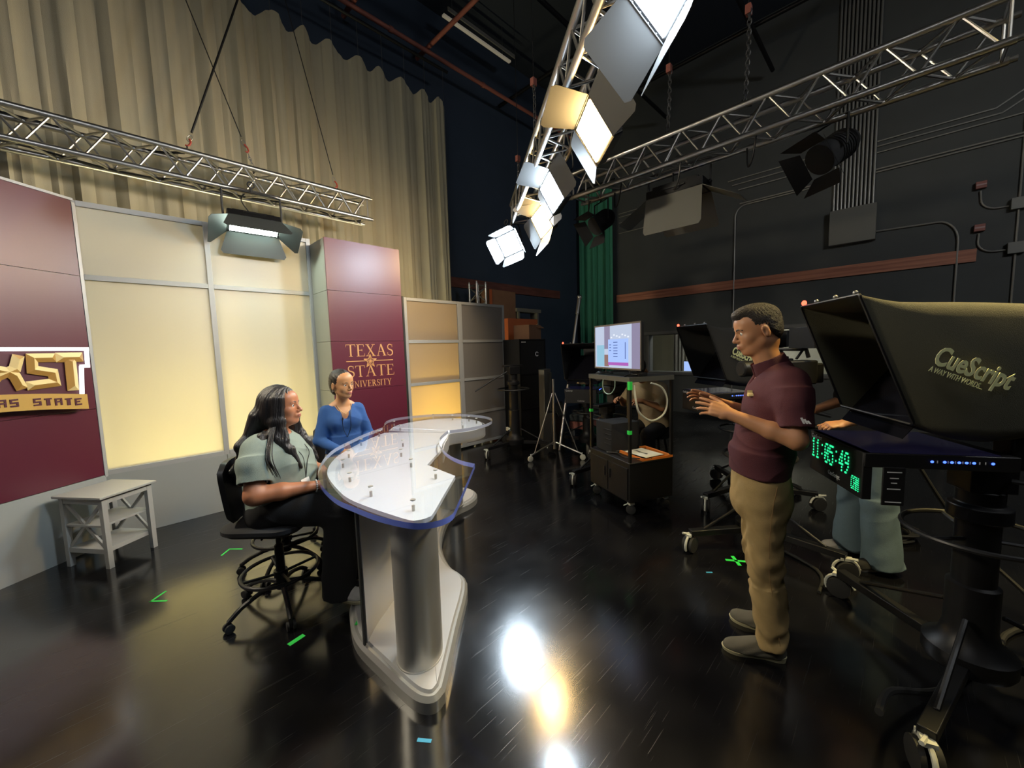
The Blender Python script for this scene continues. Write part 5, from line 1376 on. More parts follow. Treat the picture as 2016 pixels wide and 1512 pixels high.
gcable([(3.0, -0.05, 1.0), (3.05, -0.2, 0.7), (3.15, -0.35, 0.45), (3.1, -0.5, 0.30), (2.95, -0.7, 0.10), (3.0, -0.9, 0.02)], 0.010, 'black cables sagging beneath the large prompter monitor', M['rubber'])
# ------------------------------------------------------------------ implicit surface modelling for bodies and clothes
class Body:
    def __init__(s, vox):
        s.ops = []; s.vox = vox
        s.lo = np.array([9e9] * 3); s.hi = -s.lo
        s.M = None
    def _p(s, p):
        v = Vector(p)
        if s.M is not None: v = s.M @ v
        return np.array(v, dtype=np.float64)
    def _r(s, R=None):
        A = np.eye(3) if R is None else np.array(R.to_3x3())
        if s.M is not None: A = np.array(s.M.to_3x3()) @ A
        return A
    def _add(s, kind, k, lo, hi, fn):
        if kind == 'u': s.lo = np.minimum(s.lo, lo); s.hi = np.maximum(s.hi, hi)
        s.ops.append((kind, k, lo, hi, fn))
    def cap(s, a, b, ra, rb=None, k=0.02, kind='u'):
        rb = ra if rb is None else rb
        a = s._p(a); b = s._p(b); ab = b - a; L2 = max(1e-9, ab @ ab)
        r = max(ra, rb)
        def fn(X):
            q = X - a; t = np.clip((q @ ab) / L2, 0, 1)
            return np.linalg.norm(q - t[..., None] * ab, axis=-1) - (ra + (rb - ra) * t)
        s._add(kind, k, np.minimum(a, b) - r, np.maximum(a, b) + r, fn)
    def cone(s, a, b, ra, rb=None, k=0.01, kind='u'):
        rb = ra if rb is None else rb
        a = s._p(a); b = s._p(b); ab = b - a; L = math.sqrt(ab @ ab); u = ab / L; r = max(ra, rb)
        def fn(X):
            q = X - a; h = q @ u
            rad = np.linalg.norm(q - h[..., None] * u, axis=-1) - (ra + (rb - ra) * np.clip(h / L, 0, 1))
            return np.maximum(rad, np.maximum(-h, h - L))
        s._add(kind, k, np.minimum(a, b) - r, np.maximum(a, b) + r, fn)
    def fcap(s, a, b, A, B, w=(0, 1, 0), k=0.03, kind='u', flat=False, pw=2.0):
        """capsule with an elliptic section: A, B = (half width along w, half depth)"""
        a = s._p(a); b = s._p(b); w = s._r() @ np.array(w, dtype=float); w /= np.linalg.norm(w)
        ab = b - a; L2 = max(1e-9, ab @ ab); L = math.sqrt(L2); r = max(A + B)
        def fn(X):
            q = X - a; t0 = (q @ ab) / L2; t = np.clip(t0, 0, 1)
            q = q - t[..., None] * ab
            if flat: q = (X - a) - t0[..., None] * ab
            qw = q @ w; rest = np.linalg.norm(q - qw[..., None] * w, axis=-1)
            rw = A[0] + (B[0] - A[0]) * t; rd = A[1] + (B[1] - A[1]) * t
            e = ((np.abs(qw) / rw) ** pw + (rest / rd) ** pw) ** (1 / pw)
            d = (e - 1) * np.minimum(rw, rd)
            if flat: d = np.maximum(d, np.maximum(-t0 * L, (t0 - 1) * L))
            return d
        s._add(kind, k, np.minimum(a, b) - r, np.maximum(a, b) + r, fn)
    def ell(s, c, r, R=None, k=0.015, kind='u'):
        c = s._p(c); A = s._r(R); r = np.array(r, dtype=float); m = r.max()
        def fn(X):
            q = ((X - c) @ A) / r
            n = np.linalg.norm(q, axis=-1); n2 = np.linalg.norm(q / r, axis=-1)
            return n * (n - 1) / np.maximum(n2, 1e-6)
        s._add(kind, k, c - m, c + m, fn)
    def cut(s, p, n):
        p = s._p(p); n = s._r() @ np.array(n, dtype=float); n /= np.linalg.norm(n)
        s.ops.append(('cut', 0, None, None, lambda X: (X - p) @ n))
    def mesh(s, name, m, parent, disp=None, matfn=None, grow=0.0, smooth_it=0):
        v = s.vox; pad = 0.03 + grow
        lo = s.lo - pad; dims = np.ceil((s.hi + pad - lo) / v).astype(int) + 1
        ax = [lo[i] + v * np.arange(dims[i]) for i in range(3)]
        D = np.full(dims, 0.5, dtype=np.float32)
        for kind, k, l, h, fn in s.ops:
            if kind == 'cut': sl = [slice(0, n) for n in dims]
            else:
                mg = k + 3 * v
                i0 = np.maximum(0, np.floor((l - mg - lo) / v).astype(int)); i1 = np.minimum(dims, np.ceil((h + mg - lo) / v).astype(int) + 1)
                if (i1 <= i0).any(): continue
                sl = [slice(i0[i], i1[i]) for i in range(3)]
            X = np.stack(np.meshgrid(ax[0][sl[0]], ax[1][sl[1]], ax[2][sl[2]], indexing='ij'), -1)
            d = fn(X).astype(np.float32); E = D[tuple(sl)]
            if kind == 'u':
                kk = max(k, 1e-5); hh = np.clip(0.5 + 0.5 * (d - E) / kk, 0, 1)
                D[tuple(sl)] = d * (1 - hh) + E * hh - kk * hh * (1 - hh)
            elif kind == 's':
                kk = max(k, 1e-5); hh = np.clip(0.5 - 0.5 * (E + d) / kk, 0, 1)
                D[tuple(sl)] = E * (1 - hh) - d * hh + kk * hh * (1 - hh)
            else: D[tuple(sl)] = np.maximum(E, d)
        S = D < 0
        nx, ny, nz = dims
        c8 = [S[i:nx - 1 + i, j:ny - 1 + j, l:nz - 1 + l] for i in (0, 1) for j in (0, 1) for l in (0, 1)]
        cnt = np.zeros((nx - 1, ny - 1, nz - 1), np.int8)
        for q in c8: cnt += q
        act = (cnt > 0) & (cnt < 8)
        I = np.argwhere(act)
        idx = np.full(act.shape, -1, np.int64); idx[act] = np.arange(len(I))
        acc = np.zeros((len(I), 3)); num = np.zeros(len(I))
        corners = [(i, j, l) for i in (0, 1) for j in (0, 1) for l in (0, 1)]
        for a in corners:
            for d in range(3):
                if a[d]: continue
                b = list(a); b[d] = 1
                A = I + np.array(a); Bc = I + np.array(b)
                da = D[A[:, 0], A[:, 1], A[:, 2]]; db = D[Bc[:, 0], Bc[:, 1], Bc[:, 2]]
                mk = (da < 0) != (db < 0)
                t = da[mk] / (da[mk] - db[mk])
                p = np.array(a, float)[None, :].repeat(mk.sum(), 0); p[:, d] += t
                acc[mk] += p; num[mk] += 1
        V = (I + acc / np.maximum(num, 1)[:, None]) * v + lo
        F = []
        for d in range(3):
            e, f = [(1, 2), (2, 0), (0, 1)][d]
            sa = [slice(None)] * 3; sb = [slice(None)] * 3
            sa[d] = slice(0, dims[d] - 1); sb[d] = slice(1, dims[d])
            A, Bq = S[tuple(sa)], S[tuple(sb)]
            for flip, mk in ((False, A & ~Bq), (True, ~A & Bq)):
                Q = np.argwhere(mk)
                Q = Q[(Q[:, e] > 0) & (Q[:, f] > 0) & (Q[:, e] < dims[e] - 1) & (Q[:, f] < dims[f] - 1)]
                def cell(oe, of):
                    K = Q.copy(); K[:, e] -= oe; K[:, f] -= of
                    return idx[K[:, 0], K[:, 1], K[:, 2]]
                q = np.stack([cell(1, 1), cell(0, 1), cell(0, 0), cell(1, 0)], 1)
                if flip: q = q[:, ::-1]
                F.append(q)
        F = np.concatenate(F)
        F = F[(F >= 0).all(1)]
        for _ in range(smooth_it):
            acc = np.zeros_like(V); n_ = np.zeros(len(V))
            for i in range(4):
                j = (i + 1) % 4
                np.add.at(acc, F[:, i], V[F[:, j]]); np.add.at(n_, F[:, i], 1)
                np.add.at(acc, F[:, j], V[F[:, i]]); np.add.at(n_, F[:, j], 1)
            V = 0.5 * V + 0.5 * acc / np.maximum(n_, 1)[:, None]
        if disp is not None:
            fn_ = np.cross(V[F[:, 2]] - V[F[:, 0]], V[F[:, 3]] - V[F[:, 1]])
            N = np.zeros_like(V)
            for i in range(4): np.add.at(N, F[:, i], fn_)
            N /= np.maximum(np.linalg.norm(N, axis=1), 1e-9)[:, None]
            V = V + N * disp(V)[:, None]
        me = bpy.data.meshes.new(name)
        me.vertices.add(len(V)); me.vertices.foreach_set('co', V.astype(np.float32).ravel())
        me.loops.add(len(F) * 4); me.loops.foreach_set('vertex_index', F.astype(np.int32).ravel())
        me.polygons.add(len(F)); me.polygons.foreach_set('loop_start', np.arange(0, len(F) * 4, 4, dtype=np.int32)); 
        me.update(calc_edges=True)
        ms = m if isinstance(m, (list, tuple)) else [m]
        for x in ms: me.materials.append(x)
        if matfn is not None: me.polygons.foreach_set('material_index', matfn(V[F].mean(1)).astype(np.int32))
        me.polygons.foreach_set('use_smooth', [True] * len(F))
        me.validate()
        o = bpy.data.objects.new(name, me); C.objects.link(o)
        if parent is not None: o.parent = parent
        return o

def skin_mat(name, col):
    m = mat(name, col, 0.45, var=0.10, vscale=12, bump=0.05, bscale=300)
    b = m.node_tree.nodes['Principled BSDF']
    b.inputs['Subsurface Weight'].default_value = 0.12
    b.inputs['Subsurface Radius'].default_value = (0.02, 0.008, 0.004)
    return m
def cloth_mat(name, col, rough=0.85, st=0.4):
    return mat(name, col, rough, var=0.10, vscale=40, bump=st, bscale=500)

def head_mat(c, yaw, pitch, roll=0.0):
    return Matrix.Translation(c) @ Matrix.Rotation(yaw, 4, 'Z') @ Matrix.Rotation(pitch, 4, 'Y') @ Matrix.Rotation(roll, 4, 'X')

def add_head(B, H, fem=False, full=0.0):
    B.M = H
    B.ell((-0.012, 0, 0.035), (0.100, 0.078, 0.088), k=0.02)
    B.ell((0.022, 0, -0.018), (0.070, 0.063 + full * 0.5, 0.085), k=0.03)
    B.ell((0.030, 0, -0.070), (0.052, 0.047 + full, 0.040 + full * 0.4), k=0.025)
    B.ell((0.070, 0, -0.093), (0.019, 0.020, 0.017), k=0.02)
    for s in (-1, 1):
        B.cap((-0.002, s * (0.050 + full * 0.6), -0.052), (0.055, s * 0.020, -0.092), 0.017 + full * 0.3, 0.013, k=0.025)
        B.ell((0.058, s * 0.037, -0.026), (0.024 + full * 0.3, 0.024 + full * 0.3, 0.026), k=0.02)
    B.ell((0.045, 0, 0.050), (0.050, 0.060, 0.045), k=0.03)
    B.cap((0.080, -0.036, 0.021), (0.080, 0.036, 0.021), 0.010, k=0.016)
    for s in (-1, 1): B.ell((0.098, s * 0.030, 0.004), (0.013, 0.016, 0.010), k=0.010, kind='s')
    B.cap((0.090, 0, 0.012), (0.112, 0, -0.028), 0.0065, 0.0095, k=0.010)
    B.ell((0.110, 0, -0.031), (0.0115, 0.010, 0.009), k=0.006)
    for s in (-1, 1): B.ell((0.099, s * 0.0125, -0.034), (0.010, 0.0068, 0.0075), k=0.006)
    B.ell((0.086, 0, -0.060), (0.017, 0.026, 0.018), k=0.015)
    B.ell((0.100, 0, -0.0565), (0.008, 0.020, 0.0050), k=0.004)
    B.ell((0.098, 0, -0.0675), (0.009, 0.017, 0.0058), k=0.004)
    B.ell((0.109, 0, -0.0615), (0.008, 0.020, 0.0016), k=0.002, kind='s')
    for s in (-1, 1):
        R = Matrix.Rotation(s * 0.25, 3, 'Z') @ Matrix.Rotation(0.18, 3, 'Y')
        B.ell((-0.012, s * 0.080, -0.008), (0.019, 0.0085, 0.033), R=R, k=0.006)
        B.ell((-0.006, s * 0.090, -0.006), (0.010, 0.0075, 0.019), R=R, k=0.004, kind='s')
        B.cap((0.083, s * 0.018, 0.0085), (0.080, s * 0.031, 0.0135), 0.0030, k=0.003)
        B.cap((0.080, s * 0.031, 0.0135), (0.072, s * 0.044, 0.0075), 0.0030, k=0.003)
        B.cap((0.082, s * 0.022, -0.006), (0.074, s * 0.042, -0.004), 0.0026, k=0.004)
    B.M = None
def head_parts(H, parent, hairm, eyem, gaze=0.0, brow=0.0032):
    for s in (-1, 1):
        b = MB(); b.cur = 0
        c = Vector((0.0757, s * 0.031, 0.003))
        Mx = H @ Matrix.Translation(c) @ Matrix.Rotation(gaze, 4, 'Z') @ Matrix.Rotation(PI / 2, 4, 'Y')
        seg, rg = 16, 12; r = 0.0134
        vs = []
        for i in range(rg + 1):
            th = PI * i / rg
            for k in range(seg):
                ph = 2 * PI * k / seg
                vs.append(Mx @ Vector((r * math.sin(th) * math.cos(ph), r * math.sin(th) * math.sin(ph), r * math.cos(th))))
        for i in range(rg):
            b.cur = 2 if i < 1 else (1 if i < 2 else 0)
            o_ = len(b.v)
            b.add([vs[i * seg + k] for k in range(seg)] + [vs[(i + 1) * seg + k] for k in range(seg)], [(k, seg + k, seg + (k + 1) % seg, (k + 1) % seg) for k in range(seg)])
        b.build('eye', eyem, parent, smooth=80)
        b = MB(); pts = [H @ Vector(p) for p in ((0.0955, s * 0.013, 0.0205), (0.0960, s * 0.025, 0.0250), (0.0890, s * 0.040, 0.0250), (0.0765, s * 0.051, 0.019))]
        b.tube(catmull(pts, 4), brow, 6, radii=None); b.build('eyebrow', hairm, parent)
def lipfn(H, neck_z=None):
    Hi = np.array(H.inverted())
    def fn(Cn):
        q = Cn @ Hi[:3, :3].T + Hi[:3, 3]
        lips = (np.abs(q[:, 1]) < 0.022) & (q[:, 0] > 0.085) & (((q[:, 2] + 0.062) / 0.0105) ** 2 + (q[:, 1] / 0.022) ** 2 < 1)
        return lips.astype(int)
    return fn

def add_hand(B, wr, xd, up, side, curl=(0.2, 0.25, 0.3, 0.35), spread=0.05, thumb=0.6, sc=1.0, root=None):
    """wr wrist point, xd finger direction, up = back of the hand, side = +1 when the thumb is on the +y side of the frame"""
    x = Vector(xd).normalized(); z = Vector(up); z = (z - x * z.dot(x)).normalized(); y = z.cross(x) * side
    def P(a, b_, c_): return Vector(wr) + (x * a + y * b_ + z * c_) * sc
    B.fcap(P(-0.01, 0, 0), P(0.025, 0, 0), (0.026 * sc, 0.018 * sc), (0.034 * sc, 0.015 * sc), w=y, k=0.015)
    B.fcap(P(0.02, 0, 0), P(0.078, 0, 0), (0.034 * sc, 0.015 * sc), (0.039 * sc, 0.012 * sc), w=y, k=0.012)
    for i, (yy, L, r) in enumerate(((0.030, 0.072, 0.0088), (0.010, 0.080, 0.0090), (-0.010, 0.074, 0.0086), (-0.029, 0.058, 0.0078))):
        p = P(0.080 - 0.004 * abs(i - 1), yy, 0); a = 0.0; sp = spread * (1.5 - i)
        segs = (0.46, 0.30, 0.24)
        B.cap(P(0.05, yy * 0.9, 0.002), p, r * sc * 1.05, r * sc * 1.05, k=0.008)
        for j, f in enumerate(segs):
            a += curl[i] * (0.8 if j == 0 else 1.1)
            d = x * math.cos(a) - z * math.sin(a); d = (d + y * math.sin(sp)).normalized()
            q = p + d * L * f * sc
            B.cap(p, q, r * sc * (1 - 0.08 * j), r * sc * (0.94 - 0.10 * j), k=0.0025)
            p = q
    p = P(0.022, 0.022, -0.006); d1 = (x * math.cos(thumb) + y * math.sin(thumb) - z * 0.25).normalized()
    q = p + d1 * 0.042 * sc; B.cap(p, q, 0.0145 * sc, 0.0115 * sc, k=0.012)
    d2 = (x * math.cos(thumb * 0.6) + y * math.sin(thumb * 0.6) - z * 0.30).normalized()
    q2 = q + d2 * 0.032 * sc; B.cap(q, q2, 0.0110 * sc, 0.0100 * sc, k=0.004)
    d3 = (x * math.cos(thumb * 0.4) + y * math.sin(thumb * 0.4) - z * 0.30).normalized()
    B.cap(q2, q2 + d3 * 0.024 * sc, 0.0098 * sc, 0.0080 * sc, k=0.003)

def folds(A=0.004, fx=9, fz=30, seed=0.0):
    def f(V):
        x, y, z = V[:, 0], V[:, 1], V[:, 2]
        g = lambda q: (1 - np.abs(np.sin(q))) ** 2 - 0.25
        a = np.sin(fz * z + 5 * np.sin(fx * x + seed) + 4 * np.sin(fx * 0.8 * y + 2 * seed))
        b = np.sin(fz * 1.9 * (z + 0.5 * x) + 6 * np.sin(fx * 0.6 * x - seed) + 3 * y * fx)
        c = np.sin(7 * x + 9 * y + 5 * z + seed)
        r1 = g(0.5 * fz * (z + 0.9 * y) + 2.2 * np.sin(fx * x + seed) + 1.5 * np.sin(11 * z + seed)); r2 = g(0.45 * fz * (z - 0.8 * y + 0.5 * x) + 2.0 * np.sin(fx * 0.9 * y - seed))
        return A * (0.35 * a * (0.5 + 0.5 * c) + 0.25 * b * (0.5 - 0.5 * c) + 1.0 * r1 * (0.5 + 0.5 * c) + 0.9 * r2 * (0.5 - 0.5 * c))
    return f

M['hairblk'] = mat('black_hair', (0.010, 0.008, 0.008), 0.40, bump=0.5, bscale=160, spec=0.6, stretch=(1, 1, 0.08))
M['hairbrn'] = mat('dark_brown_hair', (0.018, 0.012, 0.009), 0.55, bump=0.8, bscale=260)
M['eyew'] = mat('eye_white', (0.75, 0.72, 0.68), 0.2)
M['iris'] = mat('brown_iris', (0.05, 0.022, 0.010), 0.15)
M['pupil'] = mat('pupil', (0.004, 0.004, 0.004), 0.1)
EYES = [M['eyew'], M['iris'], M['pupil']]
M['sk_man'] = skin_mat('skin_warm', (0.50, 0.245, 0.125)); M['lip_man'] = skin_mat('lip_warm', (0.42, 0.16, 0.11))
M['sk_w1'] = skin_mat('skin_tan', (0.42, 0.17, 0.085)); M['lip_w1'] = skin_mat('lip_tan', (0.32, 0.10, 0.07))
M['sk_w2'] = skin_mat('skin_light_brown', (0.48, 0.24, 0.11)); M['lip_w2'] = skin_mat('lip_rose', (0.42, 0.14, 0.10))
M['polo'] = cloth_mat('maroon_knit', (0.085, 0.018, 0.028)); M['khaki'] = cloth_mat('khaki_twill', (0.40, 0.28, 0.12))
M['greyshirt'] = cloth_mat('sage_grey_cotton', (0.25, 0.31, 0.275)); M['blackpants'] = cloth_mat('black_trouser_cloth', (0.010, 0.010, 0.011))
M['bluetop'] = cloth_mat('blue_knit', (0.020, 0.085, 0.28)); M['greypants'] = cloth_mat('grey_trouser_cloth', (0.22, 0.22, 0.21))
M['jeans'] = cloth_mat('faded_denim', (0.13, 0.19, 0.22)); M['tanshirt'] = cloth_mat('tan_cotton', (0.42, 0.33, 0.20)); M['blackshirt'] = cloth_mat('black_cotton', (0.012, 0.012, 0.013))
M['shoegrey'] = cloth_mat('grey_felt_shoe', (0.13, 0.12, 0.09)); M['solecream'] = mat('cream_rubber_sole', (0.58, 0.53, 0.32), 0.6)
M['shoewhite'] = mat('white_shoe', (0.55, 0.52, 0.45), 0.6)

def shoe(parent, heel, toe, upm, solem, L=None, name='shoe', laces=True, stripe=None):
    """heel and toe floor points; sole and upper follow the foot"""
    heel = Vector(heel); toe = Vector(toe); d = (toe - heel); L = d.length; d.normalize(); l = Vector((0, 0, 1)).cross(d)
    Mx = Matrix((d, l, Vector((0, 0, 1)))).transposed().to_4x4(); Mx.translation = heel
    B = Body(0.0035); B.M = Mx
    k = L / 0.29
    B.ell((0.055 * k, 0, 0.050), (0.055 * k, 0.036, 0.055), k=0.02); B.ell((0.11 * k, 0, 0.045), (0.08 * k, 0.040, 0.055), k=0.03)
    B.ell((0.20 * k, 0.003, 0.030), (0.085 * k, 0.046, 0.042), k=0.04)
    B.cap((0.055 * k, 0, 0.05), (0.075 * k, 0, 0.10), 0.040, 0.036, k=0.02)
    B.cone((0.07 * k, 0, 0.085), (0.075 * k, 0, 0.16), 0.032, k=0.004, kind='s')
    B.cut((0, 0, 0.022), (0, 0, -1))
    up_ = B.mesh(name, upm, parent, disp=lambda V: 0.0012 * np.sin(V[:, 2] * 160 + V[:, 0] * 80))
    out = [(0.0, 0.0), (0.008, 0.026), (0.04, 0.036), (0.10, 0.033), (0.16, 0.040), (0.21, 0.048), (0.255, 0.040), (0.282, 0.020), (0.290, 0.0), (0.282, -0.022), (0.255, -0.041), (0.21, -0.048), (0.16, -0.043), (0.10, -0.037), (0.04, -0.036), (0.008, -0.026)]
    o2 = [(p.x * k, p.y) for p in catmull([(x, y, 0) for x, y in out], 3, closed=True)]
    b = MB(); b.prism(o2, 0.0, 0.006, M=Mx, inset=None)
    vs0 = [Mx @ Vector((x, y, 0.001)) for x, y in offset_poly(o2, 0.006)]; vs1 = [Mx @ Vector((x, y, 0.020 + (0.012 if x < 0.08 * k else 0.0))) for x, y in o2]; n = len(o2)
    b = MB(); b.add(vs0 + vs1, [tuple(range(n - 1, -1, -1)), tuple(range(n, 2 * n))] + [(i, (i + 1) % n, n + (i + 1) % n, n + i) for i in range(n)])
    b.build('sole', solem, up_)
    if laces:
        b = MB()
        for q in (0.105, 0.125, 0.145): b.tube([Mx @ Vector((q * k, -0.020, 0.087 - (q - 0.1) * 0.42)), Mx @ Vector((q * k + 0.005, 0, 0.096 - (q - 0.1) * 0.42)), Mx @ Vector((q * k, 0.020, 0.087 - (q - 0.1) * 0.42))], 0.0025, 5)
        b.build('laces', upm, up_)
    return up_

# ================================================================== standing man
hm = math.radians(113)
tp = thing('person', 'standing person in maroon polo shirt and khaki trousers gesturing with both hands', 'person', (2.31, 0.437, 0), hm)
Hm = head_mat((0.083, 0.0, 1.655), math.radians(6), math.radians(12))
B = Body(0.0042)
# core
B.fcap((0.05, 0, 0.95), (0.045, 0, 1.08), (0.165, 0.115), (0.145, 0.105)); B.fcap((0.045, 0, 1.08), (0.0, 0, 1.34), (0.145, 0.105), (0.175, 0.115))
B.fcap((0.0, 0, 1.34), (0.0, 0, 1.42), (0.170, 0.100), (0.11, 0.065))
B.cap((0.0, 0, 1.43), (0.075, 0, 1.59), 0.064, 0.056, k=0.03)
add_head(B, Hm)
B.ell(Hm @ Vector((-0.04, 0, -0.06)), (0.045, 0.05, 0.05), k=0.03)
arms = {1: ((-0.03, 0.178, 1.415), (-0.030, 0.262, 1.16), (0.222, 0.165, 1.255)), -1: ((-0.01, -0.178, 1.415), (0.0, -0.24, 1.17), (0.258, -0.03, 1.285))}
for s, (sh, el, wr) in arms.items():
    B.cap(sh, el, 0.045, 0.041, k=0.03); B.cap(el, Vector(el).lerp(Vector(wr), 0.35), 0.041, 0.040, k=0.015); B.cap(Vector(el).lerp(Vector(wr), 0.35), wr, 0.040, 0.026, k=0.015)
add_hand(B, arms[1][2], (0.90, -0.12, 0.30), (0.15, 0.75, 0.55), 1 * -1, curl=(0.18, 0.22, 0.28, 0.35), spread=0.09, thumb=0.75, sc=1.02)
add_hand(B, arms[-1][2], (0.90, 0.12, 0.40), (-0.2, -0.6, 0.7), 1, curl=(0.15, 0.22, 0.28, 0.34), spread=0.08, thumb=0.6, sc=1.02)
legs = {1: ((0.045, 0.080, 0.93), (0.045, 0.095, 0.50), (0.005, 0.105, 0.09)), -1: ((0.045, -0.085, 0.93), (0.035, -0.09, 0.50), (-0.04, -0.085, 0.09))}
for s, (h_, kn, an) in legs.items():
    B.cap(h_, kn, 0.080, 0.052, k=0.02); B.cap(kn, an, 0.052, 0.036, k=0.02); B.cap(an, (an[0] + 0.05, an[1], 0.06), 0.036, 0.03)
B.mesh('body', [M['sk_man'], M['lip_man']], tp, matfn=lipfn(Hm), smooth_it=1)
head_parts(Hm, tp, M['hairbrn'], EYES, gaze=-0.1, brow=0.0036)
# short hair: thick on top, close at the sides
B = Body(0.004); B.M = Hm
B.ell((-0.008, 0, 0.050), (0.104, 0.080, 0.086), k=0.01); B.ell((0.030, 0, 0.098), (0.062, 0.058, 0.036), k=0.02); B.ell((0.074, 0, 0.096), (0.026, 0.044, 0.020), k=0.02)
B.ell((-0.040, 0, 0.0), (0.070, 0.073, 0.075), k=0.02)
B.ell((0.085, 0, 0.012), (0.090, 0.085, 0.062), k=0.012, kind='s'); B.ell((0.020, 0, -0.060), (0.085, 0.12, 0.075), k=0.02, kind='s')
for s in (-1, 1): B.ell((-0.008, s * 0.09, -0.012), (0.028, 0.03, 0.040), k=0.006, kind='s'); B.ell((0.075, s * 0.07, 0.045), (0.038, 0.03, 0.05), k=0.01, kind='s')
B.mesh('hair', M['hairbrn'], tp, disp=lambda V: 0.0022 * np.sin(V[:, 0] * 420 + 6 * np.sin(V[:, 1] * 150)) * np.sin(V[:, 1] * 380 + 5 * np.sin(V[:, 2] * 120)))
# polo shirt
B = Body(0.005)
B.fcap((0.062, 0, 0.935), (0.055, 0, 1.05), (0.182, 0.136), (0.176, 0.136), flat=True, k=0.04); B.fcap((0.055, 0, 1.05), (0.0, 0, 1.32), (0.176, 0.134), (0.198, 0.130), k=0.04)
B.fcap((0.0, 0, 1.30), (-0.002, 0, 1.415), (0.196, 0.128), (0.155, 0.088), k=0.04); B.fcap((-0.005, 0, 1.41), (0.005, 0, 1.465), (0.120, 0.075), (0.070, 0.062), k=0.03)
for s, (sh, el, wr) in arms.items():
    sh = Vector(sh); el = Vector(el)
    B.cap(sh + Vector((0, -0.02 * s, -0.005)), sh.lerp(el, 0.35), 0.070, 0.072, k=0.05); B.cone(sh.lerp(el, 0.15), sh.lerp(el, 0.80), 0.072, 0.069, k=0.02)
    B.cone(sh.lerp(el, 0.76), sh.lerp(el, 0.90), 0.060, k=0.003, kind='s')
B.cut((0, 0, 0.925), (0.05, 0, -1))
B.cone((0.02, 0, 1.40), (0.10, 0, 1.60), 0.060, 0.075, k=0.006, kind='s'); B.ell((0.115, 0, 1.44), (0.050, 0.022, 0.06), k=0.006, kind='s')
B.mesh('polo_shirt', M['polo'], tp, disp=folds(0.0055, 7, 22, 0.6), smooth_it=1)
B = Body(0.004)
for r_ in (0.072,): B.cone((0.005, 0, 1.430), (0.042, 0, 1.515), 0.088, 0.078, k=0.01)
B.cone((-0.01, 0, 1.39), (0.055, 0, 1.53), 0.067, 0.068, k=0.004, kind='s'); B.ell((0.12, 0, 1.45), (0.055, 0.026, 0.07), k=0.005, kind='s')
B.mesh('collar', M['polo'], tp)
b = MB()
for k in range(3): # three slanted bars on the sleeve
    x0 = -0.030 - k * 0.011
    b.add([(x0 + 0.0, 0.3335, 1.250), (x0 - 0.008, 0.3335, 1.250), (x0 + 0.002, 0.3305, 1.252 + 0.012 + 0.006 * (2 - k)), (x0 + 0.010, 0.3305, 1.252 + 0.010 + 0.006 * (2 - k))], [(0, 1, 2, 3)])
b.build('sleeve_mark', M['whiteprint'], tp, smooth=0)
b = MB(); pr = [(0, 0), (0.012, 0.004), (0.020, -0.004), (0.030, 0.0), (0.024, 0.012), (0.018, 0.022), (0.008, 0.030), (0.006, 0.018), (-0.004, 0.012), (-0.010, 0.002)]
b.add([(0.118 - abs(u - 0.01) * 0.3, 0.105 + u * -0.6 + 0.0, 1.335 + v) for u, v in pr] + [(0.128 - abs(u - 0.01) * 0.3 + 0.012, 0.105 + u * -0.6, 1.335 + v) for u, v in pr], [tuple(range(10)), tuple(range(19, 9, -1))] + [(i, (i + 1) % 10, 10 + (i + 1) % 10, 10 + i) for i in range(10)])
b.build('chest_emblem', M['gold_l'], tp, smooth=0)
# trousers
B = Body(0.005)
B.fcap((0.050, 0, 0.80), (0.060, 0, 1.00), (0.172, 0.140), (0.160, 0.122), k=0.03)
for s, (h_, kn, an) in legs.items():
    h_ = Vector(h_); kn = Vector(kn); an = Vector(an)
    B.cap((h_.x, h_.y, 0.88), kn, 0.100, 0.074, k=0.03); B.cap(kn, (an.x, an.y, 0.20), 0.074, 0.066, k=0.03); B.cone(kn.lerp(an, 0.3), (an.x, an.y, 0.070), 0.070, 0.066, k=0.03)
    B.cone((an.x, an.y, 0.055), (an.x, an.y, 0.10), 0.055, k=0.003, kind='s')
B.cut((0, 0, 1.06), (0, 0, 1))
def kf(V):
    f = 0.006 * (np.sin(38 * V[:, 2] + 22 * V[:, 0] + 2.5 * np.sin(31 * V[:, 1] + 9 * V[:, 2])) * (0.5 + 0.5 * np.sin(13 * V[:, 0] + 17 * V[:, 2])) + 0.6 * np.sin(61 * V[:, 2] - 35 * V[:, 0] + 3 * np.sin(40 * V[:, 1])))
    w = 0.30 + np.exp(-((V[:, 2] - 0.50) / 0.16) ** 2) + 0.9 * np.exp(-((V[:, 2] - 0.12) / 0.10) ** 2)
    return f * w
B.mesh('trousers', M['khaki'], tp, disp=kf, smooth_it=1)
b = MB(); b.tube(catmull([(0.02, 0.186, 0.92), (0.04, 0.184, 0.75), (0.04, 0.172, 0.50), (0.01, 0.172, 0.30), (-0.015, 0.174, 0.12)], 6), 0.0015, 5)
b.build('side_seam', mat('khaki_stitch', (0.26, 0.15, 0.06), 0.8), tp)
shoe(tp, (-0.060, 0.105, 0), (0.230, 0.110, 0), M['shoegrey'], M['solecream'])
shoe(tp, (-0.100, -0.070, 0), (0.160, -0.165, 0), M['shoegrey'], M['solecream'])

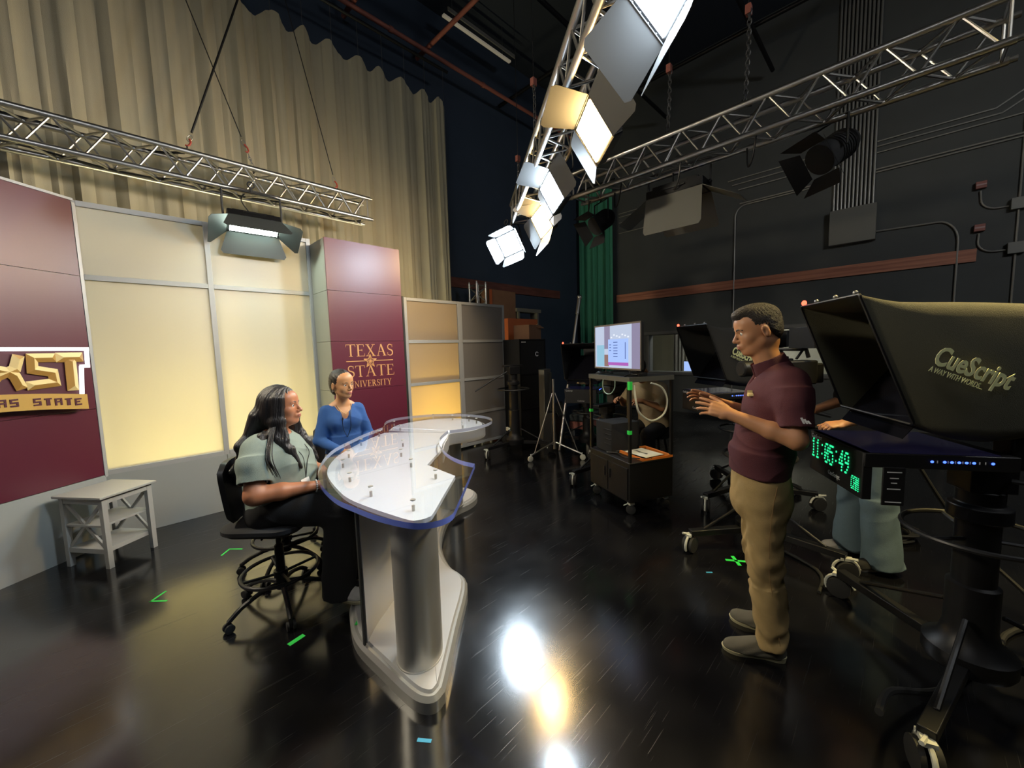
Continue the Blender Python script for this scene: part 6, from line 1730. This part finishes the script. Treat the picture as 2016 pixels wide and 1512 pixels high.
# ================================================================== seated woman in grey shirt
tw = thing('person', 'seated person with long black hair in sage grey t-shirt beside the desk', 'person', (0.655, 2.745, 0), heading1)
H1 = head_mat((0.055, 0.0, 1.285), math.radians(6), math.radians(-4))
B = Body(0.0042)
B.fcap((-0.01, 0, 0.68), (0.0, 0, 0.86), (0.19, 0.15), (0.17, 0.14)); B.fcap((0.0, 0, 0.86), (0.0, 0, 1.03), (0.17, 0.14), (0.18, 0.12)); B.fcap((0, 0, 1.0), (0, 0, 1.08), (0.18, 0.11), (0.13, 0.07))
B.cap((0.0, 0, 1.07), (0.03, 0, 1.22), 0.064, 0.056, k=0.03)
add_head(B, H1, True, full=0.009)
B.ell(H1 @ Vector((0.01, 0, -0.085)), (0.045, 0.045, 0.03), k=0.03)
wa = {-1: ((-0.01, -0.185, 1.065), (0.03, -0.275, 0.825), (0.295, -0.085, 0.810)), 1: ((-0.01, 0.185, 1.065), (0.06, 0.26, 0.825), (0.31, 0.045, 0.815))}
for s, (sh, el, wr) in wa.items():
    B.cap(sh, el, 0.050, 0.054, k=0.03); B.cap(el, Vector(el).lerp(Vector(wr), 0.4), 0.053, 0.048, k=0.02); B.cap(Vector(el).lerp(Vector(wr), 0.4), wr, 0.048, 0.028, k=0.02)
add_hand(B, wa[-1][2], (0.75, 0.62, -0.08), (0.2, -0.5, 0.8), 1, curl=(0.45, 0.5, 0.5, 0.55), spread=0.02, thumb=0.5, sc=0.92)
add_hand(B, wa[1][2], (0.75, -0.60, -0.02), (0.2, 0.5, 0.8), -1, curl=(0.4, 0.45, 0.45, 0.5), spread=0.02, thumb=0.5, sc=0.92)
wl_ = {-1: ((0.02, -0.10, 0.68), (0.43, -0.12, 0.66), (0.40, -0.10, 0.17)), 1: ((0.02, 0.10, 0.68), (0.43, 0.12, 0.66), (0.40, 0.12, 0.17))}
for s, (h_, kn, an) in wl_.items():
    B.cap(h_, kn, 0.085, 0.062, k=0.03); B.cap(kn, an, 0.06, 0.038, k=0.02)
B.mesh('body', [M['sk_w1'], M['lip_w1']], tw, matfn=lipfn(H1), smooth_it=1)
head_parts(H1, tw, M['hairblk'], EYES, gaze=0.0)
B = Body(0.005)
B.fcap((0.01, 0, 0.70), (0.02, 0, 0.86), (0.225, 0.185), (0.215, 0.185), k=0.03); B.fcap((0.02, 0, 0.86), (0.015, 0, 0.99), (0.215, 0.180), (0.205, 0.150), k=0.04)
B.fcap((0.01, 0, 0.99), (-0.005, 0, 1.055), (0.205, 0.140), (0.165, 0.09), k=0.04); B.fcap((-0.005, 0, 1.05), (0.0, 0, 1.115), (0.12, 0.08), (0.075, 0.065), k=0.03)
for s in (-1, 1): B.ell((0.105, s * 0.085, 0.945), (0.085, 0.085, 0.080), k=0.05)
for s, (sh, el, wr) in wa.items():
    sh = Vector(sh); el = Vector(el)
    B.cap(sh + Vector((0, -0.03 * s, -0.01)), sh.lerp(el, 0.35), 0.088, 0.090, k=0.05); B.cone(sh.lerp(el, 0.2), sh.lerp(el, 0.74), 0.088, 0.086, k=0.02)
    B.cone(sh.lerp(el, 0.68), sh.lerp(el, 0.86), 0.076, k=0.003, kind='s')
B.cut((0, 0, 0.672), (0.0, 0, -1)); B.cone((0.015, 0, 1.06), (0.045, 0, 1.25), 0.066, 0.075, k=0.006, kind='s')
B.mesh('tshirt', M['greyshirt'], tw, disp=folds(0.0065, 8, 24, 2.1), smooth_it=1)
# trousers, wide and black
B = Body(0.0055)
B.fcap((-0.02, 0, 0.66), (0.03, 0, 0.74), (0.215, 0.165), (0.20, 0.16), k=0.03)
for s, (h_, kn, an) in wl_.items():
    B.cap((0.02, s * 0.105, 0.695), kn, 0.112, 0.092, k=0.05); B.cone((kn[0], kn[1], kn[2]), (an[0] - 0.02, an[1], 0.125), 0.092, 0.098, k=0.03)
B.cut((0, 0, 0.602), (0.0, 0, -1)) if False else None
B.mesh('trousers', M['blackpants'], tw, disp=folds(0.006, 6, 16, 0.2), smooth_it=1)
shoe(tw, (0.33, -0.10, 0.089), (0.565, -0.13, 0.089), M['shoewhite'], M['solecream'], laces=False)
shoe(tw, (0.33, 0.12, 0.089), (0.565, 0.13, 0.089), M['shoewhite'], M['solecream'], laces=False)
# long hair
B = Body(0.0045)
B.M = H1
B.ell((-0.018, 0, 0.042), (0.108, 0.090, 0.098), k=0.02); B.ell((-0.050, 0, -0.03), (0.085, 0.100, 0.12), k=0.04)
for s in (-1, 1):
    B.fcap((0.012, s * 0.076, 0.055), (0.0, s * 0.088, -0.08), (0.040, 0.020), (0.050, 0.024), w=(1, 0, 0), k=0.02)
    B.fcap((0.0, s * 0.088, -0.08), (0.02, s * 0.105, -0.19), (0.050, 0.026), (0.050, 0.024), w=(1, 0, 0), k=0.02)
B.M = None
for s in (-1, 1):
    B.cap((0.05, s * 0.110, 1.13), (0.145, s * 0.100, 1.04), 0.036, 0.026, k=0.02); B.cap((0.145, s * 0.100, 1.04), (0.205, s * 0.095, 0.93), 0.024, 0.010, k=0.02)
B.fcap((-0.06, 0, 1.24), (-0.115, 0, 1.08), (0.115, 0.050), (0.150, 0.040), k=0.04); B.fcap((-0.115, 0, 1.08), (-0.195, 0, 0.92), (0.150, 0.040), (0.125, 0.030), k=0.04); B.fcap((-0.195, 0, 0.92), (-0.225, 0, 0.82), (0.125, 0.030), (0.06, 0.016), k=0.03)
B.cap((0.02, -0.15, 1.13), (0.06, -0.235, 1.02), 0.030, 0.012, k=0.02); B.cap((0.06, -0.235, 1.02), (0.09, -0.255, 0.90), 0.012, 0.007, k=0.01)
B.M = H1; B.ell((0.098, 0, -0.010), (0.085, 0.066, 0.098), k=0.012, kind='s'); B.cap((0.06, 0, -0.08), (0.08, 0, -0.20), 0.055, 0.06, k=0.02, kind='s'); B.M = None
def strands(V):
    a = np.arctan2(V[:, 1], -(V[:, 0] - 0.10)); return 0.0022 * np.sin(a * 15 + 2 * np.sin(V[:, 2] * 11)) + 0.0009 * np.sin(a * 52 + 3 * np.sin(V[:, 2] * 9 + 1))
B.mesh('hair', M['hairblk'], tw, disp=strands)
b = MB()
rs = np.random.RandomState(3)
for k in range(16):
    a = rs.uniform(0, 1)
    p0_ = Vector((0.05 + 0.03 * a, -0.105, 1.19)); p1_ = Vector((0.045 + 0.05 * a, -0.150 - 0.015 * rs.rand(), 1.12)); p2_ = Vector((0.085 + 0.045 * a, -0.235 - 0.02 * rs.rand(), 1.02)); p3_ = Vector((0.115 + 0.05 * a, -0.235, 0.90 + 0.06 * rs.rand()))
    pts = catmull([p0_, p1_, p2_, p3_], 5)
    b.tube(pts, 0.003, 5, radii=[0.0045 * (1 - 0.8 * i / (len(pts) - 1)) for i in range(len(pts))])
hs = b.build('loose_strands', M['hairblk'], tw)
# badge and bracelet
b = MB(); b.tube(catmull([(0.07, -0.06, 1.11), (0.185, -0.055, 1.0), (0.212, -0.075, 0.93), (0.218, -0.08, 0.86)], 5), 0.0025, 5); b.tube(catmull([(0.07, 0.06, 1.11), (0.185, 0.03, 1.01), (0.205, -0.03, 0.94), (0.218, -0.08, 0.86)], 5), 0.0025, 5); b.build('lanyard', M['black'], tw)
b = MB(); b.box((0.222, -0.085, 0.815), (0.006, 0.058, 0.085), M=Matrix.Rotation(-0.25, 4, 'Y') @ Matrix.Rotation(-0.35, 4, 'Z')); b.build('name_badge', M['paper'], tw, smooth=0)
b = MB(); w_ = Vector(wa[-1][2]) + Vector((-0.012, -0.008, 0)); dx = Vector((0.8, 0.6, -0.05)).normalized(); u_ = dx.orthogonal().normalized(); v_ = dx.cross(u_)
for k in range(16):
    a = 2 * PI * k / 16; b.sphere(w_ + (u_ * math.cos(a) + v_ * math.sin(a)) * 0.033, 0.0055, 8, 6)
b.build('bracelet', M['paper'], tw)

# ================================================================== seated woman in blue top
hb = math.radians(-98)
tb = thing('person', 'seated person with pulled back dark hair in blue long sleeved top', 'person', (1.335, 3.40, 0), hb)
H2 = head_mat((0.065, -0.005, 1.345), math.radians(24), math.radians(4), math.radians(3))
B = Body(0.0042)
B.fcap((0, 0, 0.68), (0.0, 0, 0.90), (0.165, 0.11), (0.115, 0.085)); B.fcap((0.0, 0, 0.90), (0.0, 0, 1.08), (0.115, 0.085), (0.140, 0.090)); B.fcap((0, 0, 1.08), (0, 0, 1.155), (0.150, 0.080), (0.11, 0.055))
B.cap((0.0, 0, 1.14), (0.04, 0, 1.27), 0.052, 0.046, k=0.03)
add_head(B, H2, True, full=-0.002)
B.ell(H2 @ Vector((0.0, 0, -0.08)), (0.038, 0.038, 0.03), k=0.03)
wb = {-1: ((0.0, -0.143, 1.122), (0.02, -0.205, 0.885), (0.215, -0.06, 0.80)), 1: ((0.0, 0.143, 1.122), (0.02, 0.205, 0.885), (0.215, 0.06, 0.80))}
for s, (sh, el, wr) in wb.items():
    B.cap(sh, el, 0.040, 0.034, k=0.03); B.cap(el, wr, 0.034, 0.022, k=0.02)
add_hand(B, wb[-1][2], (0.75, 0.60, -0.15), (0.3, -0.4, 0.8), 1, curl=(0.4, 0.45, 0.5, 0.5), spread=0.02, thumb=0.4, sc=0.88)
add_hand(B, wb[1][2], (0.75, -0.60, -0.1), (0.3, 0.4, 0.8), -1, curl=(0.4, 0.45, 0.5, 0.5), spread=0.02, thumb=0.4, sc=0.88)
wl2 = {-1: ((0.02, -0.08, 0.675), (0.40, -0.10, 0.66), (0.30, -0.09, 0.09)), 1: ((0.02, 0.08, 0.675), (0.40, 0.10, 0.66), (0.30, 0.09, 0.09))}
for s, (h_, kn, an) in wl2.items(): B.cap(h_, kn, 0.07, 0.05, k=0.03); B.cap(kn, an, 0.05, 0.033, k=0.02); B.cap(an, (an[0] + 0.1, an[1], 0.04), 0.033, 0.025, k=0.02)
B.mesh('body', [M['sk_w2'], M['lip_w2']], tb, matfn=lipfn(H2), smooth_it=1)
head_parts(H2, tb, M['hairblk'], EYES, gaze=0.1, brow=0.0028)
B = Body(0.0045)
B.fcap((0.0, 0, 0.76), (0.0, 0, 0.90), (0.160, 0.115), (0.132, 0.100), k=0.02, flat=True); B.fcap((0.0, 0, 0.89), (0.0, 0, 1.06), (0.130, 0.100), (0.155, 0.105), k=0.03); B.fcap((0, 0, 1.06), (0, 0, 1.135), (0.150, 0.098), (0.110, 0.066), k=0.04)
for s in (-1, 1): B.ell((0.062, s * 0.062, 1.025), (0.055, 0.062, 0.058), k=0.04)
for s, (sh, el, wr) in wb.items():
    B.cap(Vector(sh) + Vector((0, -0.01 * s, 0.0)), el, 0.049, 0.044, k=0.03); B.cap(el, Vector(el).lerp(Vector(wr), 0.9), 0.045, 0.033, k=0.015); B.cone(Vector(el).lerp(Vector(wr), 0.8), Vector(el).lerp(Vector(wr), 1.2), 0.06, k=0.002, kind='s') if False else None
B.cone((0.01, 0, 1.10), (0.06, 0, 1.28), 0.060, 0.085, k=0.006, kind='s'); B.ell((0.10, 0, 1.155), (0.085, 0.062, 0.045), k=0.01, kind='s')
B.ell((0.125, 0, 1.105), (0.060, 0.036, 0.060), k=0.012, kind='s')
B.mesh('blue_top', M['bluetop'], tb, disp=folds(0.003, 9, 30, 0.9), smooth_it=1)
B = Body(0.006)
B.fcap((-0.02, 0, 0.665), (0.0, 0, 0.79), (0.175, 0.135), (0.135, 0.105), k=0.03)
for s, (h_, kn, an) in wl2.items(): B.cap((0.02, s * 0.085, 0.675), kn, 0.085, 0.070, k=0.04); B.cone(kn, (an[0], an[1], 0.10), 0.070, 0.065, k=0.03)
B.mesh('trousers', M['greypants'], tb, disp=folds(0.004, 7, 22, 3.0), smooth_it=1)
for s in (-1, 1): shoe(tb, (0.235, s * 0.09, 0), (0.47, s * 0.10, 0), M['shoewhite'], M['solecream'], laces=False)
B = Body(0.0045); B.M = H2
B.ell((-0.016, 0, 0.040), (0.104, 0.083, 0.091), k=0.02); B.ell((-0.055, 0, -0.015), (0.062, 0.070, 0.075), k=0.03); B.ell((-0.085, 0.0, -0.055), (0.035, 0.040, 0.045), k=0.03)
B.cap((-0.08, 0.02, -0.07), (-0.10, 0.05, -0.16), 0.026, 0.012, k=0.03)
B.ell((0.096, 0, -0.012), (0.076, 0.058, 0.071), k=0.008, kind='s'); B.ell((0.03, 0, -0.085), (0.085, 0.10, 0.075), k=0.02, kind='s'); B.cap((0.09, 0, 0.125), (-0.03, 0, 0.140), 0.006, k=0.006, kind='s')
for s in (-1, 1): B.ell((-0.010, s * 0.088, -0.016), (0.024, 0.024, 0.036), k=0.006, kind='s')
B.mesh('hair', M['hairblk'], tb, disp=lambda V: 0.0006 * np.sin(np.arctan2(V[:, 1], V[:, 2] - 1.30) * 40))
b = MB()
for s in (-1, 1): b.tube(catmull([(0.02, s * 0.062, 1.185), (0.075, s * 0.055, 1.15), (0.118, s * 0.035, 1.09), (0.122, s * 0.03, 0.98), (0.112, 0.0, 0.90)], 5), 0.0022, 5)
b.build('lanyard', M['black'], tb)
b = MB(); b.tube(catmull([(0.04, -0.055, 1.175), (0.088, -0.03, 1.125), (0.100, 0, 1.105), (0.088, 0.03, 1.125), (0.04, 0.055, 1.175)], 5), 0.0013, 5); b.sphere((0.104, 0, 1.098), 0.005, 8, 6); b.build('necklace', M['gold_l'], tb)
for s in (-1, 1):
    p = H2 @ Vector((-0.005, s * 0.086, -0.045)); b = MB(); b.sphere(p, (0.004, 0.004, 0.008), 8, 6); b.build('earring', M['alu'], tb)
b = MB(); b.box((0.122, -0.03, 1.06), (0.01, 0.012, 0.022)); b.build('clip_microphone', M['black'], tb, bevel=0.002)

# ================================================================== camera operator in jeans behind the large camera
to = thing('person', 'camera operator in black shirt and wide faded jeans behind the large prompter', 'person', (3.72, 0.11, 0), math.radians(122))
Ho = head_mat((0.06, 0, 1.60), 0.0, 0.15)
B = Body(0.006)
B.fcap((0, 0, 0.92), (0, 0, 1.10), (0.16, 0.11), (0.14, 0.10)); B.fcap((0, 0, 1.10), (0, 0, 1.34), (0.14, 0.10), (0.17, 0.11)); B.fcap((0, 0, 1.34), (0, 0, 1.43), (0.17, 0.10), (0.12, 0.07))
B.cap((0, 0, 1.42), (0.035, 0, 1.54), 0.058, 0.052, k=0.03); add_head(B, Ho)
oa = {1: ((0, 0.19, 1.40), (0.06, 0.27, 1.13), (0.32, 0.24, 1.04)), -1: ((0, -0.19, 1.40), (0.06, -0.27, 1.13), (0.34, -0.14, 1.06))}
for s, (sh, el, wr) in oa.items():
    B.cap(sh, el, 0.05, 0.042, k=0.03); B.cap(el, wr, 0.042, 0.027, k=0.02); add_hand(B, wr, (0.95, 0.05, -0.1), (0, 0.3 * s, 0.9), -s, curl=(0.6, 0.65, 0.65, 0.7), spread=0.02, thumb=0.5)
ol = {1: ((0, 0.09, 0.92), (0.02, 0.12, 0.50), (-0.02, 0.14, 0.09)), -1: ((0, -0.09, 0.92), (0.04, -0.10, 0.50), (0.02, -0.12, 0.09))}
for s, (h_, kn, an) in ol.items(): B.cap(h_, kn, 0.08, 0.05, k=0.03); B.cap(kn, an, 0.05, 0.035, k=0.02)
B.mesh('body', M['sk_man'], to)
B = Body(0.006)
B.fcap((0, 0, 0.92), (0, 0, 1.12), (0.185, 0.135), (0.172, 0.13), flat=True, k=0.02); B.fcap((0, 0, 1.10), (0, 0, 1.33), (0.172, 0.13), (0.195, 0.13), k=0.03); B.fcap((0, 0, 1.33), (0, 0, 1.42), (0.19, 0.12), (0.12, 0.07), k=0.04)
for s, (sh, el, wr) in oa.items(): B.cap(sh, Vector(sh).lerp(Vector(el), 0.85), 0.074, 0.072, k=0.04)
B.mesh('tshirt', M['blackshirt'], to, disp=folds(0.005, 7, 20, 0.1))
B = Body(0.006); B.fcap((0, 0, 0.84), (0, 0, 1.0), (0.175, 0.13), (0.16, 0.12), k=0.03)
for s, (h_, kn, an) in ol.items(): B.cap((h_[0], h_[1], 0.88), kn, 0.105, 0.095, k=0.03); B.cone(kn, (an[0] + 0.01, an[1], 0.035), 0.095, 0.115, k=0.03)
def jf(V): return folds(0.008, 5, 20, 0.4)(V) * (0.5 + np.exp(-((V[:, 2] - 0.1) / 0.15) ** 2) + 0.6 * np.exp(-((V[:, 2] - 0.5) / 0.1) ** 2))
B.mesh('jeans', M['jeans'], to, disp=jf, smooth_it=1)
M['solewhite'] = mat('white_sole', (0.6, 0.57, 0.5), 0.6)
shoe(to, (-0.08, 0.14, 0), (0.20, 0.16, 0), M['blackshirt'], M['solewhite'], laces=False); shoe(to, (-0.04, -0.12, 0), (0.24, -0.13, 0), M['shoewhite'], M['solewhite'], laces=False)
B = Body(0.006); B.M = Ho; B.ell((-0.012, 0, 0.052), (0.108, 0.084, 0.086), k=0.02); B.ell((0.09, 0, 0.0), (0.09, 0.085, 0.075), k=0.01, kind='s'); B.ell((0.02, 0, -0.07), (0.09, 0.12, 0.075), k=0.02, kind='s'); B.mesh('hair', M['hairbrn'], to)

# ================================================================== operator in tan shirt seated behind the cart
tn = thing('person', 'person in loose tan shirt bending over a camera behind the equipment cart', 'person', (4.46, 2.10, 0), math.radians(168))
Hn = head_mat((0.20, 0, 1.30), 0.1, 0.75)
B = Body(0.006)
B.fcap((-0.08, 0, 0.62), (-0.04, 0, 0.85), (0.17, 0.12), (0.16, 0.11)); B.fcap((-0.04, 0, 0.85), (0.07, 0, 1.08), (0.16, 0.11), (0.18, 0.11)); B.cap((0.08, 0, 1.10), (0.155, 0, 1.24), 0.06, 0.055, k=0.03)
add_head(B, Hn)
na = {1: ((0.07, 0.19, 1.09), (0.16, 0.27, 0.90), (0.36, 0.15, 0.98)), -1: ((0.07, -0.19, 1.09), (0.16, -0.27, 0.90), (0.36, -0.15, 0.98))}
for s, (sh, el, wr) in na.items():
    B.cap(sh, el, 0.05, 0.042, k=0.03); B.cap(el, wr, 0.042, 0.027, k=0.02); add_hand(B, wr, (0.95, -0.1 * s, 0.1), (0, 0.5 * s, 0.8), -s, curl=(0.5, 0.55, 0.6, 0.6), spread=0.02, thumb=0.5)
for s in (-1, 1): B.cap((-0.06, s * 0.09, 0.62), (0.24, s * 0.14, 0.58), 0.08, 0.06, k=0.03); B.cap((0.24, s * 0.14, 0.58), (0.18, s * 0.14, 0.08), 0.055, 0.036, k=0.02)
B.mesh('body', M['sk_man'], tn)
B = Body(0.006); B.fcap((-0.08, 0, 0.64), (-0.04, 0, 0.86), (0.205, 0.155), (0.195, 0.15), k=0.02, flat=True); B.fcap((-0.04, 0, 0.85), (0.065, 0, 1.07), (0.19, 0.145), (0.20, 0.14), k=0.04)
for s, (sh, el, wr) in na.items(): B.cap(sh, Vector(sh).lerp(Vector(el), 0.8), 0.078, 0.080, k=0.04)
B.mesh('tan_shirt', M['tanshirt'], tn, disp=folds(0.008, 7, 18, 1.1), smooth_it=1)
B = Body(0.007)
for s in (-1, 1): B.cap((-0.06, s * 0.09, 0.62), (0.24, s * 0.14, 0.58), 0.10, 0.08, k=0.03); B.cone((0.24, s * 0.14, 0.58), (0.18, s * 0.14, 0.06), 0.08, 0.07, k=0.03)
B.mesh('trousers', M['blackpants'], tn)
for s in (-1, 1): shoe(tn, (0.11, s * 0.14, 0), (0.38, s * 0.15, 0), M['blackshirt'], M['black'], laces=False)
B = Body(0.006); B.M = Hn; B.ell((-0.012, 0, 0.052), (0.108, 0.084, 0.086), k=0.02); B.ell((0.09, 0, 0.0), (0.09, 0.085, 0.075), k=0.01, kind='s'); B.ell((0.02, 0, -0.07), (0.09, 0.12, 0.075), k=0.02, kind='s'); B.mesh('hair', M['hairbrn'], tn)
t = thing('round_stool', 'low black stool under the person in tan shirt', 'stool', (4.53, 2.085, 0), 0)
b = MB(); b.lathe([(0.17, 0.49), (0.18, 0.51), (0.18, 0.55), (0.16, 0.565)], seg=28); b.build('seat', M['blackf'], t)
for k in range(4):
    a = PI / 4 + k * PI / 2; b = MB(); b.tube([(0.12 * math.cos(a), 0.12 * math.sin(a), 0.49), (0.2 * math.cos(a), 0.2 * math.sin(a), 0.0)], 0.014, 8); b.build('leg', M['blackm'], t)

# ------------------------------------------------------------------ shared group phrases for repeated things
GROUPS = {'panel_light': 'LED panel lights hung around the studio', 'drafting_stool': 'black drafting stools at the news desk', 'box_truss': 'aluminium box trusses', 'wire_sling': 'wire slings holding the set truss',
          'hoist_chain': 'hoist chains on the studio trusses', 'grid_pipe': 'ceiling grid pipes', 'cross_pipe': 'cross pipes of the ceiling grid', 'spot_light': 'black unlit spotlights', 'prompter_camera': 'studio cameras on pedestals',
          'strip_light': 'strip lights behind the frosted panels', 'wall_conduit': 'conduits on the far wall', 'outlet_box': 'small wall boxes', 'fire_strobe': 'red alarm units on the far wall', 'spike_tape': 'spike tape marks on the studio floor',
          'green_tape': 'green tape pieces on furniture', 'cable_coil': 'cable coils on the floor', 'cardboard_box': 'brown cardboard cartons', 'device': 'small devices on the cart top', 'control_monitor': 'control room monitors', 'cable': 'loose studio cables'}
for o in bpy.data.objects:
    if o.parent is None and 'group' not in o.keys() and o.name.split('.')[0] in GROUPS:
        o['group'] = GROUPS[o.name.split('.')[0]]
